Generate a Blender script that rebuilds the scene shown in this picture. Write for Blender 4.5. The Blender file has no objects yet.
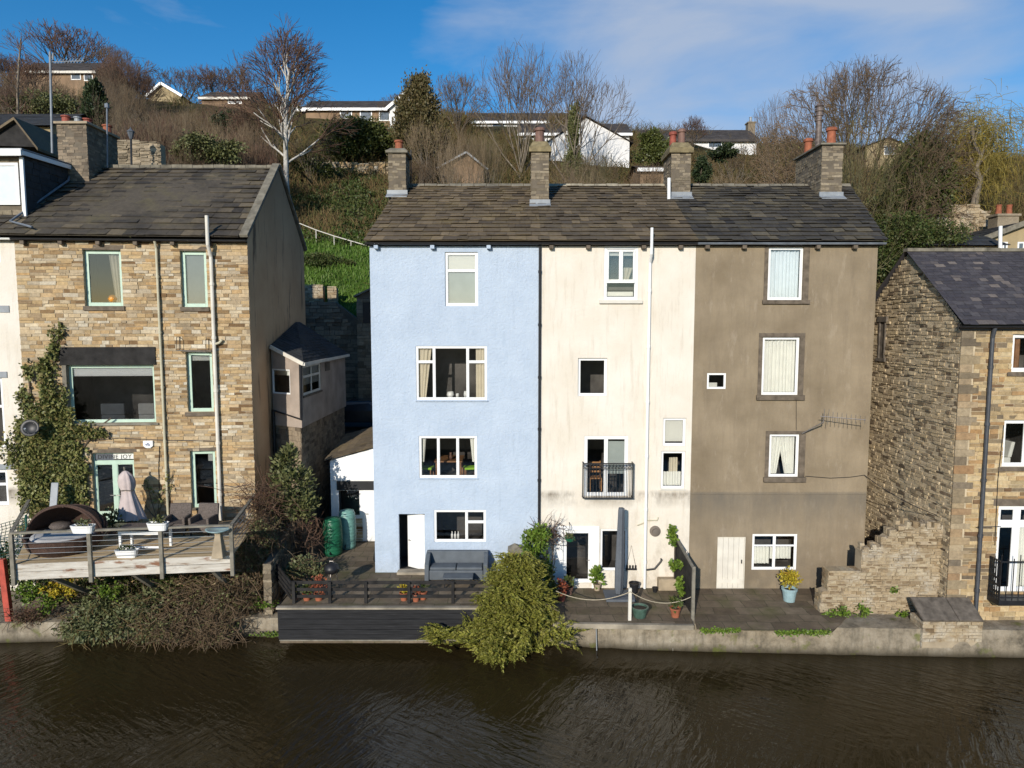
import bpy, math, random
import numpy as np
from mathutils import Vector, noise as mnoise
R = math.radians
rnd = random.Random(7)
sc = bpy.context.scene
COL = sc.collection

# ------------------------------------------------------------------ camera
FPX, TILT, CAMZ = 683.0, R(5.0), 10.25
cam_d = bpy.data.cameras.new('camera'); cam = bpy.data.objects.new('camera', cam_d); COL.objects.link(cam)
cam.location = (0, 0, CAMZ); cam.rotation_euler = (R(90) - TILT, 0, 0)
cam_d.sensor_width = 36; cam_d.lens = FPX / 1024 * 36
cam_d.clip_start = .1; cam_d.clip_end = 6000
sc.camera = cam
# ------------------------------------------------------------------ sky, sun, exposure
SUN_EL, SUN_AZ = R(20.5), R(19)            # azimuth measured from straight behind the camera to its left
to_sun = Vector((-math.sin(SUN_AZ)*math.cos(SUN_EL), -math.cos(SUN_AZ)*math.cos(SUN_EL), math.sin(SUN_EL)))
w = bpy.data.worlds.new('World'); sc.world = w; w.use_nodes = True
nt = w.node_tree; nt.nodes.clear()
def wn(t, **k):
    n = nt.nodes.new(t)
    for a, b in k.items(): setattr(n, a, b)
    return n
wo = wn('ShaderNodeOutputWorld'); bg = wn('ShaderNodeBackground'); sky = wn('ShaderNodeTexSky', sky_type='NISHITA')
sky.sun_disc = False; sky.sun_elevation = SUN_EL; sky.sun_rotation = R(180) + SUN_AZ
sky.air_density = 1.0; sky.dust_density = .25; sky.ozone_density = 3.0; sky.altitude = 200
bg.inputs['Strength'].default_value = .15
tc = wn('ShaderNodeTexCoord'); mp = wn('ShaderNodeMapping'); mp.inputs['Scale'].default_value = (1.3, 1.3, 4.2)
mp.inputs['Rotation'].default_value = (0, R(-14), 0)
n1 = wn('ShaderNodeTexNoise'); n1.inputs['Scale'].default_value = 1.7; n1.inputs['Detail'].default_value = 8; n1.inputs['Roughness'].default_value = .55
n1.inputs['Distortion'].default_value = .35
dp = wn('ShaderNodeVectorMath', operation='DOT_PRODUCT'); dp.inputs[1].default_value = Vector((.30, .88, .42)).normalized()
mr = wn('ShaderNodeMapRange'); mr.inputs[1].default_value = .90; mr.inputs[2].default_value = .985; mr.inputs[3].default_value = -.2; mr.inputs[4].default_value = .15
ad = wn('ShaderNodeMath', operation='ADD'); rp = wn('ShaderNodeMapRange'); rp.inputs[1].default_value = .43; rp.inputs[2].default_value = .72
rp.inputs[3].default_value = 0; rp.inputs[4].default_value = .8
mx = wn('ShaderNodeMix', data_type='RGBA'); mx.inputs[7].default_value = (2.9, 3.3, 4.05, 1)
L = nt.links.new
L(tc.outputs['Generated'], mp.inputs[0]); L(mp.outputs[0], n1.inputs['Vector']); L(tc.outputs['Generated'], dp.inputs[0])
L(dp.outputs['Value'], mr.inputs[0]); L(mr.outputs[0], ad.inputs[0]); L(n1.outputs[0], ad.inputs[1]); L(ad.outputs[0], rp.inputs[0])
hs = wn('ShaderNodeHueSaturation'); hs.inputs['Saturation'].default_value = 1.36; hs.inputs['Value'].default_value = .86
L(sky.outputs[0], hs.inputs['Color'])
L(rp.outputs[0], mx.inputs[0]); L(hs.outputs[0], mx.inputs[6]); L(mx.outputs[2], bg.inputs[0]); L(bg.outputs[0], wo.inputs[0])
sd = bpy.data.lights.new('sun', 'SUN'); sd.energy = 4.2; sd.angle = R(.5); sd.color = (1, .93, .82)
sun = bpy.data.objects.new('sun', sd); COL.objects.link(sun); sun.rotation_euler = (-to_sun).to_track_quat('-Z', 'Y').to_euler()
vs = sc.view_settings; vs.view_transform = 'Standard'; vs.look = 'None'; vs.gamma = 1; vs.exposure = 0.12; vs.use_curve_mapping = False

# ------------------------------------------------------------------ measuring helpers: pixel of the photo -> point at its real distance
def ray(px, py):
    xr, yr = (px - 512) / FPX, (384 - py) / FPX
    return Vector((xr, math.cos(TILT) + yr*math.sin(TILT), -math.sin(TILT) + yr*math.cos(TILT)))
def at_Y(px, py, Y):
    d = ray(px, py); s = Y / d.y
    return Vector((d.x*s, Y, CAMZ + d.z*s))
def at_Z(px, py, Z):
    d = ray(px, py); s = (Z - CAMZ) / d.z
    return Vector((d.x*s, d.y*s, Z))
class Wall:
    """vertical plane from A to B (left to right as seen from outside)"""
    def __init__(s, A, B):
        s.A = Vector((A[0], A[1], 0)); s.B = Vector((B[0], B[1], 0)); s.L = (s.B - s.A).length
        s.u = (s.B - s.A).normalized(); s.n = Vector((s.u.y, -s.u.x, 0))
    def pt(s, u, z, d=0): return s.A + s.u*u + s.n*d + Vector((0, 0, z))
    def px(s, px, py):
        d = ray(px, py); C = Vector((0, 0, CAMZ)); k = (s.A - C).dot(s.n) / d.dot(s.n); p = C + d*k
        return (p - s.A).dot(s.u), p.z
    def rect(s, r):
        (ua, za), (ub, zb) = s.px((r[0]), (r[1]+r[3])/2), s.px(r[2], (r[1]+r[3])/2)
        z1 = s.px((r[0]+r[2])/2, r[1])[1]; z0 = s.px((r[0]+r[2])/2, r[3])[1]
        return ua, ub, z0, z1

# ------------------------------------------------------------------ object helpers
ORG = {}
def thing(name, loc, label, cat, group=None):
    o = bpy.data.objects.new(name, None); COL.objects.link(o); o.location = loc; o.empty_display_size = .1
    o['label'] = label; o['category'] = cat
    if group: o['group'] = group
    ORG[o.name] = Vector(loc); return o
def tag(o, label=None, cat=None, group=None, kind=None):
    if label: o['label'] = label
    if cat: o['category'] = cat
    if group: o['group'] = group
    if kind: o['kind'] = kind
    return o
def kids(o): return [c for c in COL.objects if c.parent == o]
def copy_tree(o, parent=None):
    c = o.copy(); COL.objects.link(c)
    if parent: c.parent = parent
    for ch in kids(o): copy_tree(ch, c)
    return c
def link_mesh(me, name, mat, parent=None, smooth=False, bevel=0):
    o = bpy.data.objects.new(name, me); COL.objects.link(o)
    for m in (mat if isinstance(mat, (list, tuple)) else [mat]): me.materials.append(m)
    if parent: o.parent = parent
    if smooth: me.polygons.foreach_set('use_smooth', [True]*len(me.polygons))
    if bevel:
        b = o.modifiers.new('bevel', 'BEVEL'); b.width = bevel; b.segments = 2; b.limit_method = 'ANGLE'
    return o
def root_off(parent):
    p = parent
    while p is not None and p.parent is not None: p = p.parent
    return ORG.get(p.name, Vector((0, 0, 0))) if p is not None else Vector((0, 0, 0))
class MB:
    def __init__(s): s.v = []; s.f = []; s.mi = []; s.m = 0
    def add(s, vs, fs):
        b = len(s.v); s.v += [tuple(p) for p in vs]
        for f in fs: s.f.append([b+i for i in f]); s.mi.append(s.m)
    def poly(s, *p): s.add(p, [list(range(len(p)))])
    def obox(s, o, a, b, c):
        o, a, b, c = Vector(o), Vector(a), Vector(b), Vector(c)
        P = [o, o+a, o+a+b, o+b, o+c, o+a+c, o+a+b+c, o+b+c]
        F = [[0, 3, 2, 1], [4, 5, 6, 7], [0, 1, 5, 4], [1, 2, 6, 5], [2, 3, 7, 6], [3, 0, 4, 7]]
        if a.cross(b).dot(c) < 0: F = [f[::-1] for f in F]
        s.add(P, F)
    def bx(s, x0, x1, y0, y1, z0, z1): s.obox((x0, y0, z0), (x1-x0, 0, 0), (0, y1-y0, 0), (0, 0, z1-z0))
    def rbox(s, c, sx, sy, z0, z1, rz=0):
        a = Vector((math.cos(rz), math.sin(rz), 0)); b = Vector((-math.sin(rz), math.cos(rz), 0))
        o = Vector((c[0], c[1], z0)) - a*sx/2 - b*sy/2
        s.obox(o, a*sx, b*sy, (0, 0, z1-z0))
    def wbox(s, W, u0, u1, z0, z1, d0, d1):
        s.obox(W.pt(u0, z0, d0), W.u*(u1-u0), W.n*(d1-d0), (0, 0, z1-z0))
    def beam(s, a, b, w, h, up=(0, 0, 1)):
        a, b = Vector(a), Vector(b); t = (b-a).normalized(); up = Vector(up)
        sd_ = t.cross(up)
        if sd_.length < 1e-4: sd_ = t.cross(Vector((0, 1, 0)))
        sd_.normalize(); u2 = sd_.cross(t)
        s.obox(a - sd_*w/2 - u2*h/2, sd_*w, b-a, u2*h)
    def tube(s, pts, r, n=8, cap=True):
        pts = [Vector(p) for p in pts]; k = len(pts); rs = r if isinstance(r, (list, tuple)) else [r]*k
        base = len(s.v); ref = None; V = []
        for i, p in enumerate(pts):
            t = (pts[min(i+1, k-1)] - pts[max(i-1, 0)]).normalized()
            if ref is None: ref = t.orthogonal().normalized()
            ref = (ref - t*ref.dot(t)).normalized(); b = t.cross(ref)
            for j in range(n):
                a = 2*math.pi*j/n; V.append(p + (ref*math.cos(a) + b*math.sin(a))*rs[i])
        F = []
        for i in range(k-1):
            for j in range(n):
                j2 = (j+1) % n; F.append([i*n+j, i*n+j2, (i+1)*n+j2, (i+1)*n+j])
        if cap: F.append(list(range(n))[::-1]); F.append([(k-1)*n+j for j in range(n)])
        s.add(V, F)
    def lathe(s, c, prof, n=20, cap=True, sq=None):
        c = Vector(c); V = []; F = []; k = len(prof)
        for (r, z) in prof:
            for j in range(n):
                a = 2*math.pi*(j+.5)/n; x, y = math.cos(a)*r, math.sin(a)*r
                V.append(c + Vector((x, y, z)))
        for i in range(k-1):
            for j in range(n):
                j2 = (j+1) % n; F.append([i*n+j, i*n+j2, (i+1)*n+j2, (i+1)*n+j])
        if cap: F.append(list(range(n))[::-1]); F.append([(k-1)*n+j for j in range(n)])
        s.add(V, F)
    def prism(s, poly, z0, z1):
        k = len(poly); V = [(p[0], p[1], z0) for p in poly] + [(p[0], p[1], z1) for p in poly]
        F = [list(range(k))[::-1], [k+i for i in range(k)]] + [[i, (i+1) % k, k+(i+1) % k, k+i] for i in range(k)]
        s.add(V, F)
    def extrude(s, poly, off):
        off = Vector(off); k = len(poly); V = [Vector(p) for p in poly]; V = V + [p+off for p in V]
        s.add(V, [list(range(k)), [k+i for i in range(k)][::-1]] + [[(i+1) % k, i, k+i, k+(i+1) % k] for i in range(k)])
    def build(s, name, mat, parent=None, smooth=False, bevel=0, uv=True):
        off = root_off(parent)
        V = np.array(s.v, dtype=np.float64).reshape(-1, 3) - np.array(off)
        me = bpy.data.meshes.new(name); me.from_pydata(V.tolist(), [], s.f)
        if uv and len(me.polygons) < 60000:
            ul = me.uv_layers.new(name='UVMap'); co = []
            for p in me.polygons:
                n = p.normal
                if abs(n.z) > .95: t, b = Vector((1, 0, 0)), Vector((0, 1, 0))
                else:
                    t = Vector((-n.y, n.x, 0)).normalized(); b = n.cross(t)
                for vi in p.vertices:
                    q = me.vertices[vi].co + off; co += [q.dot(t), q.dot(b)]
            ul.data.foreach_set('uv', co)
        if s.m or any(s.mi): me.polygons.foreach_set('material_index', s.mi)
        return link_mesh(me, name, mat, parent, smooth, bevel)
def np_mesh(name, V, F, mat, parent=None, smooth=False):
    me = bpy.data.meshes.new(name); V = np.asarray(V, np.float32) ; F = np.asarray(F, np.int32)
    me.vertices.add(len(V)); me.vertices.foreach_set('co', V.ravel())
    me.loops.add(F.size); me.loops.foreach_set('vertex_index', F.ravel())
    me.polygons.add(len(F)); me.polygons.foreach_set('loop_start', np.arange(len(F), dtype=np.int32)*F.shape[1])
    me.update(calc_edges=True)
    return link_mesh(me, name, mat, parent, smooth)
def np_tubes(lines, radii, n=3):
    """lines (N,K,3), radii (N,K) -> verts, quads"""
    P = np.asarray(lines, np.float64); Rr = np.asarray(radii, np.float64); N, K = Rr.shape
    T = P[:, -1] - P[:, 0]; T /= np.linalg.norm(T, axis=1, keepdims=True) + 1e-9
    ref = np.where(np.abs(T[:, 2:3]) > .8, np.array([[1., 0, 0]]), np.array([[0, 0, 1.]]))
    A = np.cross(T, ref); A /= np.linalg.norm(A, axis=1, keepdims=True) + 1e-9; B = np.cross(T, A)
    a = np.arange(n)*2*np.pi/n
    ring = A[:, None, None, :]*np.cos(a)[None, None, :, None] + B[:, None, None, :]*np.sin(a)[None, None, :, None]
    V = P[:, :, None, :] + ring*Rr[:, :, None, None]
    idx = np.arange(N*K*n).reshape(N, K, n); j2 = (np.arange(n)+1) % n
    F = np.stack([idx[:, :-1], idx[:, :-1][:, :, j2], idx[:, 1:][:, :, j2], idx[:, 1:]], -1).reshape(-1, 4)
    return V.reshape(-1, 3), F

# ------------------------------------------------------------------ materials
class Mx:
    def __init__(s, name, rough=.85, spec=.3):
        s.m = bpy.data.materials.new(name); s.m.use_nodes = True; s.t = s.m.node_tree
        s.b = s.t.nodes['Principled BSDF']; s.b.inputs['Roughness'].default_value = rough; s.b.inputs['Specular IOR Level'].default_value = spec
    def n(s, t, **k):
        q = s.t.nodes.new(t)
        for a, b in k.items(): setattr(q, a, b)
        return q
    def put(s, sock, v):
        if v is None: return
        if hasattr(v, 'links'): s.t.links.new(v, sock)
        else: sock.default_value = (tuple(v) + (1,) if isinstance(v, (tuple, list)) and len(v) == 3 and sock.type == 'RGBA' else v)
    def pos(s, scale=None):
        g = s.n('ShaderNodeNewGeometry').outputs['Position']
        if scale is None: return g
        m = s.n('ShaderNodeMapping'); s.put(m.inputs[0], g); m.inputs['Scale'].default_value = scale; return m.outputs[0]
    def obj(s): return s.n('ShaderNodeTexCoord').outputs['Object']
    def uv(s): return s.n('ShaderNodeTexCoord').outputs['UV']
    def island(s): return s.n('ShaderNodeNewGeometry').outputs['Random Per Island']
    def noise(s, scale, vec=None, detail=4, rough=.55, dist=0):
        q = s.n('ShaderNodeTexNoise'); q.inputs['Scale'].default_value = scale; q.inputs['Detail'].default_value = detail
        q.inputs['Roughness'].default_value = rough; q.inputs['Distortion'].default_value = dist
        s.put(q.inputs['Vector'], vec if vec is not None else s.pos()); return q.outputs[0]
    def ramp(s, fac, stops, interp='LINEAR'):
        q = s.n('ShaderNodeValToRGB'); cr = q.color_ramp; cr.interpolation = interp
        while len(cr.elements) < len(stops): cr.elements.new(.5)
        for e, (p, c) in zip(cr.elements, stops): e.position = p; e.color = (c, c, c, 1) if isinstance(c, (int, float)) else tuple(c) + (1,)
        s.put(q.inputs[0], fac); return q.outputs[0]
    def mix(s, fac, a, b, mode='MIX'):
        q = s.n('ShaderNodeMix', data_type='RGBA', blend_type=mode); s.put(q.inputs[0], fac); s.put(q.inputs[6], a); s.put(q.inputs[7], b); return q.outputs[2]
    def math(s, op, a, b=0.0, c=None):
        q = s.n('ShaderNodeMath', operation=op); s.put(q.inputs[0], a); s.put(q.inputs[1], b)
        if c is not None: s.put(q.inputs[2], c)
        return q.outputs[0]
    def mr(s, v, a, b, c=0., d=1.):
        q = s.n('ShaderNodeMapRange'); s.put(q.inputs[0], v)
        for i, x in enumerate((a, b, c, d)): q.inputs[i+1].default_value = x
        return q.outputs[0]
    def z(s):
        q = s.n('ShaderNodeSeparateXYZ'); s.put(q.inputs[0], s.pos()); return q.outputs[2]
    def bump(s, h, strength=.5, dist=.02):
        q = s.n('ShaderNodeBump'); q.inputs['Strength'].default_value = strength; q.inputs['Distance'].default_value = dist
        s.put(q.inputs['Height'], h); s.put(s.b.inputs['Normal'], q.outputs[0]); return s
    def col(s, c): s.put(s.b.inputs['Base Color'], c); return s
def plain(name, c, rough=.6, var=.12, scale=6., spec=.4, metal=0, bump=0):
    x = Mx(name, rough, spec); nz = x.noise(scale, x.obj(), 5)
    c2 = tuple(v*(1-var*1.6) for v in c); c1 = tuple(min(1, v*(1+var)) for v in c)
    x.col(x.ramp(nz, [(.25, c2), (.75, c1)])); x.b.inputs['Metallic'].default_value = metal
    if bump: x.bump(x.noise(scale*6, x.obj(), 4), bump, .01)
    return x.m
def stone(name, stops, grime=.35, gs=.7, gcol=(.05, .045, .04), soot=None):
    x = Mx(name, .92, .2)
    c = x.ramp(x.island(), stops, 'LINEAR')
    c = x.mix(.75, c, x.ramp(x.noise(9, None, 6, .65), [(.2, .45), (.8, 1.25)]), 'MULTIPLY')
    g = x.ramp(x.noise(gs, None, 6, .6), [(.45, 0.), (.75, grime)])
    c = x.mix(g, c, gcol)
    x.col(c); x.bump(x.noise(22, None, 6, .7), .6, .03); return x.m
def leafy(name, stops, rough=.55, trans=.0):
    x = Mx(name, rough, .25); x.col(x.ramp(x.island(), stops)); return x.m
SS = lambda *c: [(i/(len(c)-1) if len(c) > 1 else 0, v) for i, v in enumerate(c)]
M = {}
M['sand'] = stone('sandstone', SS((.18, .105, .05), (.48, .335, .175), (.56, .41, .225), (.31, .21, .115), (.66, .55, .38), (.48, .305, .14), (.60, .47, .30), (.36, .275, .175), (.70, .62, .48)), .35)
M['sand2'] = stone('buff_sandstone', SS((.17, .10, .055), (.50, .365, .19), (.56, .42, .235), (.40, .235, .105), (.60, .47, .28), (.44, .335, .19), (.17, .13, .09), (.55, .40, .21)), .35)
M['mortar_gable'] = plain('lime_mortar', (.50, .41, .28), .95, .25, 2)
M['gable'] = stone('rubble_gable', SS((.08, .055, .038), (.50, .39, .24), (.58, .46, .30), (.18, .13, .085), (.56, .45, .30), (.45, .35, .22), (.54, .43, .28)), .25)
x = Mx('limewashed_rubble', .95, .15); c = x.ramp(x.island(), SS((.17, .115, .065), (.38, .29, .18), (.43, .34, .22), (.25, .175, .10), (.46, .38, .26), (.33, .24, .14)))
c = x.mix(x.ramp(x.noise(1.1, None, 8, .7), [(.5, 0.), (.66, .75)]), c, (.55, .50, .41)); c = x.mix(x.ramp(x.noise(2.3, None, 7, .7), [(.55, 0.), (.72, .8)]), c, (.16, .12, .085))
c = x.mix(.7, c, x.ramp(x.noise(11, None, 6, .7), [(.2, .45), (.8, 1.25)]), 'MULTIPLY'); x.col(c); x.bump(x.noise(16, None, 7, .7), .8, .04); M['ruin'] = x.m
M['chim'] = stone('chimney_stone', SS((.12, .095, .065), (.26, .215, .15), (.34, .28, .2), (.2, .16, .11), (.3, .245, .175)), .5)
M['quoin'] = stone('quoin_stone', SS((.12, .095, .07), (.40, .31, .19), (.34, .20, .10), (.46, .36, .23), (.2, .16, .115)), .5)
M['darkrub'] = stone('dark_rubble', SS((.14, .11, .08), (.27, .21, .15), (.34, .27, .19), (.18, .14, .1)), .5)
M['mortar'] = plain('mortar', (.36, .29, .2), .95, .2, 3)
M['mortar_dark'] = plain('dark_mortar', (.14, .115, .085), .95, .2, 3)
M['lintel'] = plain('weathered_stone', (.13, .11, .09), .9, .35, 5, .2, bump=.3)
M['sillstone'] = plain('brown_stone', (.15, .12, .09), .9, .3, 5, .2, bump=.3)
def slate(name, stops, moss=.5, mcol=(.17, .14, .05), thr=(.5, .72), soot=.55):
    x = Mx(name, .8, .3); c = x.ramp(x.island(), stops)
    c = x.mix(.7, c, x.ramp(x.noise(7, None, 6, .7), [(.2, .5), (.8, 1.35)]), 'MULTIPLY')
    g = x.ramp(x.noise(1.1, None, 7, .65), [(thr[0], 0.), (thr[1], moss)])
    c = x.mix(g, c, mcol); c = x.mix(x.ramp(x.noise(.75, None, 8, .7), [(.48, 0.), (.62, soot)]), c, (.028, .025, .022))
    x.col(c); x.bump(x.noise(25, None, 6, .7), .5, .02); return x.m
M['roof_brown'] = slate('brown_stone_slate', SS((.085, .064, .043), (.17, .128, .08), (.12, .092, .06), (.215, .162, .10), (.095, .074, .053)), .6, (.20, .15, .065), soot=.25)
M['roof_mid'] = slate('mixed_stone_slate', SS((.072, .056, .04), (.15, .116, .075), (.1, .08, .058), (.19, .145, .092), (.078, .064, .05)), .5, (.19, .145, .07), soot=.3)
M['roof_dark'] = slate('dark_stone_slate', SS((.036, .033, .031), (.085, .075, .06), (.05, .046, .043), (.14, .118, .082), (.042, .04, .038)), .55, (.15, .125, .07), (.5, .75))
M['roof_left'] = slate('sooty_stone_slate', SS((.038, .033, .029), (.09, .075, .056), (.055, .048, .041), (.15, .12, .08), (.044, .039, .035)), .55, (.13, .11, .05), (.52, .75))
M['roof_purple'] = slate('purple_slate', SS((.044, .041, .047), (.066, .06, .066), (.05, .046, .052), (.082, .075, .08), (.056, .05, .056), (.048, .044, .052), (.18, .15, .13)), .2, (.1, .08, .07), (.6, .9), 0)
M['roof_ext'] = slate('black_slate', SS((.03, .032, .035), (.05, .052, .056), (.038, .04, .044)), .1)
M['coping'] = plain('coping_stone', (.20, .18, .14), .9, .35, 3, .2, bump=.4)
M['ridge_pale'] = plain('ridge_mortar', (.34, .30, .22), .9, .35, 3)
M['lead'] = plain('lead_flashing', (.25, .27, .29), .5, .15, 4, .5)
M['terracotta'] = plain('terracotta', (.31, .10, .05), .8, .25, 5)
M['pot_brown'] = plain('brown_pot', (.18, .10, .075), .7, .25, 5)
M['pot_red'] = plain('red_pot', (.28, .07, .045), .7, .25, 5)
M['flue'] = plain('rusty_flue', (.15, .115, .10), .55, .5, 7, .4)
M['gutter_dark'] = plain('slate_grey_pipe', (.055, .06, .07), .45, .2, 5)
M['steel'] = plain('flue_steel', (.33, .30, .28), .5, .2, 8, .6, .9)
M['black'] = plain('black_paint', (.016, .016, .018), .45, .2, 5)
M['gutter'] = plain('black_gutter', (.02, .02, .022), .4, .2, 5)
M['gutter_grey'] = plain('grey_gutter', (.16, .18, .21), .4, .2, 5)
M['white'] = plain('white_upvc', (.80, .80, .79), .35, .03, 3)
M['offwhite'] = plain('offwhite_paint', (.66, .62, .54), .6, .1, 2)
M['ext_render'] = plain('pinkish_render', (.36, .295, .245), .95, .2, 1.2, .2, bump=.3)
M['lichen'] = plain('lichen_coping', (.21, .17, .095), .9, .4, 4, .2, bump=.3)
M['cream_pipe'] = plain('cream_pipe', (.50, .46, .33), .55, .15, 2)
M['mint'] = plain('mint_paint', (.46, .60, .49), .5, .06, 4)
M['wood_dark'] = plain('black_timber', (.022, .02, .019), .8, .5, 3, .3, bump=.4)
M['wood_grey'] = plain('grey_timber', (.22, .20, .16), .85, .3, 4, .2, bump=.3)
M['red_paint'] = plain('red_paint', (.42, .07, .045), .6, .2, 4)
M['concrete'] = plain('concrete', (.30, .26, .20), .95, .35, 1.6, .2, bump=.4)
M['render_grey'] = plain('grey_render', (.17, .145, .12), .95, .25, 1.2, .2, bump=.4)
M['sofa'] = plain('grey_cover', (.10, .115, .13), .7, .15, 3)
M['umb_grey'] = plain('slate_canvas', (.10, .112, .13), .8, .12, 4)
M['umb_pink'] = plain('dusty_canvas', (.50, .42, .40), .85, .12, 4)
M['wicker'] = plain('brown_wicker', (.085, .05, .038), .8, .4, 30, .3, bump=.6)
M['wicker_grey'] = plain('grey_wicker', (.13, .105, .09), .8, .4, 30, .3, bump=.6)
M['cushion'] = plain('pale_cushion', (.42, .41, .40), .9, .12, 5)
M['blue_pot'] = plain('blue_glaze', (.27, .385, .41), .35, .12, 6)
M['green_pot'] = plain('green_glaze', (.06, .11, .085), .35, .3, 6)
M['green_tank'] = plain('green_plastic', (.015, .12, .06), .4, .15, 4)
M['teal_tank'] = plain('teal_plastic', (.16, .33, .29), .45, .15, 4)
M['soil'] = plain('soil', (.04, .03, .02), .95, .4, 20)
M['net'] = plain('green_netting', (.02, .10, .08), .8, .2, 5)
M['lime'] = plain('lime_fabric', (.30, .55, .03), .8, .1, 5)
M['tablewood'] = plain('warm_wood', (.26, .13, .06), .6, .3, 6)
M['pinewood'] = plain('pine_wood', (.45, .22, .08), .6, .25, 6)
M['orange'] = plain('orange_glass', (.70, .28, .03), .4, .1, 5)
M['curtain'] = plain('cream_curtain', (.62, .56, .44), .9, .08, 4)
M['curtain_blue'] = plain('pale_blue_curtain', (.64, .70, .74), .9, .05, 4)
M['curtain_white'] = plain('white_curtain', (.74, .74, .69), .9, .05, 4)
M['blind'] = plain('pale_blind', (.62, .62, .58), .85, .03, 2)
M['frost'] = plain('frosted_film', (.36, .40, .39), .5, .08, 2)
M['room'] = plain('dim_room', (.11, .10, .092), .95, .6, .8)
M['rope'] = plain('rope', (.42, .36, .26), .9, .2, 12)
M['car'] = plain('dark_car_paint', (.02, .024, .03), .2, .1, 3, .6)
M['rubber'] = plain('rubber', (.015, .015, .015), .8, .2, 8)
x = Mx('window_glass', .02, .5); t = x.t
gl = x.n('ShaderNodeBsdfGlossy'); gl.inputs['Roughness'].default_value = .015
tr = x.n('ShaderNodeBsdfTransparent'); tr.inputs[0].default_value = (.92, .93, .93, 1)
fr = x.n('ShaderNodeFresnel'); fr.inputs[0].default_value = 1.95
ms = x.n('ShaderNodeMixShader'); t.links.new(fr.outputs[0], ms.inputs[0]); t.links.new(tr.outputs[0], ms.inputs[1]); t.links.new(gl.outputs[0], ms.inputs[2])
t.links.new(ms.outputs[0], t.nodes['Material Output'].inputs[0]); M['glass'] = x.m

def zpx(py, Y=23.5): return at_Y(512, py, Y).z
# painted render with its own marks
x = Mx('blue_painted_render', .85, .25)
c = x.ramp(x.noise(1.3, None, 6), [(.3, (.415, .49, .595)), (.7, (.475, .552, .655))])
c = x.mix(x.ramp(x.noise(2.2, x.pos((2.5, 2.5, .35)), 6, .65), [(.56, 0.), (.8, .22)]), c, (.26, .36, .48))
c = x.mix(x.math('MULTIPLY', x.mr(x.z(), 1.4, 3.2, .7, 0), x.ramp(x.noise(2.0, x.pos((1, 1, .6)), 7, .7), [(.42, 0.), (.68, 1.)])), c, (.27, .31, .33)); c = x.mix(x.ramp(x.noise(.9, None, 8, .75), [(.56, 0.), (.72, .28)]), c, (.54, .61, .69)); c = x.mix(x.ramp(x.noise(3.4, x.pos((3, 3, .18)), 7, .7), [(.56, 0.), (.76, .34)]), c, (.27, .33, .40))
x.col(c); x.bump(x.math('ADD', x.noise(13, None, 5, .6), x.math('MULTIPLY', x.noise(40, None, 4), .35)), .8, .04); M['blue'] = x.m
x = Mx('cream_painted_render', .9, .2)
c = x.ramp(x.noise(.8, None, 6), [(.3, (.66, .595, .50)), (.7, (.735, .685, .605))])
zz = x.z(); zg = zpx(494)
band = x.math('MULTIPLY', x.mr(zz, zg-.55, zg, 0, 1), x.mr(zz, zg, zg+.16, 1, 0))
band = x.math('MULTIPLY', band, x.ramp(x.noise(1.6, x.pos((1, 1, .5)), 7, .7), [(.38, .05), (.62, 1.)]))
c = x.mix(x.math('MULTIPLY', band, .95), c, (.17, .14, .105))
low = x.math('MULTIPLY', x.mr(zz, .8, 4.6, .75, 0), x.ramp(x.noise(1.9, x.pos((1, 1, .6)), 7, .7), [(.5, 0.), (.72, 1.)]))
c = x.mix(low, c, (.34, .28, .2))
st = x.ramp(x.noise(2.3, x.pos((3, 3, .3)), 7, .7), [(.52, 0.), (.8, .5)])
c = x.mix(st, c, (.42, .35, .26)); c = x.mix(x.ramp(x.noise(5, None, 7, .75), [(.62, 0.), (.76, .45)]), c, (.5, .44, .34))
x.col(c); x.bump(x.noise(12, None, 6, .6), .45, .03); M['cream'] = x.m
x = Mx('brown_cement_render', .95, .15)
c = x.ramp(x.noise(.55, None, 7, .6), [(.25, (.178, .138, .09)), (.75, (.33, .265, .182))])
c = x.mix(x.ramp(x.noise(1.6, x.pos((2.4, 2.4, .3)), 8, .75, .8), [(.45, 0.), (.8, .55)]), c, (.165, .13, .095))
c = x.mix(x.ramp(x.noise(1.7, x.pos((1.6, 1.6, .5)), 6, .7), [(.56, 0.), (.78, .5)]), c, (.43, .365, .28))
zz = x.z()
b1 = x.math('MULTIPLY', x.mr(zz, zg-1.1, zg-.15, .25, 1), x.mr(zz, zg+.02, zg+.1, 1, 0))
b1 = x.math('MULTIPLY', b1, x.ramp(x.noise(1.4, x.pos((2, 2, .4)), 6, .7), [(.25, .3), (.7, 1.)]))
c = x.mix(x.math('MULTIPLY', b1, .85), c, (.135, .12, .10))
c = x.mix(x.math('MULTIPLY', x.mr(zz, .8, 2.2, .6, 0), x.ramp(x.noise(2, None, 6), [(.35, 0.), (.65, 1.)])), c, (.12, .105, .085))
x.col(c); x.bump(x.noise(14, None, 7, .7), .5, .03); M['brown'] = x.m
x = Mx('stained_gable_render', .95, .15)
c = x.ramp(x.noise(.6, None, 7, .6), [(.25, (.48, .30, .165)), (.75, (.63, .425, .25))])
c = x.mix(x.ramp(x.noise(1.5, x.pos((1.2, 1.2, .16)), 7, .7), [(.55, 0.), (.66, .85)]), c, (.045, .037, .03))
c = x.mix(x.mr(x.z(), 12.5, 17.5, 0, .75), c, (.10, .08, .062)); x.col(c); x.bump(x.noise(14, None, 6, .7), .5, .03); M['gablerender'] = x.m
x = Mx('cladding_board', .8, .3)
c = x.ramp(x.noise(3, x.pos((.5, .5, 9)), 6, .6), [(.3, (.008, .008, .009)), (.6, (.02, .02, .022)), (.85, (.06, .06, .063))]); x.col(c); x.bump(x.noise(6, x.pos((.4, .4, 10)), 5), .5, .02); M['clad'] = x.m
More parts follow.
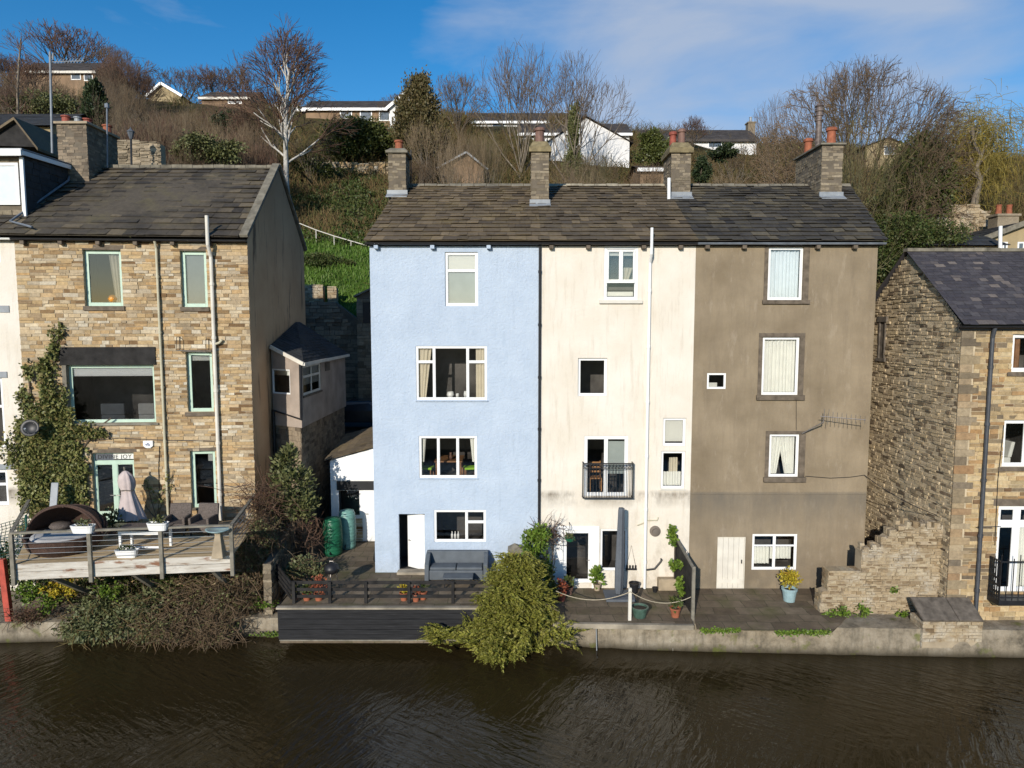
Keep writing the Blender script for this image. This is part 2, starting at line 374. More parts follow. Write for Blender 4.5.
x = Mx('bleached_board', .85, .2)
c = x.ramp(x.noise(2.2, x.pos((.7, .7, 5)), 7, .65), [(.3, (.22, .16, .11)), (.42, (.46, .42, .36)), (.7, (.62, .59, .53))])
c = x.mix(x.ramp(x.noise(1.3, x.pos((1, 1, 3)), 5), [(.58, 0.), (.66, .9)]), c, (.20, .085, .04)); x.col(c); x.bump(x.noise(5, x.pos((.6, .6, 8)), 5), .5, .02); M['bleach'] = x.m
x = Mx('deck_board', .85, .2)
c = x.ramp(x.noise(2.5, x.pos((.8, 8, 1)), 6, .65), [(.3, (.30, .215, .12)), (.7, (.60, .47, .29))]); x.col(c); M['deck'] = x.m
x = Mx('flagstones', .85, .3); br = x.n('ShaderNodeTexBrick'); vm = x.n('ShaderNodeVectorMath', operation='MULTIPLY_ADD'); nzv = x.n('ShaderNodeTexNoise'); nzv.inputs['Scale'].default_value = 1.1; nzv.inputs['Detail'].default_value = 3; x.put(nzv.inputs['Vector'], x.uv()); x.put(vm.inputs[0], nzv.outputs['Color']); vm.inputs[1].default_value = (.28, .28, 0); x.put(vm.inputs[2], x.uv()); x.put(br.inputs['Vector'], vm.outputs[0])
br.inputs['Scale'].default_value = 1; br.inputs['Brick Width'].default_value = .75; br.inputs['Row Height'].default_value = .55; br.inputs['Mortar Size'].default_value = .012
br.inputs['Color1'].default_value = (.12, .09, .06, 1); br.inputs['Color2'].default_value = (.21, .165, .115, 1); br.inputs['Mortar'].default_value = (.075, .068, .04, 1)
c = x.mix(.8, br.outputs[0], x.ramp(x.noise(3, None, 7, .7), [(.25, .45), (.75, 1.3)]), 'MULTIPLY')
c = x.mix(x.ramp(x.noise(.9, None, 6, .6), [(.5, 0.), (.72, .7)]), c, (.09, .09, .03)); x.col(c); x.bump(x.noise(9, None, 6), .4, .02); M['flag'] = x.m
x = Mx('quay_stone', .92, .25)
c = x.ramp(x.noise(1.5, None, 9, .72), [(.3, (.07, .06, .045)), (.48, (.24, .20, .145)), (.6, (.31, .265, .2)), (.75, (.46, .42, .35))])
c = x.mix(x.ramp(x.noise(2.4, x.pos((2, 2, .35)), 7, .7), [(.5, 0.), (.72, .7)]), c, (.09, .08, .06))
c = x.mix(x.mr(x.z(), 0, .28, .95, 0), c, (.035, .028, .016)); c = x.mix(x.ramp(x.noise(2.1, None, 6), [(.6, 0.), (.7, .75)]), c, (.10, .115, .02))
x.col(c); x.bump(x.noise(10, None, 8, .7), .7, .05); M['quay'] = x.m
x = Mx('canal_water', .035, .5); x.b.inputs['IOR'].default_value = 1.33
x.col((.026, .0185, .0075))
wv1 = x.noise(.9, x.pos((.5, 1.5, 1)), 3, .5, 1.2)
def rotscale(deg, sx, sy):
    m1 = x.n('ShaderNodeMapping'); x.put(m1.inputs[0], x.n('ShaderNodeNewGeometry').outputs['Position']); m1.inputs['Rotation'].default_value = (0, 0, R(deg))
    m2 = x.n('ShaderNodeMapping'); x.put(m2.inputs[0], m1.outputs[0]); m2.inputs['Scale'].default_value = (sx, sy, 1); return m2.outputs[0]
wv2 = x.noise(1.9, rotscale(33, .7, 3.0), 3, .5, .8)
wv3 = x.noise(1.7, rotscale(-62, .7, 2.8), 3, .5, .8); sel = x.ramp(x.noise(.12, None, 2), [(.42, 0.), (.58, 1.)])
x.bump(x.math('ADD', x.math('MULTIPLY', wv1, .28), x.mix(sel, wv3, wv2)), .5, .10); M['water'] = x.m
x = Mx('hillside_earth', .95, .1)
c = x.ramp(x.noise(.35, None, 8, .65), [(.3, (.055, .05, .018)), (.5, (.085, .065, .032)), (.7, (.055, .07, .018))])
c = x.mix(.8, c, x.ramp(x.noise(2.6, None, 7, .7), [(.25, .5), (.75, 1.4)]), 'MULTIPLY'); x.col(c); x.bump(x.noise(3, None, 8, .7), 1, .3); M['earth'] = x.m
x = Mx('lawn', .95, .1)
c = x.ramp(x.noise(.7, None, 8, .65), [(.3, (.04, .07, .012)), (.6, (.07, .125, .018)), (.75, (.10, .095, .03))]); x.col(c); x.bump(x.noise(9, None, 6), .8, .1); M['grass'] = x.m
M['blade'] = leafy('grass_blade', SS((.05, .10, .012), (.09, .17, .02), (.12, .16, .04)))
M['asphalt'] = plain('asphalt', (.05, .05, .05), .9, .2, 3)
M['bark'] = plain('grey_bark', (.20, .165, .125), .9, .35, 3, .2)
M['bark_dark'] = plain('brown_bark', (.11, .085, .062), .9, .35, 3, .2)
M['bark_birch'] = plain('birch_bark', (.52, .49, .44), .8, .25, 4, .2)
M['bark_green'] = plain('mossy_bark', (.15, .13, .06), .9, .35, 3, .2)
M['twig'] = leafy('brown_twigs', SS((.105, .068, .04), (.17, .115, .068), (.125, .085, .05), (.20, .145, .09)))
M['twig_purple'] = leafy('purple_twigs', SS((.11, .06, .042), (.165, .095, .064), (.13, .08, .05), (.085, .05, .038)))
M['twig_pale'] = leafy('pale_twigs', SS((.22, .165, .10), (.15, .105, .062), (.28, .21, .13)))
M['twig_olive'] = leafy('olive_twigs', SS((.12, .10, .045), (.16, .14, .06), (.09, .08, .035), (.19, .16, .08)))
M['scrub'] = leafy('scrub', SS((.11, .065, .032), (.17, .11, .05), (.09, .085, .03), (.21, .145, .07), (.11, .115, .035), (.15, .085, .04), (.08, .09, .025)), .9)
M['bramble'] = leafy('bramble_leaves', SS((.03, .05, .012), (.06, .085, .02), (.09, .085, .03), (.045, .07, .018)))
M['laurel'] = leafy('laurel_leaves', SS((.04, .05, .014), (.07, .085, .022), (.11, .12, .035), (.05, .064, .018)), .4)
M['pine'] = leafy('conifer_dark', SS((.015, .028, .012), (.03, .045, .018), (.045, .06, .022)))
M['ivytree'] = leafy('bronze_foliage', SS((.075, .06, .025), (.11, .085, .035), (.06, .06, .02), (.14, .105, .05)))
M['willow'] = leafy('willow_strands', SS((.24, .18, .035), (.33, .26, .06), (.18, .15, .035), (.30, .22, .06), (.22, .19, .05)))
M['ivy'] = leafy('ivy_leaves', SS((.085, .10, .028), (.19, .195, .06), (.21, .20, .075), (.075, .10, .028), (.26, .20, .08)), .45)
M['conif'] = leafy('golden_conifer', SS((.075, .082, .014), (.18, .185, .03), (.26, .25, .042), (.11, .122, .018), (.20, .18, .05), (.31, .29, .06)))
M['climb'] = leafy('bright_climber', SS((.05, .09, .012), (.10, .17, .02), (.15, .21, .03), (.07, .11, .02)), .45)
M['sage'] = leafy('sage_leaves', SS((.065, .08, .035), (.13, .14, .062), (.10, .115, .045), (.17, .17, .085)))
M['shrubg'] = leafy('olive_leaves', SS((.05, .06, .02), (.12, .13, .045), (.17, .17, .075), (.08, .09, .03)))
M['yellow'] = leafy('yellow_leaves', SS((.36, .27, .02), (.42, .33, .03), (.22, .2, .02), (.30, .17, .02)))
M['redleaf'] = leafy('red_leaves', SS((.22, .05, .03), (.30, .09, .04), (.16, .05, .03)))
# ------------------------------------------------------------------ builders: masonry, slates, windows, chimneys
def stones(mb, W, u0, u1, z0, z1, holes=(), h=(.08, .16), wd=(.18, .5), prot=(.006, .03), clip=None, gap=.014, d0=0, jit=.011):
    z = z0
    while z < z1 - .03:
        hh = rnd.uniform(*h)
        if z + hh > z1 - .05: hh = z1 - z
        a, b = (u0, u1) if clip is None else clip(z + hh*.55)
        ivs = [(a, b)] if b - a > .05 else []
        for (ha, hb, hz0, hz1) in holes:
            if z + hh*.8 > hz0 and z + hh*.2 < hz1:
                ivs = [q for (p, r) in ivs for q in ((p, min(r, ha)), (max(p, hb), r)) if q[1] - q[0] > .02]
        for (p, r) in ivs:
            u = p
            while u < r - .01:
                ww = rnd.uniform(*wd)
                if r - (u + ww) < wd[0]*.7: ww = r - u
                g = gap*rnd.uniform(.5, 1.4); d = d0 + rnd.uniform(*prot); J = lambda: rnd.uniform(-jit, jit)
                ua, ub, za, zb = u + g/2, u + ww - g/2, z + g/2, z + hh - g/2
                if ub - ua > .015 and zb - za > .01:
                    F = [W.pt(ua+J(), za+J(), d+J()*.6), W.pt(ub+J(), za+J(), d+J()*.6), W.pt(ub+J(), zb+J(), d+J()*.6), W.pt(ua+J(), zb+J(), d+J()*.6)]
                    e = -.004
                    Bk = [W.pt(ua-e, za-e, d0-.004), W.pt(ub+e, za-e, d0-.004), W.pt(ub+e, zb+e, d0-.004), W.pt(ua-e, zb+e, d0-.004)]
                    mb.add(F + Bk, [[0, 1, 2, 3], [1, 0, 4, 5], [2, 1, 5, 6], [3, 2, 6, 7], [0, 3, 7, 4]])
                u += ww
        z += hh
def wall_holes(mb, W, u0, u1, z0, z1, holes, depth=.14):
    us = sorted(set([u0, u1] + [q for h in holes for q in h[:2] if u0 < q < u1])); zs = sorted(set([z0, z1] + [q for h in holes for q in h[2:] if z0 < q < z1]))
    for i in range(len(us)-1):
        for j in range(len(zs)-1):
            um, zm = (us[i]+us[i+1])/2, (zs[j]+zs[j+1])/2
            if any(h[0] < um < h[1] and h[2] < zm < h[3] for h in holes): continue
            mb.poly(W.pt(us[i], zs[j]), W.pt(us[i+1], zs[j]), W.pt(us[i+1], zs[j+1]), W.pt(us[i], zs[j+1]))
    for (a, b, c, d) in holes:
        P = lambda u, z, k: W.pt(u, z, -depth*k)
        mb.poly(P(a, c, 0), P(a, d, 0), P(a, d, 1), P(a, c, 1)); mb.poly(P(b, d, 0), P(b, c, 0), P(b, c, 1), P(b, d, 1))
        mb.poly(P(a, d, 0), P(b, d, 0), P(b, d, 1), P(a, d, 1)); mb.poly(P(b, c, 0), P(a, c, 0), P(a, c, 1), P(b, c, 1))
def slates(mb, e0, e1, r0, r1, row=.26, wd=(.3, .6), th=.03, jit=.006):
    e0, e1, r0, r1 = map(Vector, (e0, e1, r0, r1)); H = ((r0-e0).length + (r1-e1).length)/2; nr = max(2, int(H/row))
    N = (e1-e0).cross(r0-e0).normalized()
    if N.z < 0: N = -N
    mb.poly(e0, e1, r1, r0)
    v = 0; k = 0
    ks = [1.0 + .45*(1 - i/nr) for i in range(nr)]; tot = sum(ks)
    for i in range(nr):
        v2 = v + ks[i]/tot; A0, A1 = e0.lerp(r0, v), e1.lerp(r1, v); vt = min(1, v2 + .25*ks[i]/tot); B0, B1 = e0.lerp(r0, vt), e1.lerp(r1, vt)
        Lw = (A1-A0).length; u = -rnd.uniform(0, wd[0])
        while u < Lw:
            ww = rnd.uniform(*wd); a, b = max(0, u+.004)/Lw, min(Lw, u+ww-.004)/Lw
            if b - a > .02/Lw:
                lo = th*rnd.uniform(.85, 1.35); sl = rnd.uniform(-.012, .012); J = lambda: rnd.uniform(-jit, jit)
                dn = (A0-B0).normalized()*rnd.uniform(-.012, .018)
                p0, p1 = A0.lerp(A1, a)+dn, A0.lerp(A1, b)+dn; q0, q1 = B0.lerp(B1, a), B0.lerp(B1, b)
                t0, t1 = p0+N*(lo+J()), p1+N*(lo+sl+J()); ed = min(.022, th*.5)
                mb.add([t0, t1, q1+N*.004, q0+N*.004, t0-N*ed, t1-N*ed], [[0, 1, 2, 3], [1, 0, 4, 5], [0, 3, 4], [2, 1, 5]])
            u += ww
        v = v2
def folds(mb, W, u0, u1, z0, z1, d, amp=.025, pitch=.11, gather=0):
    n = max(6, int((u1-u0)/pitch*6)); V = []; F = []
    for i in range(n+1):
        t = i/n; u = u0 + (u1-u0)*t; dd = d + amp*(math.sin(u/pitch*2*math.pi+1.7*math.sin(u*5.3))*.8+.6*math.sin(u*23+3*math.sin(u*7.1)))
        um = u if not gather else u0 + (u1-u0)*t*(1-.45*gather) if gather > 0 else u1 - (u1-u0)*(1-t)*(1+.45*gather)
        V += [W.pt(u, z1, dd), W.pt(um, z0, dd)]
    mb.add(V, [[2*i, 2*i+1, 2*i+3, 2*i+2] for i in range(n)])
def window(house, W, r, cols=((1, (1,)),), fm='white', inset=.05, ft=.065, curt=(), sill=None, lintel=None, room=1.6, name='window', label=None, bar=.055, roomm='room', rex=.35):
    """r: pixel rect. cols: (width share, (row shares from the top)). curt: (ua,ub,za,zb,material,kind) as shares. returns hole and frame"""
    a, b, c, d = W.rect(r) if not isinstance(r[0], str) else r[1:]
    f = MB(); g = MB(); D0, D1 = -inset-.06, -inset
    f.wbox(W, a, a+ft, c, d, D0, D1); f.wbox(W, b-ft, b, c, d, D0, D1); f.wbox(W, a+ft, b-ft, d-ft, d, D0, D1); f.wbox(W, a+ft, b-ft, c, c+ft, D0, D1)
    ia, ib, ic, id_ = a+ft, b-ft, c+ft, d-ft; ws = sum(q[0] for q in cols); u = ia; nc = len(cols); wtot = ib-ia-bar*(nc-1)
    for i, (cw, rows) in enumerate(cols):
        uw = wtot*cw/ws; rs = sum(rows); ht = id_-ic-bar*(len(rows)-1); z = id_
        for j, q in enumerate(rows):
            hh = ht*q/rs
            g.poly(W.pt(u, z-hh, -inset-.03), W.pt(u+uw, z-hh, -inset-.03), W.pt(u+uw, z, -inset-.03), W.pt(u, z, -inset-.03))
            if j < len(rows)-1: f.wbox(W, u, u+uw, z-hh-bar, z-hh, D0, D1-.008)
            if nc > 1 or len(rows) > 1:     # opening sash bead
                for (x0, x1, y0, y1) in ((u, u+.022, z-hh, z), (u+uw-.022, u+uw, z-hh, z), (u+.022, u+uw-.022, z-.022, z), (u+.022, u+uw-.022, z-hh, z-hh+.022)):
                    f.wbox(W, x0, x1, y0, y1, D0+.005, D1-.014)
            z -= hh + bar
        u += uw
        if i < nc-1: f.wbox(W, u, u+bar, ic, id_, D0, D1-.004); u += bar
    fo = f.build(name, M[fm], house, bevel=.006)
    if label: fo['label'] = label
    g.build('pane', M['glass'], fo)
    rm = MB(); k = room; e = .02
    P = lambda u, z, y: W.pt(u, z, y)
    a2, b2, c2, d2 = a-rex, b+rex, c-min(.25, rex), d+min(.12, rex); y0 = -inset-.09
    rm.poly(P(a2, c2, -k), P(b2, c2, -k), P(b2, d2, -k), P(a2, d2, -k))
    rm.poly(P(a2, c2, y0), P(a2, c2, -k), P(a2, d2, -k), P(a2, d2, y0)); rm.poly(P(b2, c2, y0), P(b2, d2, y0), P(b2, d2, -k), P(b2, c2, -k))
    rm.poly(P(a2, c2, y0), P(b2, c2, y0), P(b2, c2, -k), P(a2, c2, -k)); rm.poly(P(a2, d2, y0), P(a2, d2, -k), P(b2, d2, -k), P(b2, d2, y0))
    rm.build('interior', M[roomm], fo)
    for (s0, s1, t0, t1, m, kind) in curt:
        q = MB(); ua, ub = ia+(ib-ia)*s0, ia+(ib-ia)*s1; za, zb = ic+(id_-ic)*t0, ic+(id_-ic)*t1
        if kind == 'flat': q.wbox(W, ua, ub, za, zb, -inset-.09, -inset-.075); q.build('blind', M[m], fo)
        else:
            folds(q, W, ua, ub, za, zb, -inset-.13, gather={'fold': 0, 'tieL': 1, 'tieR': -1}[kind]); q.build('curtain', M[m], fo, smooth=True)
    if sill:
        q = MB(); (m, over, h, out) = sill; q.wbox(W, a-over, b+over, c-h, c-.002, -.03, out); q.build('sill', M[m], fo, bevel=.008)
    if lintel:
        q = MB(); (m, over, h, out) = lintel; q.wbox(W, a-over, b+over, d+.003, d+h, -.03, out); q.build('lintel', M[m], fo, bevel=.008)
    return fo, (a, b, c, d)
def pots(stack, spec, parent):
    for (p, r, h, m) in spec:
        q = MB(); q.lathe(p, [(r*.95, -.05), (r*.85, h*.75), (r*1.1, h*.8), (r*1.1, h*.95), (r*.9, h), (r*.7, h), (r*.6, h*.5)], 14, cap=False); q.build('chimney_pot', M[m], parent, smooth=False)
def chimney(house, x0, x1, y0, y1, zb, zt, mat='chim', cap=.22, capm='coping', potspec=(), flash=True, label=None):
    core = MB(); core.bx(x0+.02, x1-.02, y0+.02, y1-.02, zb, zt)
    ch = core.build('chimney', M['mortar_dark'], house)
    if label: ch['label'] = label
    s = MB()
    for (A, B) in (((x0, y0), (x1, y0)), ((x1, y0), (x1, y1)), ((x1, y1), (x0, y1)), ((x0, y1), (x0, y0))):
        W = Wall(A, B); stones(s, W, .0, W.L, zb, zt, h=(.075, .13), wd=(.14, .36), prot=(-.012, .02), d0=-.02, jit=.008)
    s.build('stonework', M[mat], ch)
    c = MB(); c.bx(x0-.08, x1+.08, y0-.08, y1+.08, zt, zt+cap*.45)
    lo = [(x0-.05, y0-.05), (x1+.05, y0-.05), (x1+.05, y1+.05), (x0-.05, y1+.05)]
    V = [(p[0], p[1], zt+cap*.45) for p in lo] + [(p[0]*.7+(x0+x1)/2*.3, p[1]*.7+(y0+y1)/2*.3, zt+cap) for p in lo]
    c.add(V, [[0, 1, 5, 4], [1, 2, 6, 5], [2, 3, 7, 6], [3, 0, 4, 7], [4, 5, 6, 7]]); c.build('chimney_cap', M[capm], ch, bevel=.012)
    pots(ch, [(( (x0+x1)/2+dx, (y0+y1)/2+dy, zt+cap-.02), r, h, m) for (dx, dy, r, h, m) in potspec], ch)
    return ch
def gutter(house, W, u0, u1, z, m='gutter', d=(.12, .26), brackets=True, skip=(), bm='sillstone', step=1.25):
    g = MB(); n = 6; pr = []
    for i in range(n+1):
        a = math.pi + math.pi*i/n; pr.append((.5*(d[0]+d[1]) + .5*(d[1]-d[0])*math.cos(a)*-1, z + .07 + .075*math.sin(a)))
    o = [W.pt(u0, zz, dd) for (dd, zz) in pr]; o2 = [W.pt(u1, zz, dd) for (dd, zz) in pr]
    g.add(o+o2, [[i, i+1, n+2+i, n+1+i] for i in range(n)]); g.add(o, [list(range(n+1))]); g.add(o2, [list(range(n+1))[::-1]])
    go = g.build('gutter', M[m], house); s = go.modifiers.new('t', 'SOLIDIFY'); s.thickness = .008
    k = MB(); k.wbox(W, u0, u1, z-.02, z+.14, .0, .03); k.build('fascia', M['wood_dark'], go)
    if brackets:
        u = u0 + .35
        while u < u1 - .1:
            if any(h[0]-.1 < u < h[1]+.1 and h[3] > z-.25 for h in skip): u += .62; continue
            c = MB(); c.wbox(W, u-.07, u+.07, z-.13, z-.01, .004, .2); c.build('corbel', M[bm], house, bevel=.01); u += step
def pipe(house, W, pts, r, m, d=.09, clips=True, name='drainpipe'):
    P = [W.pt(u, z, dd if dd is not None else d) for (u, z, dd) in pts]; q = MB(); q.tube(P, r, 10); 
    if clips:
        for i in range(len(P)-1):
            Lg = (P[i+1]-P[i]).length; k = int(Lg/1.7)
            for j in range(k):
                c = P[i].lerp(P[i+1], (j+.5)/k); t = (P[i+1]-P[i]).normalized(); q.tube([c-t*.05, c+t*.05], r*1.28, 10); q.obox(c-W.n*(d)-W.u*.06-Vector((0, 0, .015)), W.u*.12, W.n*(d), (0, 0, .03))
    return q.build(name, M[m], house, smooth=False)

# ================================================================== THE SETTING
PROF = [(-50, -1.5), (21.2, -1.5), (21.5, .45), (23, .6), (30.3, .8), (30.5, 4.6), (39.0, 5.0), (39.5, 10.6), (45, 13.2), (55, 18.2), (70, 25.6), (86, 34.2), (105, 40), (140, 43), (300, 47), (3000, 60)]
def tz(x, y):
    for i in range(len(PROF)-1):
        if PROF[i][0] <= y <= PROF[i+1][0]:
            t = (y-PROF[i][0])/(PROF[i+1][0]-PROF[i][0]); z = PROF[i][1]*(1-t)+PROF[i+1][1]*t; break
    else: z = PROF[-1][1]
    if y > 39.5:
        k = min(1, (y-39.5)/46); z -= (.085 if x > 0 else .062)*max(-70, min(60, x))*k
        z += (mnoise.noise((x*.09, y*.09, 3))*1.1 + mnoise.noise((x*.3, y*.3, 8))*.3)*min(1, (y-39.5)/8)
    return z
def build_ground():
    xs = [-2500, -900, -400, -200, -130, -100] + [-85+i*2.0 for i in range(86)] + [100, 130, 200, 400, 900, 2500]
    ys = [22.5, 24, 27, 30.3, 30.5, 34, 39.0, 39.5] + [40.5+i*1.5 for i in range(50)] + [120, 130, 145, 170, 220, 300, 500, 1000, 3000]
    V = [(x_, y_, tz(x_, y_)) for y_ in ys for x_ in xs]; n = len(xs)
    F = [[j*n+i, j*n+i+1, (j+1)*n+i+1, (j+1)*n+i] for j in range(len(ys)-1) for i in range(n-1)]
    mi = []
    for f in F:
        cx = sum(V[k][0] for k in f)/4; cy = sum(V[k][1] for k in f)/4
        lawn = -17 < cx < -7.5 and 39.5 < cy < 51
        mi.append(1 if lawn else 2 if 30.5 <= cy < 39 else 0)
    me = bpy.data.meshes.new('hillside'); me.from_pydata(V, [], F); o = link_mesh(me, 'hillside', [M['earth'], M['grass'], M['asphalt']]); me.polygons.foreach_set('material_index', mi); tag(o, kind='structure')
    return o
build_ground()
def struct(mb, name, m, **k):
    o = mb.build(name, M[m], **k); tag(o, kind='structure'); return o
q = MB(); q.poly((-400, -6, 0), (400, -6, 0), (400, 24, 0), (-400, 24, 0)); struct(q, 'canal_water', 'water')
q = MB(); q.poly((-1500, -1500, .55), (1500, -1500, .55), (1500, -5.5, .55), (-1500, -5.5, .55)); q.bx(-1500, 1500, -5.9, -5.5, -1, .5); struct(q, 'towpath', 'earth')
# quay: the water's edge follows the photograph's line
EDGE = [at_Z(px, py, 0) for px, py in ((-420, 652), (-120, 646), (0, 643), (120, 640), (240, 637), (300, 637), (450, 640), (545, 645), (640, 650), (760, 653), (900, 656), (1024, 658), (1300, 664))]
QZ = .66
q = MB()
def quay_run(i0, i1, zt, back):
    for i in range(i0, i1):
        a, b = EDGE[i], EDGE[i+1]; n = 14
        for j in range(n):
            p, r = a.lerp(b, j/n), a.lerp(b, (j+1)/n)
            jp, jr = [(mnoise.noise((v.x*1.7, 4, 0))*.05, mnoise.noise((v.x*2.9, 9, 0))*.028) for v in (p, r)]
            mid = [(v.x, v.y+j[0]*1.5-.0, .3) for v, j in ((p, jp), (r, jr))]
            q.poly((p.x, p.y, -1.2), (r.x, r.y, -1.2), mid[1], mid[0]); q.poly(mid[0], mid[1], (r.x, r.y+.04+jr[0], zt+jr[1]-.02), (p.x, p.y+.04+jp[0], zt+jp[1]-.02)); q.poly((p.x, p.y+.04+jp[0], zt+jp[1]-.02), (r.x, r.y+.04+jr[0], zt+jr[1]-.02), (r.x, r.y+.3, zt), (p.x, p.y+.3, zt)); q.poly((p.x, p.y+.3, zt), (r.x, r.y+.3, zt), (r.x, back, zt), (p.x, back, zt))
quay_run(0, 7, QZ, 24.4); quay_run(7, 12, .88, 24)
struct(q, 'quay_wall', 'quay')
# white and brown houses' patios sit 4-8 cm over the quay slab
XB = at_Z(692, 600, .85).x
q = MB(); q.prism([(at_Z(553, 622, .93).x, at_Z(553, 622, .93).y), (at_Z(693, 624, .93).x, at_Z(693, 624, .93).y), (6.15, 23.5), (1.0, 23.5)], .884, .93); struct(q, 'patio', 'flag')
q = MB(); q.prism([(at_Z(697, 629, .915).x, at_Z(697, 629, .915).y), (at_Z(832, 632, .915).x, at_Z(832, 632, .915).y), (12.9, 23.5), (6.2, 23.5)], .884, .915); struct(q, 'patio', 'flag')
k0, k1 = at_Z(553, 623.5, .95), at_Z(694, 625.5, .95); q = MB(); q.obox((k0.x, k0.y-.02, .80), k1-k0, (0, .14, 0), (0, 0, .155)); struct(q, 'kerb', 'concrete', bevel=.012)
# blue house's higher terrace, runs back beside the house to the shed
TZ = 1.5
BT0, BT1 = at_Z(279, 606, TZ), at_Z(502, 606, TZ)
q = MB(); q.prism([(BT0.x, BT0.y), (BT1.x, BT1.y), (BT1.x, 22.2), (.98, 22.4), (.98, 23.5), (-4.83, 23.5), (-4.83, 30.4), (-8.6, 30.4), (-7.6, 24.0)], .3, TZ); struct(q, 'terrace', 'flag')

# ================================================================== THE TERRACE: blue, cream and brown houses
Y0 = 23.5
XL, X1, X2, XR = at_Y(371, 330, Y0).x, at_Y(540.5, 330, Y0).x, at_Y(694, 330, Y0).x, at_Y(880, 242, Y0).x
XR = 12.42
ZE = at_Y(512, 244.5, Y0).z          # wall head
RY = 28.5; ZR = at_Y(512, 185.5, RY).z; EY = Y0-.28; ZEAVE = ZE+.09
RXL, RXR = at_Y(404, 187, RY).x, at_Y(846, 187, RY).x
def rx(x):                          # ridge x for an eave x (gables are not square to the canal)
    t = (x-XL)/(XR-XL); return RXL+(RXR-RXL)*t if t in (0, 1) else x
def house_shell(house, x0, x1, rx0, rx1, zb, mat, holes):
    W = Wall((x0, Y0), (x1, Y0)); m = MB(); wall_holes(m, W, 0, W.L, zb, ZE+.06, holes)
    BY = 33.2
    for (xa, xr) in ((x0, rx0), (x1, rx1)):
        xb = xa + (xr-xa)*2; m.poly((xa, Y0, zb), (xb, BY, zb), (xb, BY, ZE), (xr, RY, ZR-.08), (xa, Y0, ZE+.06))
    m.poly((x0+(rx0-x0)*2, BY, zb), (x1+(rx1-x1)*2, BY, zb), (x1+(rx1-x1)*2, BY, ZE), (x0+(rx0-x0)*2, BY, ZE))
    return W, m.build('wall', M[mat], house)
def house_roof(house, x0, x1, rx0, rx1, mat, ov0=0, ov1=0, ridge='coping'):
    m = MB(); e0, e1 = Vector((x0-ov0, EY, ZEAVE)), Vector((x1+ov1, EY, ZEAVE)); r0, r1 = Vector((rx0-ov0, RY, ZR)), Vector((rx1+ov1, RY, ZR))
    slates(m, e0, e1, r0, r1, .33, (.25, .6), .06, .011)
    b0, b1 = Vector((rx0+(rx0-x0)-ov0, 33.5, ZEAVE)), Vector((rx1+(rx1-x1)+ov1, 33.5, ZEAVE))
    slates(m, b1, b0, r1, r0, .24, (.3, .6), .034)
    ro = m.build('roof', M[mat], house)
    r = MB(); n = max(3, int((rx1-rx0)/.45))
    for i in range(n):
        a, b = r0.lerp(r1, i/n), r0.lerp(r1, (i+1)/n-.004); h = rnd.uniform(.05, .075)
        r.add([a+Vector((0, -.2, -.09)), b+Vector((0, -.2, -.09)), b+Vector((0, -.05, h)), a+Vector((0, -.05, h)), a+Vector((0, .05, h)), b+Vector((0, .05, h)), b+Vector((0, .2, -.09)), a+Vector((0, .2, -.09))],
              [[0, 1, 2, 3], [3, 2, 5, 4], [4, 5, 6, 7], [1, 6, 5, 2], [0, 3, 4, 7]])
    r.build('ridge', M[ridge], ro)
    return ro

# ---- blue house
blue = thing('terraced_house', (XL, Y0, TZ), 'tall pale blue rendered house with white windows, left end of the joined row', 'house')
WB = Wall((XL, Y0), (X1, Y0))
_, h1 = window(blue, WB, (445, 252, 478, 306), ((1, (.32, .68)),), curt=((0, 1, .69, 1, 'blind', 'flat'), (0, 1, 0, .64, 'frost', 'flat')), ft=.08, inset=.06)
_, h2 = window(blue, WB, (416, 346, 487, 400), ((.24, (.27, .73)), (.5, (1,)), (.26, (.27, .73))), curt=((.0, .2, .0, 1, 'curtain', 'tieL'), (.86, 1, 0, 1, 'curtain', 'fold')), inset=.03, sill=('blue', .03, .05, .06))
_, h3 = window(blue, WB, (419, 436, 477, 478), ((.32, (1,)), (.34, (1,)), (.32, (1,))), curt=((.0, .09, .35, 1, 'curtain_white', 'tieL'), (.9, 1, .35, 1, 'curtain_white', 'tieR')), inset=.03, sill=('blue', .03, .05, .05), room=2.4)
_, h4 = window(blue, WB, (434, 510, 486, 542), ((.64, (1,)), (.36, (.36, .64))), inset=.03)
hd = WB.rect((399, 514, 425, 571)); hd = (hd[0], hd[1], TZ, hd[3])
house_shell(blue, XL, X1, RXL, X1, .9, 'blue', [h1, h2, h3, h4, hd])
house_roof(blue, XL, X1, RXL, X1, 'roof_brown', ov0=.14)
gutter(blue, WB, -.1, WB.L, ZE-.03, 'gutter', bm='blue', step=1.9, skip=[h1])
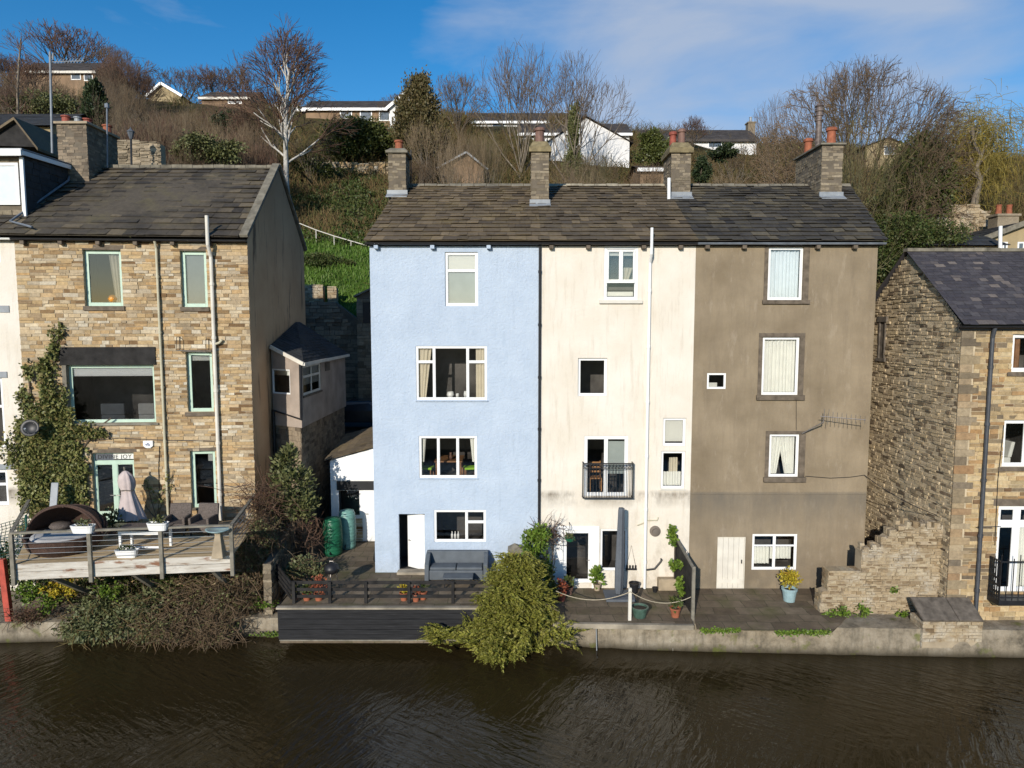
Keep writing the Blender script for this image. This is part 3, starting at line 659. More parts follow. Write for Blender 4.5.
# ajar white door: hinge on the right, leaf swung inwards
a, b, c, d = hd
q = MB(); hp = WB.pt(b-.02, c+.05, -.05); dirv = (-WB.u*math.cos(R(33)) + -WB.n*math.sin(R(33))); ln = (b-a)*.86
q.obox(hp, dirv*ln, Vector((dirv.y, -dirv.x, 0))*.045, (0, 0, d-c-.1)); dr = q.build('door', M['white'], blue, bevel=.006); dr['label'] = 'plain white door standing ajar'
q = MB(); kp = hp + dirv*(ln-.08) + Vector((0, 0, 1.0)); q.tube([kp, kp+Vector((dirv.y, -dirv.x, 0))*-.06, kp+Vector((dirv.y, -dirv.x, 0))*-.06+dirv*-.1], .012, 6); q.tube([kp, kp+Vector((dirv.y, -dirv.x, 0))*.1], .012, 6); q.build('door_handle', M['steel'], dr)
q = MB(); P = lambda u, z, y: WB.pt(u, z, y)
q.poly(P(a-.3, c, -1.6), P(b+.5, c, -1.6), P(b+.5, d, -1.6), P(a-.3, d, -1.6)); q.poly(P(a-.3, c, -.15), P(a-.3, c, -1.6), P(a-.3, d, -1.6), P(a-.3, d, -.15)); q.poly(P(b+.5, c, -.15), P(b+.5, d, -.15), P(b+.5, d, -1.6), P(b+.5, c, -1.6)); q.poly(P(a-.3, d, -.15), P(a-.3, d, -1.6), P(b+.5, d, -1.6), P(b+.5, d, -.15)); q.poly(P(a-.3, c+.02, -.0), P(b+.5, c+.02, -.0), P(b+.5, c+.02, -1.6), P(a-.3, c+.02, -1.6))
q.build('hallway', M['room'], blue)
q = MB(); q.wbox(WB, a-.05, b+.08, c+.004, c+.1, -.1, .28); q.build('doorstep', M['concrete'], blue, bevel=.01)
uD = WB.L-.03; pipe(blue, WB, [(uD, ZE-.02, .07), (uD, zpx(555), .07)], .045, 'black')
chimney(blue, at_Y(388, 170, 27.4).x, at_Y(406, 170, 27.4).x, 27.4, 28.5, ZR-1.6, at_Y(400, 153, 27.4).z, potspec=((0, 0, .17, .42, 'terracotta'),), label='stone chimney with one orange pot')
c2x0, c2x1 = at_Y(531, 180, 26.4).x, at_Y(549, 180, 26.4).x
chimney(blue, c2x0, c2x1, 26.4, 27.3, ZR-1.8, at_Y(540, 152, 26.4).z, cap=.42, capm='lichen', potspec=((0, 0, .2, .6, 'pot_brown'),), label='tall stone chimney with a brown square pot')
tv = MB(); tv.tube([at_Y(411, 150, 27.9), at_Y(411, 186, 27.9)], .025, 6); tv.tube([at_Y(406, 159, 27.9), at_Y(412, 160, 27.9)], .02, 5); tv.build('aerial_bracket', M['black'], blue)

# ---- cream house
cream = thing('terraced_house', (X1, Y0, .9), 'cream painted house with stained base and small iron balcony, middle of the joined row', 'house')
WC = Wall((X1, Y0), (X2, Y0))
_, h1 = window(cream, WC, (604, 246, 638, 300), ((1, (.66, .34)),), ft=.09, curt=((0, 1, .86, 1, 'curtain_white', 'flat'), (.6, .95, .35, .62, 'curtain', 'tieL'), (.05, .95, .03, .12, 'curtain_white', 'flat')), inset=.03, sill=('offwhite', .16, .12, .09))
f, _ = window(cream, WC, (607, 250, 635, 283), ((.5, (1,)), (.5, (1,))), ft=.045, inset=-.01, room=.3, name='casement', bar=.09)
_, h2 = window(cream, WC, (578, 358, 607, 396), ft=.09, inset=.075)
_, h3 = window(cream, WC, (584, 436, 628, 496), ((.5, (1,)), (.5, (1,))), ft=.1, inset=.03, bar=.09, name='balcony_door', room=2.4, curt=((.55, 1, .35, .95, 'frost', 'flat'),))
_, h4 = window(cream, WC, (663, 418, 686, 446), ft=.09, inset=.075, curt=((0, 1, .06, 1, 'blind', 'flat'),))
_, h5 = window(cream, WC, (661, 451, 685, 489), ft=.09, inset=.075, curt=((.0, 1, .0, .42, 'curtain_white', 'fold'), (.35, .8, .42, .85, 'curtain', 'fold')), sill=('offwhite', .03, .05, .05))
fd, h6 = window(cream, WC, (563, 530, 592, 583), ft=.13, inset=.04, name='glazed_door')
h6 = (h6[0], h6[1], h6[2], h6[3])
_, h7 = window(cream, WC, (600, 529, 628, 571), ft=.09, inset=.07, room=1.8)
house_shell(cream, X1, X2, X1, X2, .7, 'cream', [h1, h2, h3, h4, h5, h6, h7])
house_roof(cream, X1, X2, X1, X2, 'roof_mid', ridge='ridge_pale')
gutter(cream, WC, 0, WC.L, ZE-.03, 'gutter', skip=[h1])
q = MB(); q.tube([WC.pt(h6[1]-.09, 1.95, -.03), WC.pt(h6[1]-.09, 1.95, .02), WC.pt(h6[1]-.2, 1.95, .02)], .012, 6); q.build('door_handle', M['steel'], fd)
q = MB(); a, b, c, d = WC.rect((553, 526, 599, 585)); hw = h6
q.wbox(WC, a, hw[0], .93, d, .003, .03); q.wbox(WC, hw[1], b, .93, d, .003, .03); q.wbox(WC, hw[0], hw[1], hw[3], d, .003, .03); q.build('door_surround', M['white'], cream, bevel=.004)
# iron balcony
bal = MB(); a, b, c, d = WC.rect((582, 462, 632, 496)); D = .3
for zz in (c, d): bal.wbox(WC, a, b, zz-.02, zz+.02, D-.03, D); bal.wbox(WC, a, a+.03, zz-.02, zz+.02, 0, D-.03); bal.wbox(WC, b-.03, b, zz-.02, zz+.02, 0, D-.03)
bal.wbox(WC, a, b, d-.17, d-.15, D-.025, D-.005)
n = 15
for i in range(n+1):
    u = a+.012+(b-a-.024)*i/n; bal.wbox(WC, u-.009, u+.009, c+.02, d-.02, D-.024, D-.006)
    if i < n:
        um = u+(b-a)/n/2; cc = WC.pt(um, d-.085, D-.015); bal.tube([cc + WC.u*.05*math.cos(k) + Vector((0, 0, .055*math.sin(k))) for k in [j*math.pi/4 for j in range(9)]], .007, 4)
for u in (a+.1, a+.2, b-.1, b-.2):
    pass
for k in (.1, .2): bal.wbox(WC, a, a+.016, c, d, k-.008, k+.008); bal.wbox(WC, b-.016, b, c, d, k-.008, k+.008)
bal.build('balcony_railing', M['black'], cream)
# pipes, vents
up, zp0 = WC.px(650, 240); _, zpt = WC.px(651, 229)
pipe(cream, WC, [(up, zpt, .30), (up, ZE-.35, .30), (up, ZE-.62, .09), (up, .95, .09)], .05, 'white')
q = MB(); u_, z_ = WC.px(655, 531); q.tube([WC.pt(u_, z_, -.05), WC.pt(u_, z_, .05)], .19, 20); q.tube([WC.pt(u_, z_, .05), WC.pt(u_, z_, .14)], .11, 16); q.build('flue_vent', M['render_grey'], cream)
q = MB(); p = [WC.px(646, 569), WC.px(654, 568), WC.px(660, 561), WC.px(661, 559)]; q.tube([WC.pt(p[0][0], p[0][1], .09)]+[WC.pt(u, z, .09) for u, z in p[1:]]+[WC.pt(p[-1][0], p[-1][1], -.02)], .035, 8); q.build('waste_pipe', M['black'], cream)
q = MB(); p = [WC.px(647, 520), WC.px(657, 520), WC.px(658, 517)]; q.tube([WC.pt(u, z, .05) for u, z in p], .02, 6); p = [WC.px(637, 525), WC.px(645, 522)]; q.tube([WC.pt(u, z, .05) for u, z in p], .02, 6); q.build('thin_pipe', M['cream_pipe'], cream)
q = MB()
for (pa, pb) in (((553, 490), (580, 489)), ): pass
chimney(cream, at_Y(671, 170, 27.2).x, at_Y(691, 170, 27.2).x, 27.2, 28.6, ZR-1.6, at_Y(680, 153, 27.2).z, cap=.45, capm='lichen', potspec=((-.12, .25, .15, .62, 'pot_red'), (.12, -.2, .16, .6, 'pot_brown')), label='stone chimney with two red brown pots')
q = MB(); q.tube([at_Y(669, 194, 26.9)-Vector((0, 0, .2)), at_Y(669, 178, 26.9)], .065, 10); q.build('soil_stack', M['white'], cream)

# ---- brown house
brown = thing('terraced_house', (X2, Y0, .87), 'brown cement rendered house with stone framed windows, right end of the joined row', 'house')
WD = Wall((X2, Y0), (XR, Y0))
def surround(r, h, parts):
    q = MB(); a, b, c, d = WD.rect(r); e = .012
    for (x0, x1, y0, y1, dd) in ((a, h[0], h[2], h[3], .02), (h[1], b, h[2], h[3], .02), (a, b, h[3], d, .03), (a-.04, b+.04, c, h[2], .09)):
        if x1-x0 > .01 and y1-y0 > .01: q.wbox(WD, x0, x1, y0, y1, -.02, dd)
    q.build('stone_surround', M['sillstone'], parts, bevel=.008)
f, h1 = window(brown, WD, (768, 247, 803, 300), ft=.09, inset=.05, curt=((0, .52, 0, 1, 'curtain_blue', 'fold'), (.5, 1, 0, 1, 'curtain_blue', 'fold'))); surround((764, 244, 809, 304), h1, f)
f, h2 = window(brown, WD, (762, 337, 799, 395), ft=.09, inset=.05, curt=((0, .5, 0, 1, 'curtain_white', 'fold'), (.49, 1, 0, 1, 'curtain_white', 'fold'))); surround((758, 333, 804, 400), h2, f)
f, h3 = window(brown, WD, (769, 434, 799, 477), ft=.09, inset=.05, curt=((0, .5, 0, 1, 'curtain_white', 'tieL'), (.3, 1, 0, 1, 'curtain_white', 'tieR'))); surround((765, 431, 805, 482), h3, f)
_, h4 = window(brown, WD, (707, 373, 726, 389), ft=.07, inset=.02, curt=((.0, .6, 0, .35, 'blind', 'flat'),))
_, h5 = window(brown, WD, (752, 534, 797, 570), ((.5, (.3,)), (.5, (.3,))), ft=.07, inset=.03, curt=((.02, .4, .1, .62, 'curtain_white', 'fold'), (.42, .95, .25, .62, 'curtain_white', 'fold')))
q = MB(); aa, bb, cc, dd = h5; q.wbox(WD, aa+.07, bb-.07, dd-.46, dd-.4, -.085, -.032); q.build('transom', M['white'], brown, bevel=.005)
hd = WD.rect((717, 537, 745, 591)); hd = (hd[0], hd[1], .87, hd[3])
house_shell(brown, X2, XR, X2, RXR, .7, 'brown', [h1, h2, h3, h4, h5, hd])
house_roof(brown, X2, XR, X2, RXR, 'roof_dark', ov1=.16)
gutter(brown, WD, 0, WD.L+.15, ZE-.03, 'gutter_grey', skip=[h1])
a, b, c, d = hd; q = MB(); n = 5
for i in range(n): q.wbox(WD, a+.03+(b-a-.06)*i/n+.004, a+.03+(b-a-.06)*(i+1)/n-.004, c+.05, d-.03, -.09, -.045)
q.wbox(WD, a+.04, b-.04, c+.22, c+.36, -.05, -.03); q.wbox(WD, a, a+.03, c, d, -.12, -.02); q.wbox(WD, b-.03, b, c, d, -.12, -.02); q.wbox(WD, a+.03, b-.03, d-.03, d, -.12, -.02); q.wbox(WD, a, b, c, c+.045, -.12, -.02)
dr = q.build('boarded_door', M['offwhite'], brown, bevel=.004)
q = MB(); q.wbox(WD, b-.13, b-.1, c+.95, c+1.08, -.045, .0); q.build('door_latch', M['black'], dr)
q = MB(); u_, z_ = WD.px(780, 489); q.wbox(WD, 0.01, WD.L-.02, zg-.02, zg+.05, .003, .022); q.build('render_ledge', M['brown'], brown, bevel=.01)
q = MB(); p = [WD.px(801, 433), WD.px(817, 420)]; p0, p1 = WD.pt(p[0][0], p[0][1], .0), WD.pt(p[1][0], p[1][1], .5); q.tube([p0, WD.pt(p[0][0], p[0][1], .1), p1, p1+Vector((0, 0, .28))], .022, 8); q.build('aerial_arm', M['steel'], brown)
# the yagi belongs to the aerial
q = MB(); a0 = p1+Vector((-.12, 0, .2)); a1 = p1+Vector((1.25, -.35, .12)); q.tube([a0, a1], .014, 5)
for i in range(10):
    c_ = a0.lerp(a1, .08+.1*i); e_ = .2-.008*i; q.tube([c_-Vector((.0, 0, e_)), c_+Vector((.0, 0, e_))] if i > 1 else [c_-Vector((.02, 0, .26)), c_+Vector((.02, 0, .26))], .009, 4)
q.build('yagi_aerial', M['steel'], brown)
q = MB(); p = [WD.px(805, 476), WD.px(830, 478), WD.px(850, 477), WD.px(864, 475)]; q.tube([WD.pt(u, z, .02) for u, z in p], .012, 5); p = [WD.px(796, 395), WD.px(796, 430)]; q.tube([WD.pt(u, z, .02) for u, z in p], .01, 5); q.build('cable', M['black'], brown)
cx0, cx1 = at_Y(821.5, 165, 27.2).x, at_Y(843, 165, 27.2).x
chimney(brown, cx0, cx1, 27.2, 29.7, ZR-1.9, at_Y(832, 145, 27.2).z, cap=.16, potspec=(), label='long stone chimney with two orange pots and a steel flue')
chx = [o for o in kids(brown) if o.name.startswith('chimney')][0]; zt = at_Y(832, 145, 27.2).z+.14; cm = (cx0+cx1)/2
pots(None, [((cm+.1, 27.6, zt), .19, .62, 'terracotta'), ((cm-.12, 29.2, zt), .17, .62, 'terracotta')], chx)
q = MB(); q.lathe((cm-.1, 28.3, zt-.05), [(.125, 0), (.125, 1.1), (.155, 1.12), (.155, 1.18), (.125, 1.2), (.125, 1.3), (.16, 1.32), (.16, 1.38), (.125, 1.4), (.125, 1.48), (.16, 1.5), (.16, 1.56), (.13, 1.58), (.13, 1.66), (.17, 1.7), (.1, 1.8)], 16); q.build('metal_flue', M['flue'], chx)
# lead flashings at the chimney feet
for h_, (xa, xb, yy) in ((blue, (at_Y(388, 170, 27.4).x, at_Y(406, 170, 27.4).x, 27.4)), (blue, (c2x0, c2x1, 26.4)), (cream, (at_Y(671, 170, 27.2).x, at_Y(691, 170, 27.2).x, 27.2)), (brown, (cx0, cx1, 27.2))):
    zz = ZEAVE + (yy-EY)/(RY-EY)*(ZR-ZEAVE); q = MB()
    q.bx(xa-.05, xb+.05, yy-.035, yy+.02, zz-.08, zz+.2); q.obox((xa-.06, yy-.3, zz-.17+.055), (xb-xa+.12, 0, 0), (0, .28, .155), (0, 0, .02)); q.build('flashing', M['lead'], h_)
# ================================================================== LEFT STONE HOUSE, its neighbour and extension
GX = -9.4
WL = Wall((at_Y(18, 300, 24.0).x, 24.0), (GX, 24.6))
DZ = 3.08                                            # deck level
left = thing('stone_house', WL.pt(0, DZ), 'buff stone house with mint green windows and a raised timber deck', 'house')
LE = WL.px(130, 240)[1]                              # wall head
WLX = dict(curt=())
f, h1 = window(left, WL, (84, 250, 122, 306), ft=.125, fm='mint', inset=.12, sill=('sillstone', .06, .16, .07), lintel=('sillstone', .1, .17, .015), curt=((.62, 1.0, .0, 1, 'curtain', 'tieR'),))
_, h2 = window(left, WL, (181, 251, 207, 307), ft=.125, fm='mint', inset=.12, sill=('sillstone', .05, .15, .07), lintel=('sillstone', .08, .16, .015), curt=((0, 1, .0, 1, 'frost', 'flat'),))
_, h3 = window(left, WL, (68, 365, 155, 423), ft=.11, fm='mint', inset=.14, curt=((0, 1, .84, 1, 'white', 'flat'),), room=2.4)
_, h4 = window(left, WL, (187, 352, 213, 412), ft=.125, fm='mint', inset=.12, sill=('sillstone', .1, .14, .07), lintel=('sillstone', .1, .08, .06), curt=((0, 1, .9, 1, 'curtain_white', 'flat'),))
_, h5 = window(left, WL, (191, 451, 216, 508), ft=.125, fm='mint', inset=.12, lintel=('sillstone', .08, .14, .015), sill=('sillstone', .03, .08, .04), curt=((.7, .95, .85, 1, 'curtain_white', 'flat'),))
a, b, c, d = WL.rect((93, 453, 135, 517)); c = DZ
ft_, hT = window(left, WL, ('r', a, b, d-.34, d), ft=.05, fm='mint', inset=.12, name='transom_window', lintel=('sillstone', .12, .18, .012))
f6, h6 = window(left, WL, ('r', a, b, DZ+.02, d-.34), ((.5, (.82,)), (.5, (.82,))), ft=.09, bar=.16, fm='mint', inset=.12, name='french_door', room=2.2)
q = MB(); q.wbox(WL, a+.09, b-.09, DZ+.11, DZ+.4, -.2, -.135); um = (a+b)/2
q.build('door_panel', M['mint'], f6); q = MB()
for s in (-.05, .05): q.tube([WL.pt(um+s, DZ+1.0, -.13), WL.pt(um+s, DZ+1.0, -.05), WL.pt(um+s*3.6, DZ+1.0, -.05)], .013, 6)
q.build('door_handle', M['steel'], f6)
h6 = (a, b, DZ-.2, d)
LZB = -.2
holes = [h1, h2, h3, h4, h5, h6]
AP = Vector((-9.52, 28.5, at_Y(281, 167, 28.5).z))   # ridge end over the gable
BKx, BKy = -9.75, 32.4
BZ = at_Y(304, 251, 32.4).z
XLE = -17.6
m = MB(); wall_holes(m, WL, 0, WL.L, LZB, LE+.06, holes, .2)
wl = m.build('wall', M['mortar'], left)
m = MB(); stones(m, WL, 0, WL.L, LZB, LE+.04, holes, h=(.075, .15), wd=(.16, .55), prot=(.004, .028)); m.build('stonework', M['sand'], wl)
m = MB(); k = [(GX, 24.6), (BKx, BKy)]
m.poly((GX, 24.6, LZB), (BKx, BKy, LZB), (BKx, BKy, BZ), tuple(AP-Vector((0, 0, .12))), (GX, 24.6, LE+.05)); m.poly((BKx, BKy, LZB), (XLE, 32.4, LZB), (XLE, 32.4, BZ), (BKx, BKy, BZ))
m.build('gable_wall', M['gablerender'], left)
e0, e1 = WL.pt(-.02, LE+.1, .26), WL.pt(WL.L-.22, LE+.1, .26); r0 = Vector((e0.x, 28.5, AP.z)); r1 = AP-Vector((.24, 0, 0))
m = MB(); slates(m, e0, e1, r0, r1, .35, (.28, .7), .06, .011)
b0, b1 = Vector((XLE, 32.7, BZ)), Vector((BKx, 32.7, BZ)); slates(m, b1, b0, AP, r0, .3, (.3, .7), .036); rl = m.build('roof', M['roof_left'], left)
m = MB(); n = 18
for i in range(n):
    p, r = r0.lerp(AP, i/n), r0.lerp(AP, (i+1)/n-.002); m.obox(p+Vector((0, -.14, -.06)), r-p, (0, .28, 0), (0, 0, rnd.uniform(.1, .13)))
m.build('ridge', M['coping'], rl)
# verge coping up the gable
m = MB(); v0, v1 = WL.pt(WL.L-.2, LE+.1, .2), AP+Vector((-.22, 0, .05)); n = 5
for i in range(n):
    p, r = v0.lerp(v1, i/n), v0.lerp(v1, (i+1)/n-.004); m.obox(p, Vector((.3, 0, 0)), r-p, Vector((0, -.5, .75)).normalized()*.11)
v1 = AP+Vector((-.22, 0, .05)); v2 = Vector((BKx-.2, BKy+.2, BZ+.03))
m.obox(v1, Vector((.3, 0, 0)), v2-v1, (0, .06, .1)); m.build('verge_coping', M['coping'], left, bevel=.012)
gutter(left, WL, 0, WL.L, LE-.06, 'gutter')
# timber lintel over the wide window, steel grille box, cables
q = MB(); a_, b_, c_, d_ = WL.rect((60, 347, 156, 364)); q.wbox(WL, a_, b_, h3[3]+.004, d_, -.1, .06); q.build('timber_lintel', M['wood_dark'], left, bevel=.01)
q = MB(); q.wbox(WL, a_+.05, a_+.2, h3[2]-.1, h3[3], -.1, .05); q.wbox(WL, h3[0]-.05, h3[1]+.1, h3[2]-.08, h3[2]-.004, -.1, .08); q.build('timber_sill', M['wood_grey'], left, bevel=.008)
q = MB(); p = [WL.px(180, 337), WL.px(180, 350), WL.px(209, 352), WL.px(209, 339)]; 
for dd in (.05, .3): q.tube([WL.pt(u, z, dd) for u, z in p], .012, 5)
for u, z in p: q.tube([WL.pt(u, z, 0), WL.pt(u, z, .3)], .012, 5)
q.build('plant_bracket', M['black'], left)
def wp(W, l, d=.09): return [W.px(*k)+(d,) for k in l]
u1_, zt1 = WL.px(157, 240); u2_, zt2 = WL.px(210, 217); _, ze2 = WL.px(213, 243)
pipe(left, WL, [(u1_, LE-.05, .2), (u1_, LE-.3, .1), (u1_, DZ+.05, .1)], .045, 'cream_pipe')
pipe(left, WL, [(u2_, zt2, .32), (u2_, ze2-.1, .32), (u2_+.02, ze2-.5, .12), (u2_+.02, DZ+.05, .12)], .065, 'offwhite')
q = MB(); p = WL.px(225, 341); q.tube([WL.pt(u2_+.02, p[1]-.12, .12), WL.pt(u2_+.2, p[1]-.06, .12), WL.pt(u2_+.3, p[1]+.05, .12)], .045, 8); q.build('pipe_branch', M['cream_pipe'], left)
q = MB()
for l in (((84, 441), (120, 438), (165, 440), (215, 441)), ((216, 483), (235, 487), (251, 484)), ((160, 446), (159, 470), (160, 500))): q.tube([WL.pt(u, z, d) for u, z, d in wp(WL, l, .035)], .014, 5)
q.build('cable', M['black'], left)
# white alarm plaque with a small blue mark
q = MB(); u, z = WL.px(149, 444); q.extrude([WL.pt(u+x_, z+y_, .09) for x_, y_ in ((-.17, .13), (-.17, -.06), (-.08, -.13), (.08, -.13), (.17, -.06), (.17, .13))], WL.n*-.09); al = q.build('alarm_box', M['white'], left, bevel=.01)
q = MB()
for dx, dy, ww, hh in ((-.06, .0, .05, .03), (.0, .02, .06, .05), (.05, -.02, .05, .04), (-.02, -.045, .12, .014)): q.wbox(WL, u+dx-ww/2, u+dx+ww/2, z+dy-hh/2, z+dy+hh/2, .092, .096)
q.build('emblem', plain('blue_mark', (.06, .09, .2)), al)
# lettering in the transom
def text_mesh(name, s, size, W, u, z, d, mat, parent):
    cu = bpy.data.curves.new(name, 'FONT'); cu.body = s; cu.size = size; cu.extrude = .004; cu.space_character = 1.12; cu.align_x = 'CENTER'; cu.align_y = 'CENTER'
    t = bpy.data.objects.new(name, cu); COL.objects.link(t); dg = bpy.context.evaluated_depsgraph_get(); me = bpy.data.meshes.new_from_object(t.evaluated_get(dg)); bpy.data.objects.remove(t)
    o = bpy.data.objects.new(name, me); COL.objects.link(o); me.materials.append(mat); o.parent = parent
    from mathutils import Matrix
    mt = Matrix((W.u, Vector((0, 0, 1)), W.n)).transposed().to_4x4(); mt.translation = W.pt(u, z, d) - root_off(parent); o.matrix_local = mt; return o
q = MB(); a_, b_ = hT[0]+.07, hT[1]-.07; q.wbox(WL, a_+.0, a_+(b_-a_)*.47, hT[2]+.06, hT[3]-.06, -.149, -.146); q.build('film_painted_shade', M['umb_grey'], ft_)  # left half of the film: partial shadow on the transom painted as darker colour
q = MB(); q.wbox(WL, a_+(b_-a_)*.47, b_-.0, hT[2]+.09, hT[3]-.06, -.149, -.146); q.build('film_pale', M['curtain_white'], ft_)
text_mesh('lettering', 'DIVINE JOY', .21, WL, (hT[0]+hT[1])/2, (hT[2]+hT[3])/2, -.141, M['black'], ft_)
# orange vase on the upper sill, small ornament in the slim window
def vase(W, u, z, d, prof, m, label, cat, name):
    p = W.pt(u, z, d); q = MB(); q.lathe(p, prof, 16); o = q.build(name, M[m], None, smooth=True); tag(o, label, cat); return o
u, z = WL.px(109, 299); vase(WL, u, h1[2]+.095, -.29, [(.06, 0), (.14, .06), (.17, .17), (.12, .27), (.06, .31)], 'orange', 'round orange glass vase on the sill of the top left mint window', 'vase', 'vase')

# ---- big party chimney with its aerial poles
c0, c1 = at_Y(57, 140, 27.3).x, at_Y(87, 140, 27.3).x
zt = at_Y(72, 124, 27.3).z
chimney(left, c0, c1, 27.3, 29.4, LE, zt, mat='darkrub', cap=.2, capm='mortar', potspec=(), label='broad stone chimney stack with four terracotta pots')
chx = [o for o in kids(left) if o.name.startswith('chimney')][0]
pots(None, [((c0+.2, 27.6, zt+.1), .16, .3, 'pot_red'), ((c0+.6, 27.7, zt+.1), .14, .28, 'lead'), ((c0+.85, 27.9, zt+.1), .17, .27, 'pot_red'), ((c0+1.0, 29.0, zt+.1), .18, .34, 'terracotta')], chx)
q = MB(); p0, p1 = at_Y(51.5, 140, 27.2), at_Y(50, 52, 27.2); q.tube([p0-Vector((0, 0, .5)), p1], .042, 8); q.tube([at_Y(53, 60, 27.2), at_Y(53, 53, 27.2)], .03, 6)
a0, a1 = at_Y(52, 62, 27.2), at_Y(84, 61, 26.4); q.tube([a0, a1], .02, 5)
for i in range(9):
    c_ = a0.lerp(a1, .15+.1*i); q.tube([c_-Vector((0, .1, .1)), c_+Vector((0, .1, .14))], .014, 4)
q.build('television_aerial', M['lead'], left)
q = MB(); q.tube([at_Y(107, 160, 28.2)-Vector((0, 0, .3)), at_Y(107, 103, 28.2)], .034, 8); q.tube([at_Y(107, 108, 28.2), at_Y(107, 104, 28.2)], .09, 8); q.build('vent_pole', M['gutter_grey'], left)
q = MB(); q.obox((c0-.02, 27.0, zt-3.0), (c1-c0+.1, 0, 0), (0, .3, .2), (0, 0, .02)); q.build('flashing', M['lead'], left)

def on_roof(px, py):
    d = ray(px, py); s0 = (AP.z-(LE+.1))/(28.5-23.74); k = (LE+.1-s0*23.74-CAMZ)/(d.z-s0*d.y); return Vector((d.x*k, d.y*k, CAMZ+d.z*k))
# ---- cream neighbour on the far left with slate hung dormer
XN = -27.5
WN = Wall((XN, 24.0-.6), (WL.A.x, 24.0))
nb = thing('terraced_house', WN.pt(0, 0.6), 'cream house cut off at the far left edge, with stone hung dormer on its roof', 'house')
nl = WN.L
def nw(r, **k): return window(nb, WN, r, **k)
_, n1 = nw((-70, 378, 4, 448), cols=((.5, (1,)), (.5, (.4, .6))), ft=.1, inset=.08, lintel=('lead', .2, .22, .03))
_, n2 = nw((-70, 470, 8, 506), cols=((.5, (1,)), (.5, (.4, .6))), ft=.1, inset=.08, lintel=('lead', .2, .2, .03))
_, n3 = nw((-60, 241, 0, 262), cols=((.5, (1,)), (.5, (1,))), ft=.1, inset=.08)
_, n4 = nw((-90, 525, 2, 590), cols=((.5, (1,)), (.5, (1,))), ft=.1, inset=.08)
m = MB(); wall_holes(m, WN, 0, nl, .5, LE+.06, [n1, n2, n3, n4]); m.poly((XN, 23.4, .5), (XN, 33, .5), (XN, 33, LE), (XN, 28.5, AP.z-.1), (XN, 23.4, LE)); m.poly((XN, 33, .5), (XLE, 33, .5), (XLE, 33, LE), (XN, 33, LE)); m.build('wall', M['cream'], nb)
m = MB(); u_, z_ = WN.px(2, 309); m.wbox(WN, u_-1.3, u_+.25, z_-.12, z_+.12, .002, .03); m.build('lintel', M['lead'], nb)
m = MB(); slates(m, WN.pt(-.2, LE+.1, .26), WN.pt(nl-.03, LE+.1, .26), Vector((XN, 28.5, AP.z)), Vector((WL.A.x-.03, 28.5, AP.z)), .35, (.28, .7), .06, .011); slates(m, Vector((XLE, 33.3, LE)), Vector((XN, 33.3, LE)), Vector((XLE, 28.5, AP.z)), Vector((XN, 28.5, AP.z)), .3, (.3, .7), .036); m.build('roof', M['roof_left'], nb)
gutter(nb, WN, 0, nl, LE-.06, 'curtain_white')
# dormer
dx1 = at_Y(25, 180, 24.9).x; dzt = at_Y(24, 152, 24.9).z; dzb = at_Y(27, 215, 24.9).z
WM = Wall((dx1-4.6, 24.9), (dx1, 24.9)); WMr = Wall((dx1, 24.9), (dx1, 28.2))
core = MB(); core.bx(dx1-4.58, dx1-.02, 24.92, 28.2, dzb-.6, dzt); dm = core.build('dormer', M['mortar_dark'], nb)
s = MB(); a_, b_, c_, d_ = WM.rect((-40, 163, 20, 205)); stones(s, WM, 0, WM.L, dzb-.3, dzt, [(a_, b_, c_, d_)], h=(.22, .26), wd=(.3, .6), prot=(.0, .02)); s.build('front_stone', M['chim'], dm)
s = MB(); stones(s, WMr, 0, WMr.L, dzb-.2, dzt, h=(.22, .26), wd=(.28, .5), prot=(.0, .025)); s.build('cheek_slates', M['roof_ext'], dm)
q = MB(); q.wbox(WM, a_, b_, c_, d_, -.01, .02); q.wbox(WM, a_, a_+.1, c_, d_, .02, .06); q.wbox(WM, b_-.1, b_, c_, d_, .02, .06); q.wbox(WM, a_+.1, b_-.1, d_-.1, d_, .02, .06); q.wbox(WM, a_+.1, b_-.1, c_, c_+.1, .02, .06); q.wbox(WM, (a_+b_)/2-.05, (a_+b_)/2+.05, c_+.1, d_-.1, .02, .058)
dw_ = q.build('dormer_window', M['white'], dm); q = MB(); q.wbox(WM, a_+.12, b_-.12, c_+.12, d_-.12, .021, .03); q.build('pane', M['curtain_blue'], dw_)
q = MB(); q.obox((dx1-4.75, 24.6, dzt), (4.9, 0, 0), (0, 3.7, .12), (0, 0, .06)); q.build('flat_roof', M['lead'], dm)
q = MB(); q.obox((dx1-4.75, 24.58, dzt-.2), (4.88, 0, 0), (0, .06, 0), (0, 0, .24)); q.obox((dx1+.1, 24.66, dzt-.16), (.05, 0, 0), (0, 3.6, .12), (0, 0, .2)); q.wbox(WM, WM.L-.1, WM.L+.03, dzb-.2, dzt-.2, .02, .1); q.build('fascia', M['white'], dm, bevel=.01)
q = MB(); pl = [at_Y(71, 168, 27.9), on_roof(70, 184), on_roof(12, 225), on_roof(34, 231)]; q.tube([pl[0]]+[p+Vector((0, -.08, .12)) for p in pl[1:]], .04, 8); q.build('drainpipe', M['gutter_grey'], nb)
# gabled roof behind the dormer
q = MB(); pk = at_Y(17, 121, 31); bl, br_ = at_Y(-20, 145, 31), at_Y(36, 147, 31)
q.extrude([bl, br_, pk], (0, 3, 0)); q.build('rear_gable', M['wood_dark'], nb)
q = MB(); q.obox(pk+Vector((0, -.2, 0)), bl-pk+Vector((-.3, 0, -.2)), (0, 3.3, 0), (0, 0, .12)); q.obox(pk+Vector((0, -.2, 0)), br_-pk+Vector((.2, 0, -.2)), (0, 3.3, 0), (0, 0, .12)); q.build('rear_roof', M['roof_brown'], nb)

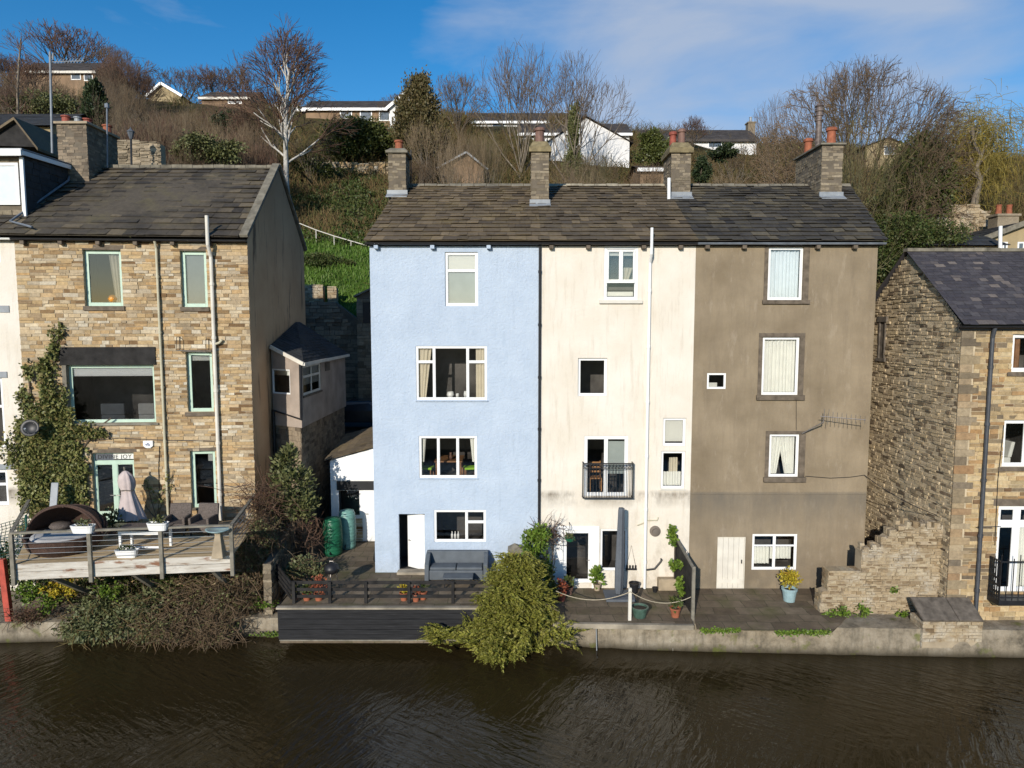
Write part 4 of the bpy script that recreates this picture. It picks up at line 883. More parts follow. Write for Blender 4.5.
# ---- extension on the gable
EG = Vector((-9.45, 26.8, at_Y(272, 346, 26.8).z)); EK = Vector((-8.07, 26.0, at_Y(300, 362, 26.0).z)); EX = -8.07
ER = Vector((EX, 33.0, EK.z)); ET = Vector((-9.6, 30.5, at_Y(299, 322, 30.5).z)); EB = Vector((-9.7, 33.0, EK.z))
ext = thing('house_extension', (EX, 26, .8), 'low rendered extension with black hipped roof on the shaded gable of the stone house', 'extension')
WE1 = Wall((EG.x, EG.y), (EX, 26.0)); WE2 = Wall((EX, 26.0), (EX, 33.0)); zl = at_Y(300, 428, 26).z
_, e1_ = window(ext, WE1, (272, 369, 290, 394), ft=.06, fm='white', inset=.03, rex=0, room=.4, curt=((0, 1, .78, 1, 'curtain_white', 'flat'),))
_, e2_ = window(ext, WE2, (303, 364, 321, 393), ((.5, (.36, .64)), (.5, (.36, .64))), ft=.07, fm='offwhite', inset=.03, rex=0, room=.4, curt=((0, 1, .3, 1, 'curtain_white', 'flat'),), sill=('sillstone', .08, .08, .04))
m = MB(); wall_holes(m, WE1, 0, WE1.L, zl, EK.z, [e1_]); m.poly(tuple(WE1.pt(0, EK.z)), tuple(WE1.pt(WE1.L, EK.z)), tuple(WE1.pt(0, EG.z-.03))); wall_holes(m, WE2, 0, WE2.L, zl, EK.z, [e2_]); m.poly((EX, 33, zl), (-9.7, 33, zl), (-9.7, 33, EK.z), (EX, 33, EK.z)); m.poly((EG.x, EG.y, zl), (EX, 26, zl), (EX, 33, zl), (-9.7, 33, zl))
m.build('wall', M['ext_render'], ext)
m = MB(); WF1 = Wall((EG.x, EG.y+.15), (EX-.1, 26.15)); WF2 = Wall((EX-.1, 26.15), (EX-.1, 33.0)); stones(m, WF1, 0, WF1.L, .5, zl, h=(.12, .22), wd=(.2, .5)); stones(m, WF2, 0, WF2.L, .5, zl, h=(.12, .22), wd=(.2, .5)); m.poly(*[tuple(p) for p in (WF1.pt(0, .5), WF1.pt(WF1.L, .5), WF1.pt(WF1.L, zl), WF1.pt(0, zl))]); m.poly(*[tuple(p) for p in (WF2.pt(0, .5), WF2.pt(WF2.L, .5), WF2.pt(WF2.L, zl), WF2.pt(0, zl))]); m.build('rubble_base', M['darkrub'], ext)
m = MB(); ov = Vector((.16, -.12, -.02)); slates(m, EG+Vector((0, -.14, 0)), EK+ov, ET, ET+Vector((.02, 0, 0)), .25, (.3, .5), .02); slates(m, EK+ov, ER+Vector((.16, .1, -.02)), ET, ET+Vector((.05, .4, 0)), .25, (.3, .5), .02); slates(m, ER+Vector((.1, .1, 0)), EB, ET, ET-Vector((.02, 0, 0)), .25, (.3, .5), .02); ro = m.build('roof', M['roof_ext'], ext)
q = MB(); q.beam(EG+Vector((.02, -.16, -.02)), EK+ov+Vector((0, -.02, -.05)), .05, .14); q.beam(EK+ov+Vector((.02, 0, -.06)), ER+Vector((.18, .1, -.06)), .06, .12); q.build('fascia', M['offwhite'], ext)
q = MB(); q.tube([EK+Vector((.02, -.06, -.1)), EK+Vector((.0, -.06, -2.2)), WE1.pt(.1, zl+.6, .06), WE1.pt(.1, zl-2.5, .06)], .06, 8); q.build('drainpipe', M['black'], ext)
q = MB(); u_, z_ = WE2.px(327, 366); q.wbox(WE2, u_-.35, u_+.35, z_-.2, z_+.15, .003, .04); q.wbox(WE2, u_-.28, u_+.28, z_-.14, z_+.09, .04, .055); q.build('vent_grille', M['render_grey'], ext)

# ================================================================== RIGHT HOUSE
WRf = Wall((13.8, 21.0), (24.5, 21.0)); WRg = Wall((13.75, 27.0), (13.8, 21.0))
right = thing('stone_house', (13.8, 21, .9), 'honey coloured stone house with purple slate roof at the right edge', 'house')
ZRE = at_Y(962, 325, 21).z; ZRR = at_Y(905, 250, 24).z
def rw(r, **k): return window(right, WRf, r, **k)
_, r1 = rw((1012, 334, 1052, 372), cols=((.5, (1,)), (.5, (1,))), ft=.1, inset=.07, sill=('sillstone', .12, .13, .05), lintel=('sand2', .05, .17, .02), curt=((.04, .3, 0, 1, 'tablewood', 'fold'),))
_, r2 = rw((1003, 420, 1050, 467), cols=((.5, (1,)), (.5, (1,))), ft=.1, inset=.07, sill=('sillstone', .12, .13, .05), lintel=('sand2', .05, .2, .02), room=2.2)
_, r3 = rw((996, 506, 1062, 592), cols=((.3, (.16, .84)), (.35, (.16, .84)), (.35, (.16, .84))), ft=.12, bar=.2, inset=.07, lintel=('sillstone', .3, .24, .02), name='french_door', curt=((.34, 1, .0, .85, 'curtain_white', 'fold'),))
m = MB(); wall_holes(m, WRf, 0, WRf.L, .3, ZRE+.05, [r1, r2, r3]); m.poly((13.75, 27, .3), (13.8, 21, .3), (13.8, 21, ZRE), (13.78, 24, ZRR-.08), (13.75, 27, ZRE)); m.poly((24.5, 21, .3), (24.5, 27, .3), (24.5, 27, ZRE), (24.5, 24, ZRR-.08), (24.5, 21, ZRE)); m.poly((24.5, 27, .3), (13.75, 27, .3), (13.75, 27, ZRE), (24.5, 27, ZRE)); wr = m.build('wall', M['mortar_gable'], right)
m = MB(); stones(m, WRf, .42, WRf.L, .3, ZRE+.03, [r1, r2, r3], h=(.085, .17), wd=(.16, .5), prot=(.004, .03)); m.build('front_stonework', M['sand2'], wr)
m = MB(); z = .3; i = 0
while z < ZRE-.15:
    hh = rnd.uniform(.17, .3); uu = .6 if i % 2 else .36; J = lambda: rnd.uniform(-.006, .006)
    m.wbox(WRf, -.02, uu, z+.006, z+hh-.006, -.02, .03+J()); z += hh; i += 1
m.build('quoins', M['quoin'], wr, bevel=.012)
m = MB(); rise = (ZRR-ZRE)/3.0
def gclip(z):
    if z <= ZRE: return 0, WRg.L-.03
    t = (z-ZRE)/rise; return t, WRg.L-t
stones(m, WRg, 0, WRg.L, .3, ZRR-.2, [(1.45, 1.75, at_Y(880, 358, 25.5).z, at_Y(880, 322, 25.5).z)], h=(.07, .15), wd=(.12, .42), prot=(.0, .05), clip=gclip, gap=.038, jit=.016); m.build('gable_stonework', M['gable'], wr)
q = MB(); za, zb = at_Y(880, 358, 25.5).z, at_Y(880, 322, 25.5).z; q.wbox(WRg, 1.3, 1.9, zb, zb+.2, -.02, .08); q.wbox(WRg, 1.3, 1.9, za-.12, za, -.02, .08); q.wbox(WRg, 1.38, 1.45, za, zb, -.02, .06); q.wbox(WRg, 1.75, 1.82, za, zb, -.02, .06); q.wbox(WRg, 1.45, 1.75, za, zb, -.01, .01); q.build('slit_window', M['lintel'], right)
m = MB(); slates(m, (13.66, 20.72, ZRE+.02), (24.6, 20.72, ZRE+.02), (13.64, 24, ZRR), (24.6, 24, ZRR), .17, (.22, .34), .014, .003); slates(m, (24.6, 27.3, ZRE), (13.6, 27.3, ZRE), (24.6, 24, ZRR), (13.64, 24, ZRR), .2, (.25, .34), .014); ro = m.build('roof', M['roof_purple'], right)
q = MB(); n = 24
for i in range(n): q.obox((13.64+11*i/n, 23.86, ZRR-.06), (11/n-.006, 0, 0), (0, .28, 0), (0, 0, rnd.uniform(.1, .125)))
q.build('ridge', M['coping'], ro)
gutter(right, WRf, -.15, WRf.L, ZRE-.1, 'black', brackets=False)
q = MB(); q.wbox(WRf, -.1, WRf.L, ZRE-.16, ZRE+.03, .03, .1); q.build('soffit', M['black'], right)
u, _ = WRf.px(991, 330); pipe(right, WRf, [(u, ZRE-.05, .18), (u, ZRE-.4, .09), (u, 1.0, .09)], .06, 'gutter_dark')
q = MB(); p = [WRf.px(1003, 425), WRf.px(997, 480), WRf.px(994, 545)]; q.tube([WRf.pt(u, z, .04) for u, z in p], .01, 5); p = [WRf.px(975, 527), WRf.px(1000, 526)]; q.tube([WRf.pt(u, z, .04) for u, z in p], .012, 5); q.build('cable', M['black'], right)
# black iron balcony
bal = MB(); a_, b_, c_, d_ = WRf.rect((988, 553, 1075, 592)); D = .55; c_ -= .12; d_ -= .1
bal.wbox(WRf, a_, b_, c_-.1, c_+.06, .03, D)
for zz in (d_, c_+.16): bal.wbox(WRf, a_, b_, zz-.02, zz+.02, D-.04, D); bal.wbox(WRf, a_, a_+.04, zz-.02, zz+.02, 0, D-.04)
n = 14
for i in range(n+1):
    u = a_+.02+(b_-a_-.04)*i/n; bal.wbox(WRf, u-.01, u+.01, c_+.06, d_+(.22 if i % 3 == 0 else .1), D-.03, D-.01)
for k in range(6): bal.wbox(WRf, a_+.005, a_+.03, c_-.1, d_, .02+k*.09, .055+k*.09)
for zz in (c_+.3, c_+.52, c_+.74): bal.wbox(WRf, a_+.008, a_+.034, zz-.03, zz+.03, .0, D-.05)
bal.build('balcony_railing', M['black'], right)
q = MB(); zc = c_+.5
for i in range(3): q.obox(WRf.pt(a_+2+.1*i, zc, D-.05), WRf.u*.05, WRf.n*.02, (0, 0, .2))

# ---- ruined wall between the houses
YR = 21.45
WRu = Wall((at_Y(818, 580, YR).x, YR), (at_Y(946, 580, YR).x, YR-.05))
OUT = [(at_Y(px, py, YR).x - WRu.A.x, at_Y(px, py, YR).z) for px, py in ((820, 619), (822, 592), (828, 590), (829, 571), (861, 571), (862, 550), (880, 546), (887, 537), (897, 530), (905, 524), (946, 527), (946, 619))]
Z0 = .7
OUT[0] = (OUT[0][0], Z0); OUT[-1] = (OUT[-1][0], Z0)
ruin = thing('ruined_wall', WRu.pt(0, Z0), 'broken pale stone wall stepping up against the right hand house', 'wall')
m = MB(); m.extrude([WRu.pt(u, z-.06, -.03) for u, z in OUT], WRu.n*-.42); m.build('core', M['mortar'], ruin)
def rclip(z):
    l = OUT[0][0]
    pts = OUT[:10]
    for i in range(len(pts)-1):
        (ua, za), (ub, zb) = pts[i], pts[i+1]
        if za <= z <= zb: return ua+(ub-ua)*(z-za)/max(1e-6, zb-za), OUT[-1][0]
    return (OUT[9][0], OUT[-1][0]) if z < OUT[9][1]+.1 else (0, 0)
m = MB(); stones(m, WRu, 0, 4, Z0, max(z for _, z in OUT)-.08, h=(.05, .13), wd=(.09, .34), prot=(.0, .06), clip=rclip, gap=.02, d0=-.03, jit=.018)
for i in range(4): # left ends of the steps
    (ua, za), (ub, zb) = OUT[i], OUT[i+1]
    if zb-za > .2:
        We = Wall((WRu.A.x+ua-.01, YR+.45), (WRu.A.x+ua-.01, YR+.02)); stones(m, We, 0, We.L, za, zb, h=(.09, .16), wd=(.14, .3), prot=(0, .03), d0=-.02)
m.build('stonework', M['ruin'], ruin)
m = MB()
for i in range(2, len(OUT)-2):
    (ua, za), (ub, zb) = OUT[i], OUT[i+1]; n = max(1, int(math.hypot(ub-ua, zb-za)/.2))
    if zb-za > .4: continue
    flat = i in (3, )
    for j in range(n):
        t = (j+.5)/n; u, z = ua+(ub-ua)*t, za+(zb-za)*t
        if flat: m.obox(WRu.pt(u-.11, z-.06, .03), WRu.u*.215, WRu.n*-.5, (0, 0, .07))
        else:
            for k in range(2):
                hh = rnd.uniform(.12, .26); m.obox(WRu.pt(u-.09, z-.1, .03-.22*k-rnd.uniform(0, .03)), WRu.u*rnd.uniform(.13, .2)+Vector((0, 0, rnd.uniform(-.03, .03))), WRu.n*-.19, Vector((rnd.uniform(-.04, .04), 0, hh)))
m.build('coping_stones', M['ruin'], ruin, bevel=.02)
# stone bunker with a sloping slab lid
YBk = 20.75
b0 = at_Z(914, 632, .82); xa, xb = at_Y(917, 630, 20.55).x, at_Y(976, 630, 20.55).x
bun = thing('stone_bunker', ((xa+xb)/2, 20.7, .7), 'low stone bunker with sloping slab lid in front of the right hand house', 'bunker')
zf, zr = at_Y(940, 621, 20.28).z, at_Y(940, 600, 20.85).z
m = MB(); m.bx(xa+.03, xb-.03, 20.30, 20.95, .3, zf-.02); m.build('core', M['mortar'], bun)
m = MB(); stones(m, Wall((xa, 20.28), (xb, 20.28)), 0, xb-xa, .5, zf-.02, h=(.09, .15), wd=(.2, .5), prot=(0, .04), d0=-.01); stones(m, Wall((xa, 20.95), (xa, 20.28)), 0, .67, .3, zf-.02, h=(.1, .18), wd=(.2, .4), prot=(0, .03), d0=-.01); m.build('stonework', M['ruin'], bun)
m = MB(); xm = xa+(xb-xa)*.58
m.obox((xa-.04, 20.22, zf), (xm-xa+.03, 0, 0), (0, .72, zr-zf), (0, -.03, .07)); m.obox((xm+.01, 20.22, zf), (xb-xm-.05, 0, 0), (0, .72, zr-zf), (0, -.03, .065)); m.build('slab_lid', M['lintel'], bun, bevel=.012)

# ================================================================== BETWEEN THE HOUSES
# white shed
YS = 27.0
sx0, sx1 = at_Y(331, 500, YS).x, at_Y(378, 500, YS).x
shed = thing('shed', (sx0, YS, TZ), 'white lean-to shed with brown roof squeezed beside the blue house', 'shed')
WS = Wall((sx0, YS), (sx1, YS)); zs0 = at_Y(331, 461, YS).z; zs1 = at_Y(378, 447, YS).z
m = MB(); f, hS = window(shed, WS, (337, 489, 361, 517), ft=.07, inset=.03)
wall_holes(m, WS, 0, WS.L, TZ, zs0, [hS]); m.poly(WS.pt(0, zs0), WS.pt(WS.L, zs0), WS.pt(WS.L, zs1)); m.poly((sx0, 30.4, TZ), (sx0, YS, TZ), (sx0, YS, zs0), (sx0, 30.4, zs0+.4))
wS = m.build('wall', M['white'], shed)
m = MB(); zz = zpx(480, YS); n = int((zs1-zz)/.14)
for i in range(n):
    z = zz+.14*i; t = max(0, (z+.13-zs0)/(zs1-zs0)); 
    if t < .95: m.obox(WS.pt(WS.L*t, z, .0), WS.u*(WS.L*(1-t)), WS.n*.035, Vector((0, 0, .135))-WS.n*.02)
m.build('cladding', M['white'], shed)
m = MB(); m.wbox(WS, .25, WS.L, zpx(490, YS), zpx(481, YS), .0, .03); m.build('fanlight', M['black'], shed)
m = MB(); u0, _ = WS.px(363, 500); m.wbox(WS, u0, WS.L, TZ+.05, zpx(491, YS), .0, .05); dS = m.build('door', M['white'], shed, bevel=.006)
m = MB(); m.tube([WS.pt(u0+.1, TZ+1.15, .05), WS.pt(u0+.1, TZ+1.15, .1), WS.pt(u0+.22, TZ+1.15, .1)], .014, 6); m.build('door_handle', M['black'], dS)
m = MB(); stones(m, WS, .3, u0-.03, TZ, hS[2]-.06, h=(.1, .16), wd=(.2, .4), prot=(.002, .02)); m.build('stone_plinth', M['sand'], shed)
m = MB(); slates(m, (sx0-.2, YS-.15, zs0+.03), (sx0-.2, 30.6, zs0+.5), (sx1, YS-.15, zs1+.03), (sx1, 30.6, zs1+.5), .3, (.4, .6), .03); m.build('roof', M['roof_brown'], shed)

# dark retaining wall up at the lane, its broken top and a little stone outbuilding
YW = 39.0
WW_ = Wall((-22, YW), (-6.9, YW))
lane = thing('retaining_wall', (-12, YW, 4.9), 'tall dark rubble wall holding up the green slope behind the extension', 'wall')
zt = at_Y(320, 302, YW).z
def lclip(z):
    u1 = WW_.L
    pr = at_Y(366, 345, YW); x_top = at_Y(335, 302, YW).x; 
    if z > pr.z: u1 = (x_top + (pr.x-x_top)*(zt-z)/(zt-pr.z)) + 22
    return 0, u1
m = MB(); m.extrude([(-22, YW+.03, 4.5), (-6.9, YW+.03, 4.5), (-6.9, YW+.03, at_Y(366, 345, YW).z), (at_Y(335, 302, YW).x, YW+.03, zt), (-22, YW+.03, zt)], (0, .5, 0)); m.build('core', M['mortar_dark'], lane)
m = MB(); stones(m, WW_, 6, WW_.L, 4.5, zt, h=(.16, .3), wd=(.25, .7), prot=(0, .08), clip=lambda z: (6, lclip(z)[1]), gap=.03, jit=.02); m.build('stonework', M['darkrub'], lane)
bt = thing('ruined_wall', at_Y(318, 300, 41.0), 'pale broken stone parapet with a square gap on top of the dark rubble wall', 'wall')
m = MB(); Wb = Wall((at_Y(304, 298, 41.0).x, 41.0), (at_Y(337, 298, 41.0).x, 41.0)); zb_ = zt-1; zt_ = at_Y(320, 287, 41).z+.15
for (u0, u1, h0) in ((0, 1.15, zt_), (1.4, 1.95, zt_-.1)): m.wbox(Wb, u0, u1, zb_, h0-.1, -.4, -.03); stones(m, Wb, u0, u1, zb_, h0, h=(.12, .2), wd=(.2, .4), prot=(0, .05), jit=.02)
m.build('stonework', M['ruin'], bt)
ob = thing('outbuilding', at_Y(365, 330, 37.5), 'small stone outbuilding with pale verge at the edge of the lane', 'outbuilding')
m = MB(); ox0 = at_Y(357, 330, 37.5).x; zo = at_Y(358, 297, 37.5).z; zo2 = at_Y(372, 289, 37.5).z; Wo = Wall((ox0, 37.5), (ox0+2.6, 37.5)); m.extrude([(ox0, 37.53, 4.9), (ox0+2.6, 37.53, 4.9), (ox0+2.6, 37.53, zo), (ox0+1.3, 37.53, zo2+.2), (ox0, 37.53, zo)], (0, 1.3, 0)); m.build('wall', M['mortar_dark'], ob)
m = MB(); stones(m, Wo, 0, Wo.L, 4.9, zo, [(.35, .75, zo-1.4, zo-.3)], h=(.14, .24), wd=(.25, .5), prot=(0, .05)); m.build('stonework', M['chim'], ob)
m = MB(); m.wbox(Wo, .35, .75, zo-1.4, zo-.3, -.02, .01); m.build('window', M['black'], ob)
m = MB(); m.obox((ox0-.12, 37.35, zo-.02), (1.42, 0, zo2+.2-zo), (0, 1.6, 0), (0, 0, .1)); m.obox((ox0+2.72, 37.35, zo-.02), (-1.42, 0, zo2+.2-zo), (0, 1.6, 0), (0, 0, .1)); m.build('roof', M['coping'], ob)
# parked car, mostly hidden behind the extension
cz = 4.95; cxr = at_Y(361, 400, 35).x
car = thing('parked_car', (cxr, 35, cz), 'dark parked car in the shade between extension and blue house', 'car')
def car_body():
    prof = [(-2.1, .35), (-2.15, .75), (-1.9, .9), (-1.2, .98), (-.6, 1.42), (.9, 1.45), (1.75, 1.0), (2.1, .85), (2.12, .35)]
    m = MB(); k = len(prof); ws = [.82, .86, .86, .84, .62, .62, .82, .84, .82]
    V = [(cxr+p[0], 35-w_, cz+p[1]) for p, w_ in zip(prof, ws)] + [(cxr+p[0], 35+w_, cz+p[1]) for p, w_ in zip(prof, ws)]
    m.add(V, [list(range(k)), [k+i for i in range(k)][::-1]] + [[(i+1) % k, i, k+i, k+(i+1) % k] for i in range(k)])
    return m
car_body().build('body', M['car'], car, bevel=.05)
m = MB(); m.poly((cxr-1.0, 35-.80, cz+1.03), (cxr+1.55, 35-.80, cz+1.03), (cxr+.85, 35-.655, cz+1.38), (cxr-.6, 35-.655, cz+1.38)); m.build('side_window', M['umb_grey'], car)
m = MB(); m.poly((cxr-1.18, 35-.72, cz+1.02), (cxr-.64, 35-.56, cz+1.40), (cxr-.64, 35+.56, cz+1.40), (cxr-1.18, 35+.72, cz+1.02)); m.build('windscreen', M['lead'], car)
for dx in (-1.35, 1.3):
    for dy in (-.8, .8):
        m = MB(); m.tube([(cxr+dx, 35+dy-.1, cz+.33), (cxr+dx, 35+dy+.1, cz+.33)], .33, 18); wh = m.build('wheel', M['rubber'], car); m = MB(); m.tube([(cxr+dx, 35+dy-.115, cz+.33), (cxr+dx, 35+dy+.115, cz+.33)], .2, 14); m.build('rim', M['steel'], wh)
# white handrail on the slope
hr = thing('handrail', at_Y(335, 240, 50), 'thin white handrail fence crossing the green slope', 'handrail')
m = MB(); P_ = [at_Y(px, py, 50) for px, py in ((296, 222), (316, 230), (334, 236), (351, 241), (372, 247))]; m.tube(P_, .035, 6); m.build('rail', M['offwhite'], hr)
for p in P_: m = MB(); m.tube([p, p-Vector((0, 0, 1.3))], .03, 5); m.build('post', M['offwhite'], hr)

q = MB(); a_ = WD.pt(*WD.px(864, 475), .03); b_ = Vector((13.72, 21.6, at_Y(948, 517, 21.4).z)); q.tube([a_.lerp(b_, i/8)-Vector((0, 0, .5*(i/8)*(1-i/8))) for i in range(9)], .012, 5)
tag(q.build('overhead_cable', M['black']), 'thin black cable slung from the brown house corner to the right stone gable', 'cable')
# ================================================================== DECK OF THE STONE HOUSE
DL, DR = at_Z(15, 564, DZ), at_Z(233, 555, DZ)
dk = thing('timber_deck', ((DL.x+DR.x)/2, (DL.y+DR.y)/2, DZ), 'weathered timber deck with bleached fascia boards over the planted bank', 'deck')
BLk = WL.pt(.0, 0, .02); BRk = WL.pt(WL.L+.0, 0, .02)
m = MB(); nb_ = 26
for i in range(nb_):
    t0, t1 = i/nb_, (i+1)/nb_-.003
    a0, a1 = DL.lerp(Vector((BLk.x, BLk.y, DZ)), t0), DL.lerp(Vector((BLk.x, BLk.y, DZ)), t1); c0, c1 = DR.lerp(Vector((BRk.x, BRk.y, DZ)), t0), DR.lerp(Vector((BRk.x, BRk.y, DZ)), t1)
    m.add([a0, c0, c1, a1, a0-Vector((0, 0, .04)), c0-Vector((0, 0, .04)), c1-Vector((0, 0, .04)), a1-Vector((0, 0, .04))], [[0, 1, 2, 3], [4, 7, 6, 5], [0, 4, 5, 1], [3, 2, 6, 7]])
m.build('boards', M['deck'], dk)
fx = (DR-DL).normalized(); fn = Vector((fx.y, -fx.x, 0))
for s0, s1 in ((.0, .345), (.35, .67), (.675, 1.0)):
    for zz in (-.24, -.49):
        m = MB(); p = DL.lerp(DR, s0); m.obox(p+Vector((0, 0, zz+.01*rnd.random()))+fn*.01, (DR-DL)*(s1-s0), fn*.045, (0, 0, .235)); m.build('fascia_board', M['bleach'], dk, bevel=.006)
RH = .98
pp = [DL+fn*.1, DL.lerp(DR, .345)+fn*.1, DL.lerp(DR, .67)+fn*.1, DR+fn*.1]
for i, p in enumerate(pp): m = MB(); m.rbox(p, .11, .11, DZ-.62, DZ+RH, math.atan2(fx.y, fx.x)); m.build('post', M['wood_grey'], dk, bevel=.008)
m = MB(); m.beam(pp[0]+Vector((0, 0, RH)), pp[3]+Vector((0, 0, RH)), .12, .06); m.build('handrail', M['wood_grey'], dk, bevel=.008)
for p, bk in ((pp[0], BLk), (pp[3], BRk)):
    pb = Vector((bk.x, bk.y, DZ)); m = MB(); m.beam(p+Vector((0, 0, RH)), p.lerp(pb, .93)+Vector((0, 0, RH)), .1, .05); m.build('handrail', M['wood_grey'], dk)
m = MB()
for k in range(1, 6):
    z = Vector((0, 0, RH*k/6)); m.tube([pp[0]+z, pp[3]+z], .008, 4); m.tube([pp[3]+z, pp[3].lerp(Vector((BRk.x, BRk.y, DZ)), .93)+z], .008, 4); m.tube([pp[0]+z, pp[0].lerp(Vector((BLk.x, BLk.y, DZ)), .93)+z], .008, 4)
m.build('wire_rail', M['lead'], dk)
for s in (.12, .5, .88):
    p = DL.lerp(DR, s); m = MB(); m.beam(p+Vector((0, .25, -.5)), (p.x, 23.2, .6), .12, .12); m.beam(p+Vector((0, .3, -.3)), (p.x, 24.0, DZ-.3), .1, .2); m.build('bracket', M['wood_grey'], dk)
def on_deck(px, py): return at_Z(px, py, DZ)
# rattan daybed with fold-over hood
p = Vector((at_Y(66, 548, 21.25).x, 21.25, DZ))
bed = thing('rattan_daybed', p, 'round brown rattan daybed with hood and pale cushion on the deck', 'daybed')
m = MB(); m.lathe(p, [(.75, 0), (1.02, .2), (1.14, .56), (1.08, .58), (.98, .42)], 28); m.build('base', M['wicker'], bed, smooth=False)
m = MB(); m.lathe(p, [(.92, .40), (.96, .46), (.92, .55), (.8, .58), (0.01, .58)], 28); m.build('cushion', M['cushion'], bed, smooth=True)
V = []; F = []; na, nr_ = 22, 9
for i in range(nr_+1):
    el = R(4) + R(88)*i/nr_
    for j in range(na+1):
        az = R(-8) + R(196)*j/na; r = 1.16
        V.append(p + Vector((r*math.cos(az)*math.cos(el)*1.0, r*math.sin(az)*math.cos(el), .5+r*.8*math.sin(el))))
for i in range(nr_):
    for j in range(na): b = i*(na+1)+j; F.append([b, b+1, b+na+2, b+na+1])
m = MB(); m.add(V, F); h = m.build('hood', M['wicker'], bed, smooth=True); sm = h.modifiers.new('t', 'SOLIDIFY'); sm.thickness = .04
m = MB()
for k in (0, .33, .66):
    el0 = R(90*k); m.tube([p+Vector((1.19*math.cos(a)*1.0, 1.19*math.sin(a)*math.cos(el0)*.98*(1) , .5+.94*math.sin(a)*math.sin(el0) if k else .44)) for a in [math.pi*j/14 for j in range(15)]], .03, 6)
m.tube([p+Vector((1.18*math.cos(a), 0, .5+.94*math.sin(a))) for a in [math.pi*j/16 for j in range(17)]], .04, 6)
m.build('hood_ribs', M['wicker'], bed)
m = MB(); m.lathe(p+Vector((-.35, .35, .6)), [(.01, 0), (.3, .03), (.34, .1), (.28, .18), (.01, .2)], 14); m.build('pillow', M['wicker_grey'], bed, smooth=True)
# troughs
def trough(px, py, s, label, hang):
    if hang:
        q0 = DL.lerp(DR, (px-15)/218); p = Vector((q0.x, q0.y-.14, DZ+RH-.06))
    else: p = on_deck(px, py)
    o = thing('planter_trough', p, label, 'planter', 'white troughs on the deck'); L_ = .32*s
    m = MB(); lo, hi = [], []
    for k in range(16):
        a = 2*math.pi*k/16; cx, cy = math.cos(a), math.sin(a); sgn = lambda v: abs(v)**.5*(1 if v > 0 else -1)
        lo.append(p+Vector((sgn(cx)*L_*.82, sgn(cy)*.1, 0))); hi.append(p+Vector((sgn(cx)*L_, sgn(cy)*.15, .24)))
    m.add(lo+hi, [[k, (k+1) % 16, 16+(k+1) % 16, 16+k] for k in range(16)] + [list(range(16))[::-1]]); t = m.build('trough', M['white'], o); sm = t.modifiers.new('t', 'SOLIDIFY'); sm.thickness = .015; sm.offset = -1
    m = MB(); m.add([v-Vector((0, 0, .05)) for v in hi], [list(range(16))]); m.build('soil', M['soil'], o)
    return o, p
tr1, tp1 = trough(86, 527, 1.1, 'white trough hooked on the deck rail in front of the daybed', True)
tr2, tp2 = trough(160, 526, 1.0, 'white trough hooked on the deck rail in front of the white table', True)
tr3, tp3 = trough(127, 557, 1.1, 'white trough standing on the deck boards behind the rail', False)
# parasol, closed, in dusty striped canvas
p = on_deck(137, 530); p.y = min(p.y, 23.6); p = Vector((at_Y(133, 520, 23.3).x, 23.3, DZ))
par = thing('parasol', p, 'closed dusty pink parasol by the mint french doors', 'parasol')
m = MB(); m.tube([p, p+Vector((-.22, 0, 2.25))], .028, 8); m.build('pole', M['wood_grey'], par)
m = MB(); m.lathe(p, [(.26, 0), (.26, .06), (.08, .1), (.06, .3)], 16); m.build('base', M['black'], par)
V = []; F = []; nz_, na = 12, 24
prof = [(2.12, .03), (2.08, .1), (1.95, .2), (1.75, .25), (1.6, .24), (1.45, .19), (1.3, .2), (1.1, .25), (.9, .3), (.7, .35), (.5, .4), (.42, .42)]
for z, r in prof:
    for j in range(na):
        a = 2*math.pi*j/na; rr = r*(1+.28*math.cos(a*8)*(1 if z < 2.05 else .3)); V.append(p + Vector((rr*math.cos(a)-.2*z/2.2, rr*.7*math.sin(a), z)))
for i in range(len(prof)-1):
    for j in range(na): F.append([i*na+j, i*na+(j+1) % na, (i+1)*na+(j+1) % na, (i+1)*na+j])
m = MB(); m.add(V, F); m.build('canopy', M['umb_pink'], par, smooth=True)
m = MB(); c_ = p+Vector((-.14, 0, 1.45)); m.tube([c_+Vector((.22*math.cos(a), .17*math.sin(a), .02*math.sin(3*a))) for a in [2*math.pi*j/14 for j in range(15)]], .02, 6); m.build('tie_strap', M['render_grey'], par)
# white table with brown top and bench
p = on_deck(146, 549); p.y = min(p.y, 23.2)
tb = thing('picnic_table', p, 'white legged outdoor table with brown slatted top between parasol and chairs', 'table')
m = MB()
for k in range(5): m.bx(p.x-.75, p.x+.75, p.y-.4+.16*k, p.y-.25+.16*k, p.z+.7, p.z+.74)
m.build('tabletop', M['wicker_grey'], tb)
for dx in (-.66, .6):
    for dy in (-.34, .3): m = MB(); m.bx(p.x+dx, p.x+dx+.07, p.y+dy, p.y+dy+.07, p.z, p.z+.7); m.build('leg', M['white'], tb)
m = MB(); m.bx(p.x-.66, p.x+.67, p.y-.36, p.y-.33, p.z+.58, p.z+.69); m.bx(p.x-.6, p.x+.6, p.y-.34, p.y-.3, p.z+.14, p.z+.2); m.build('apron', M['white'], tb)
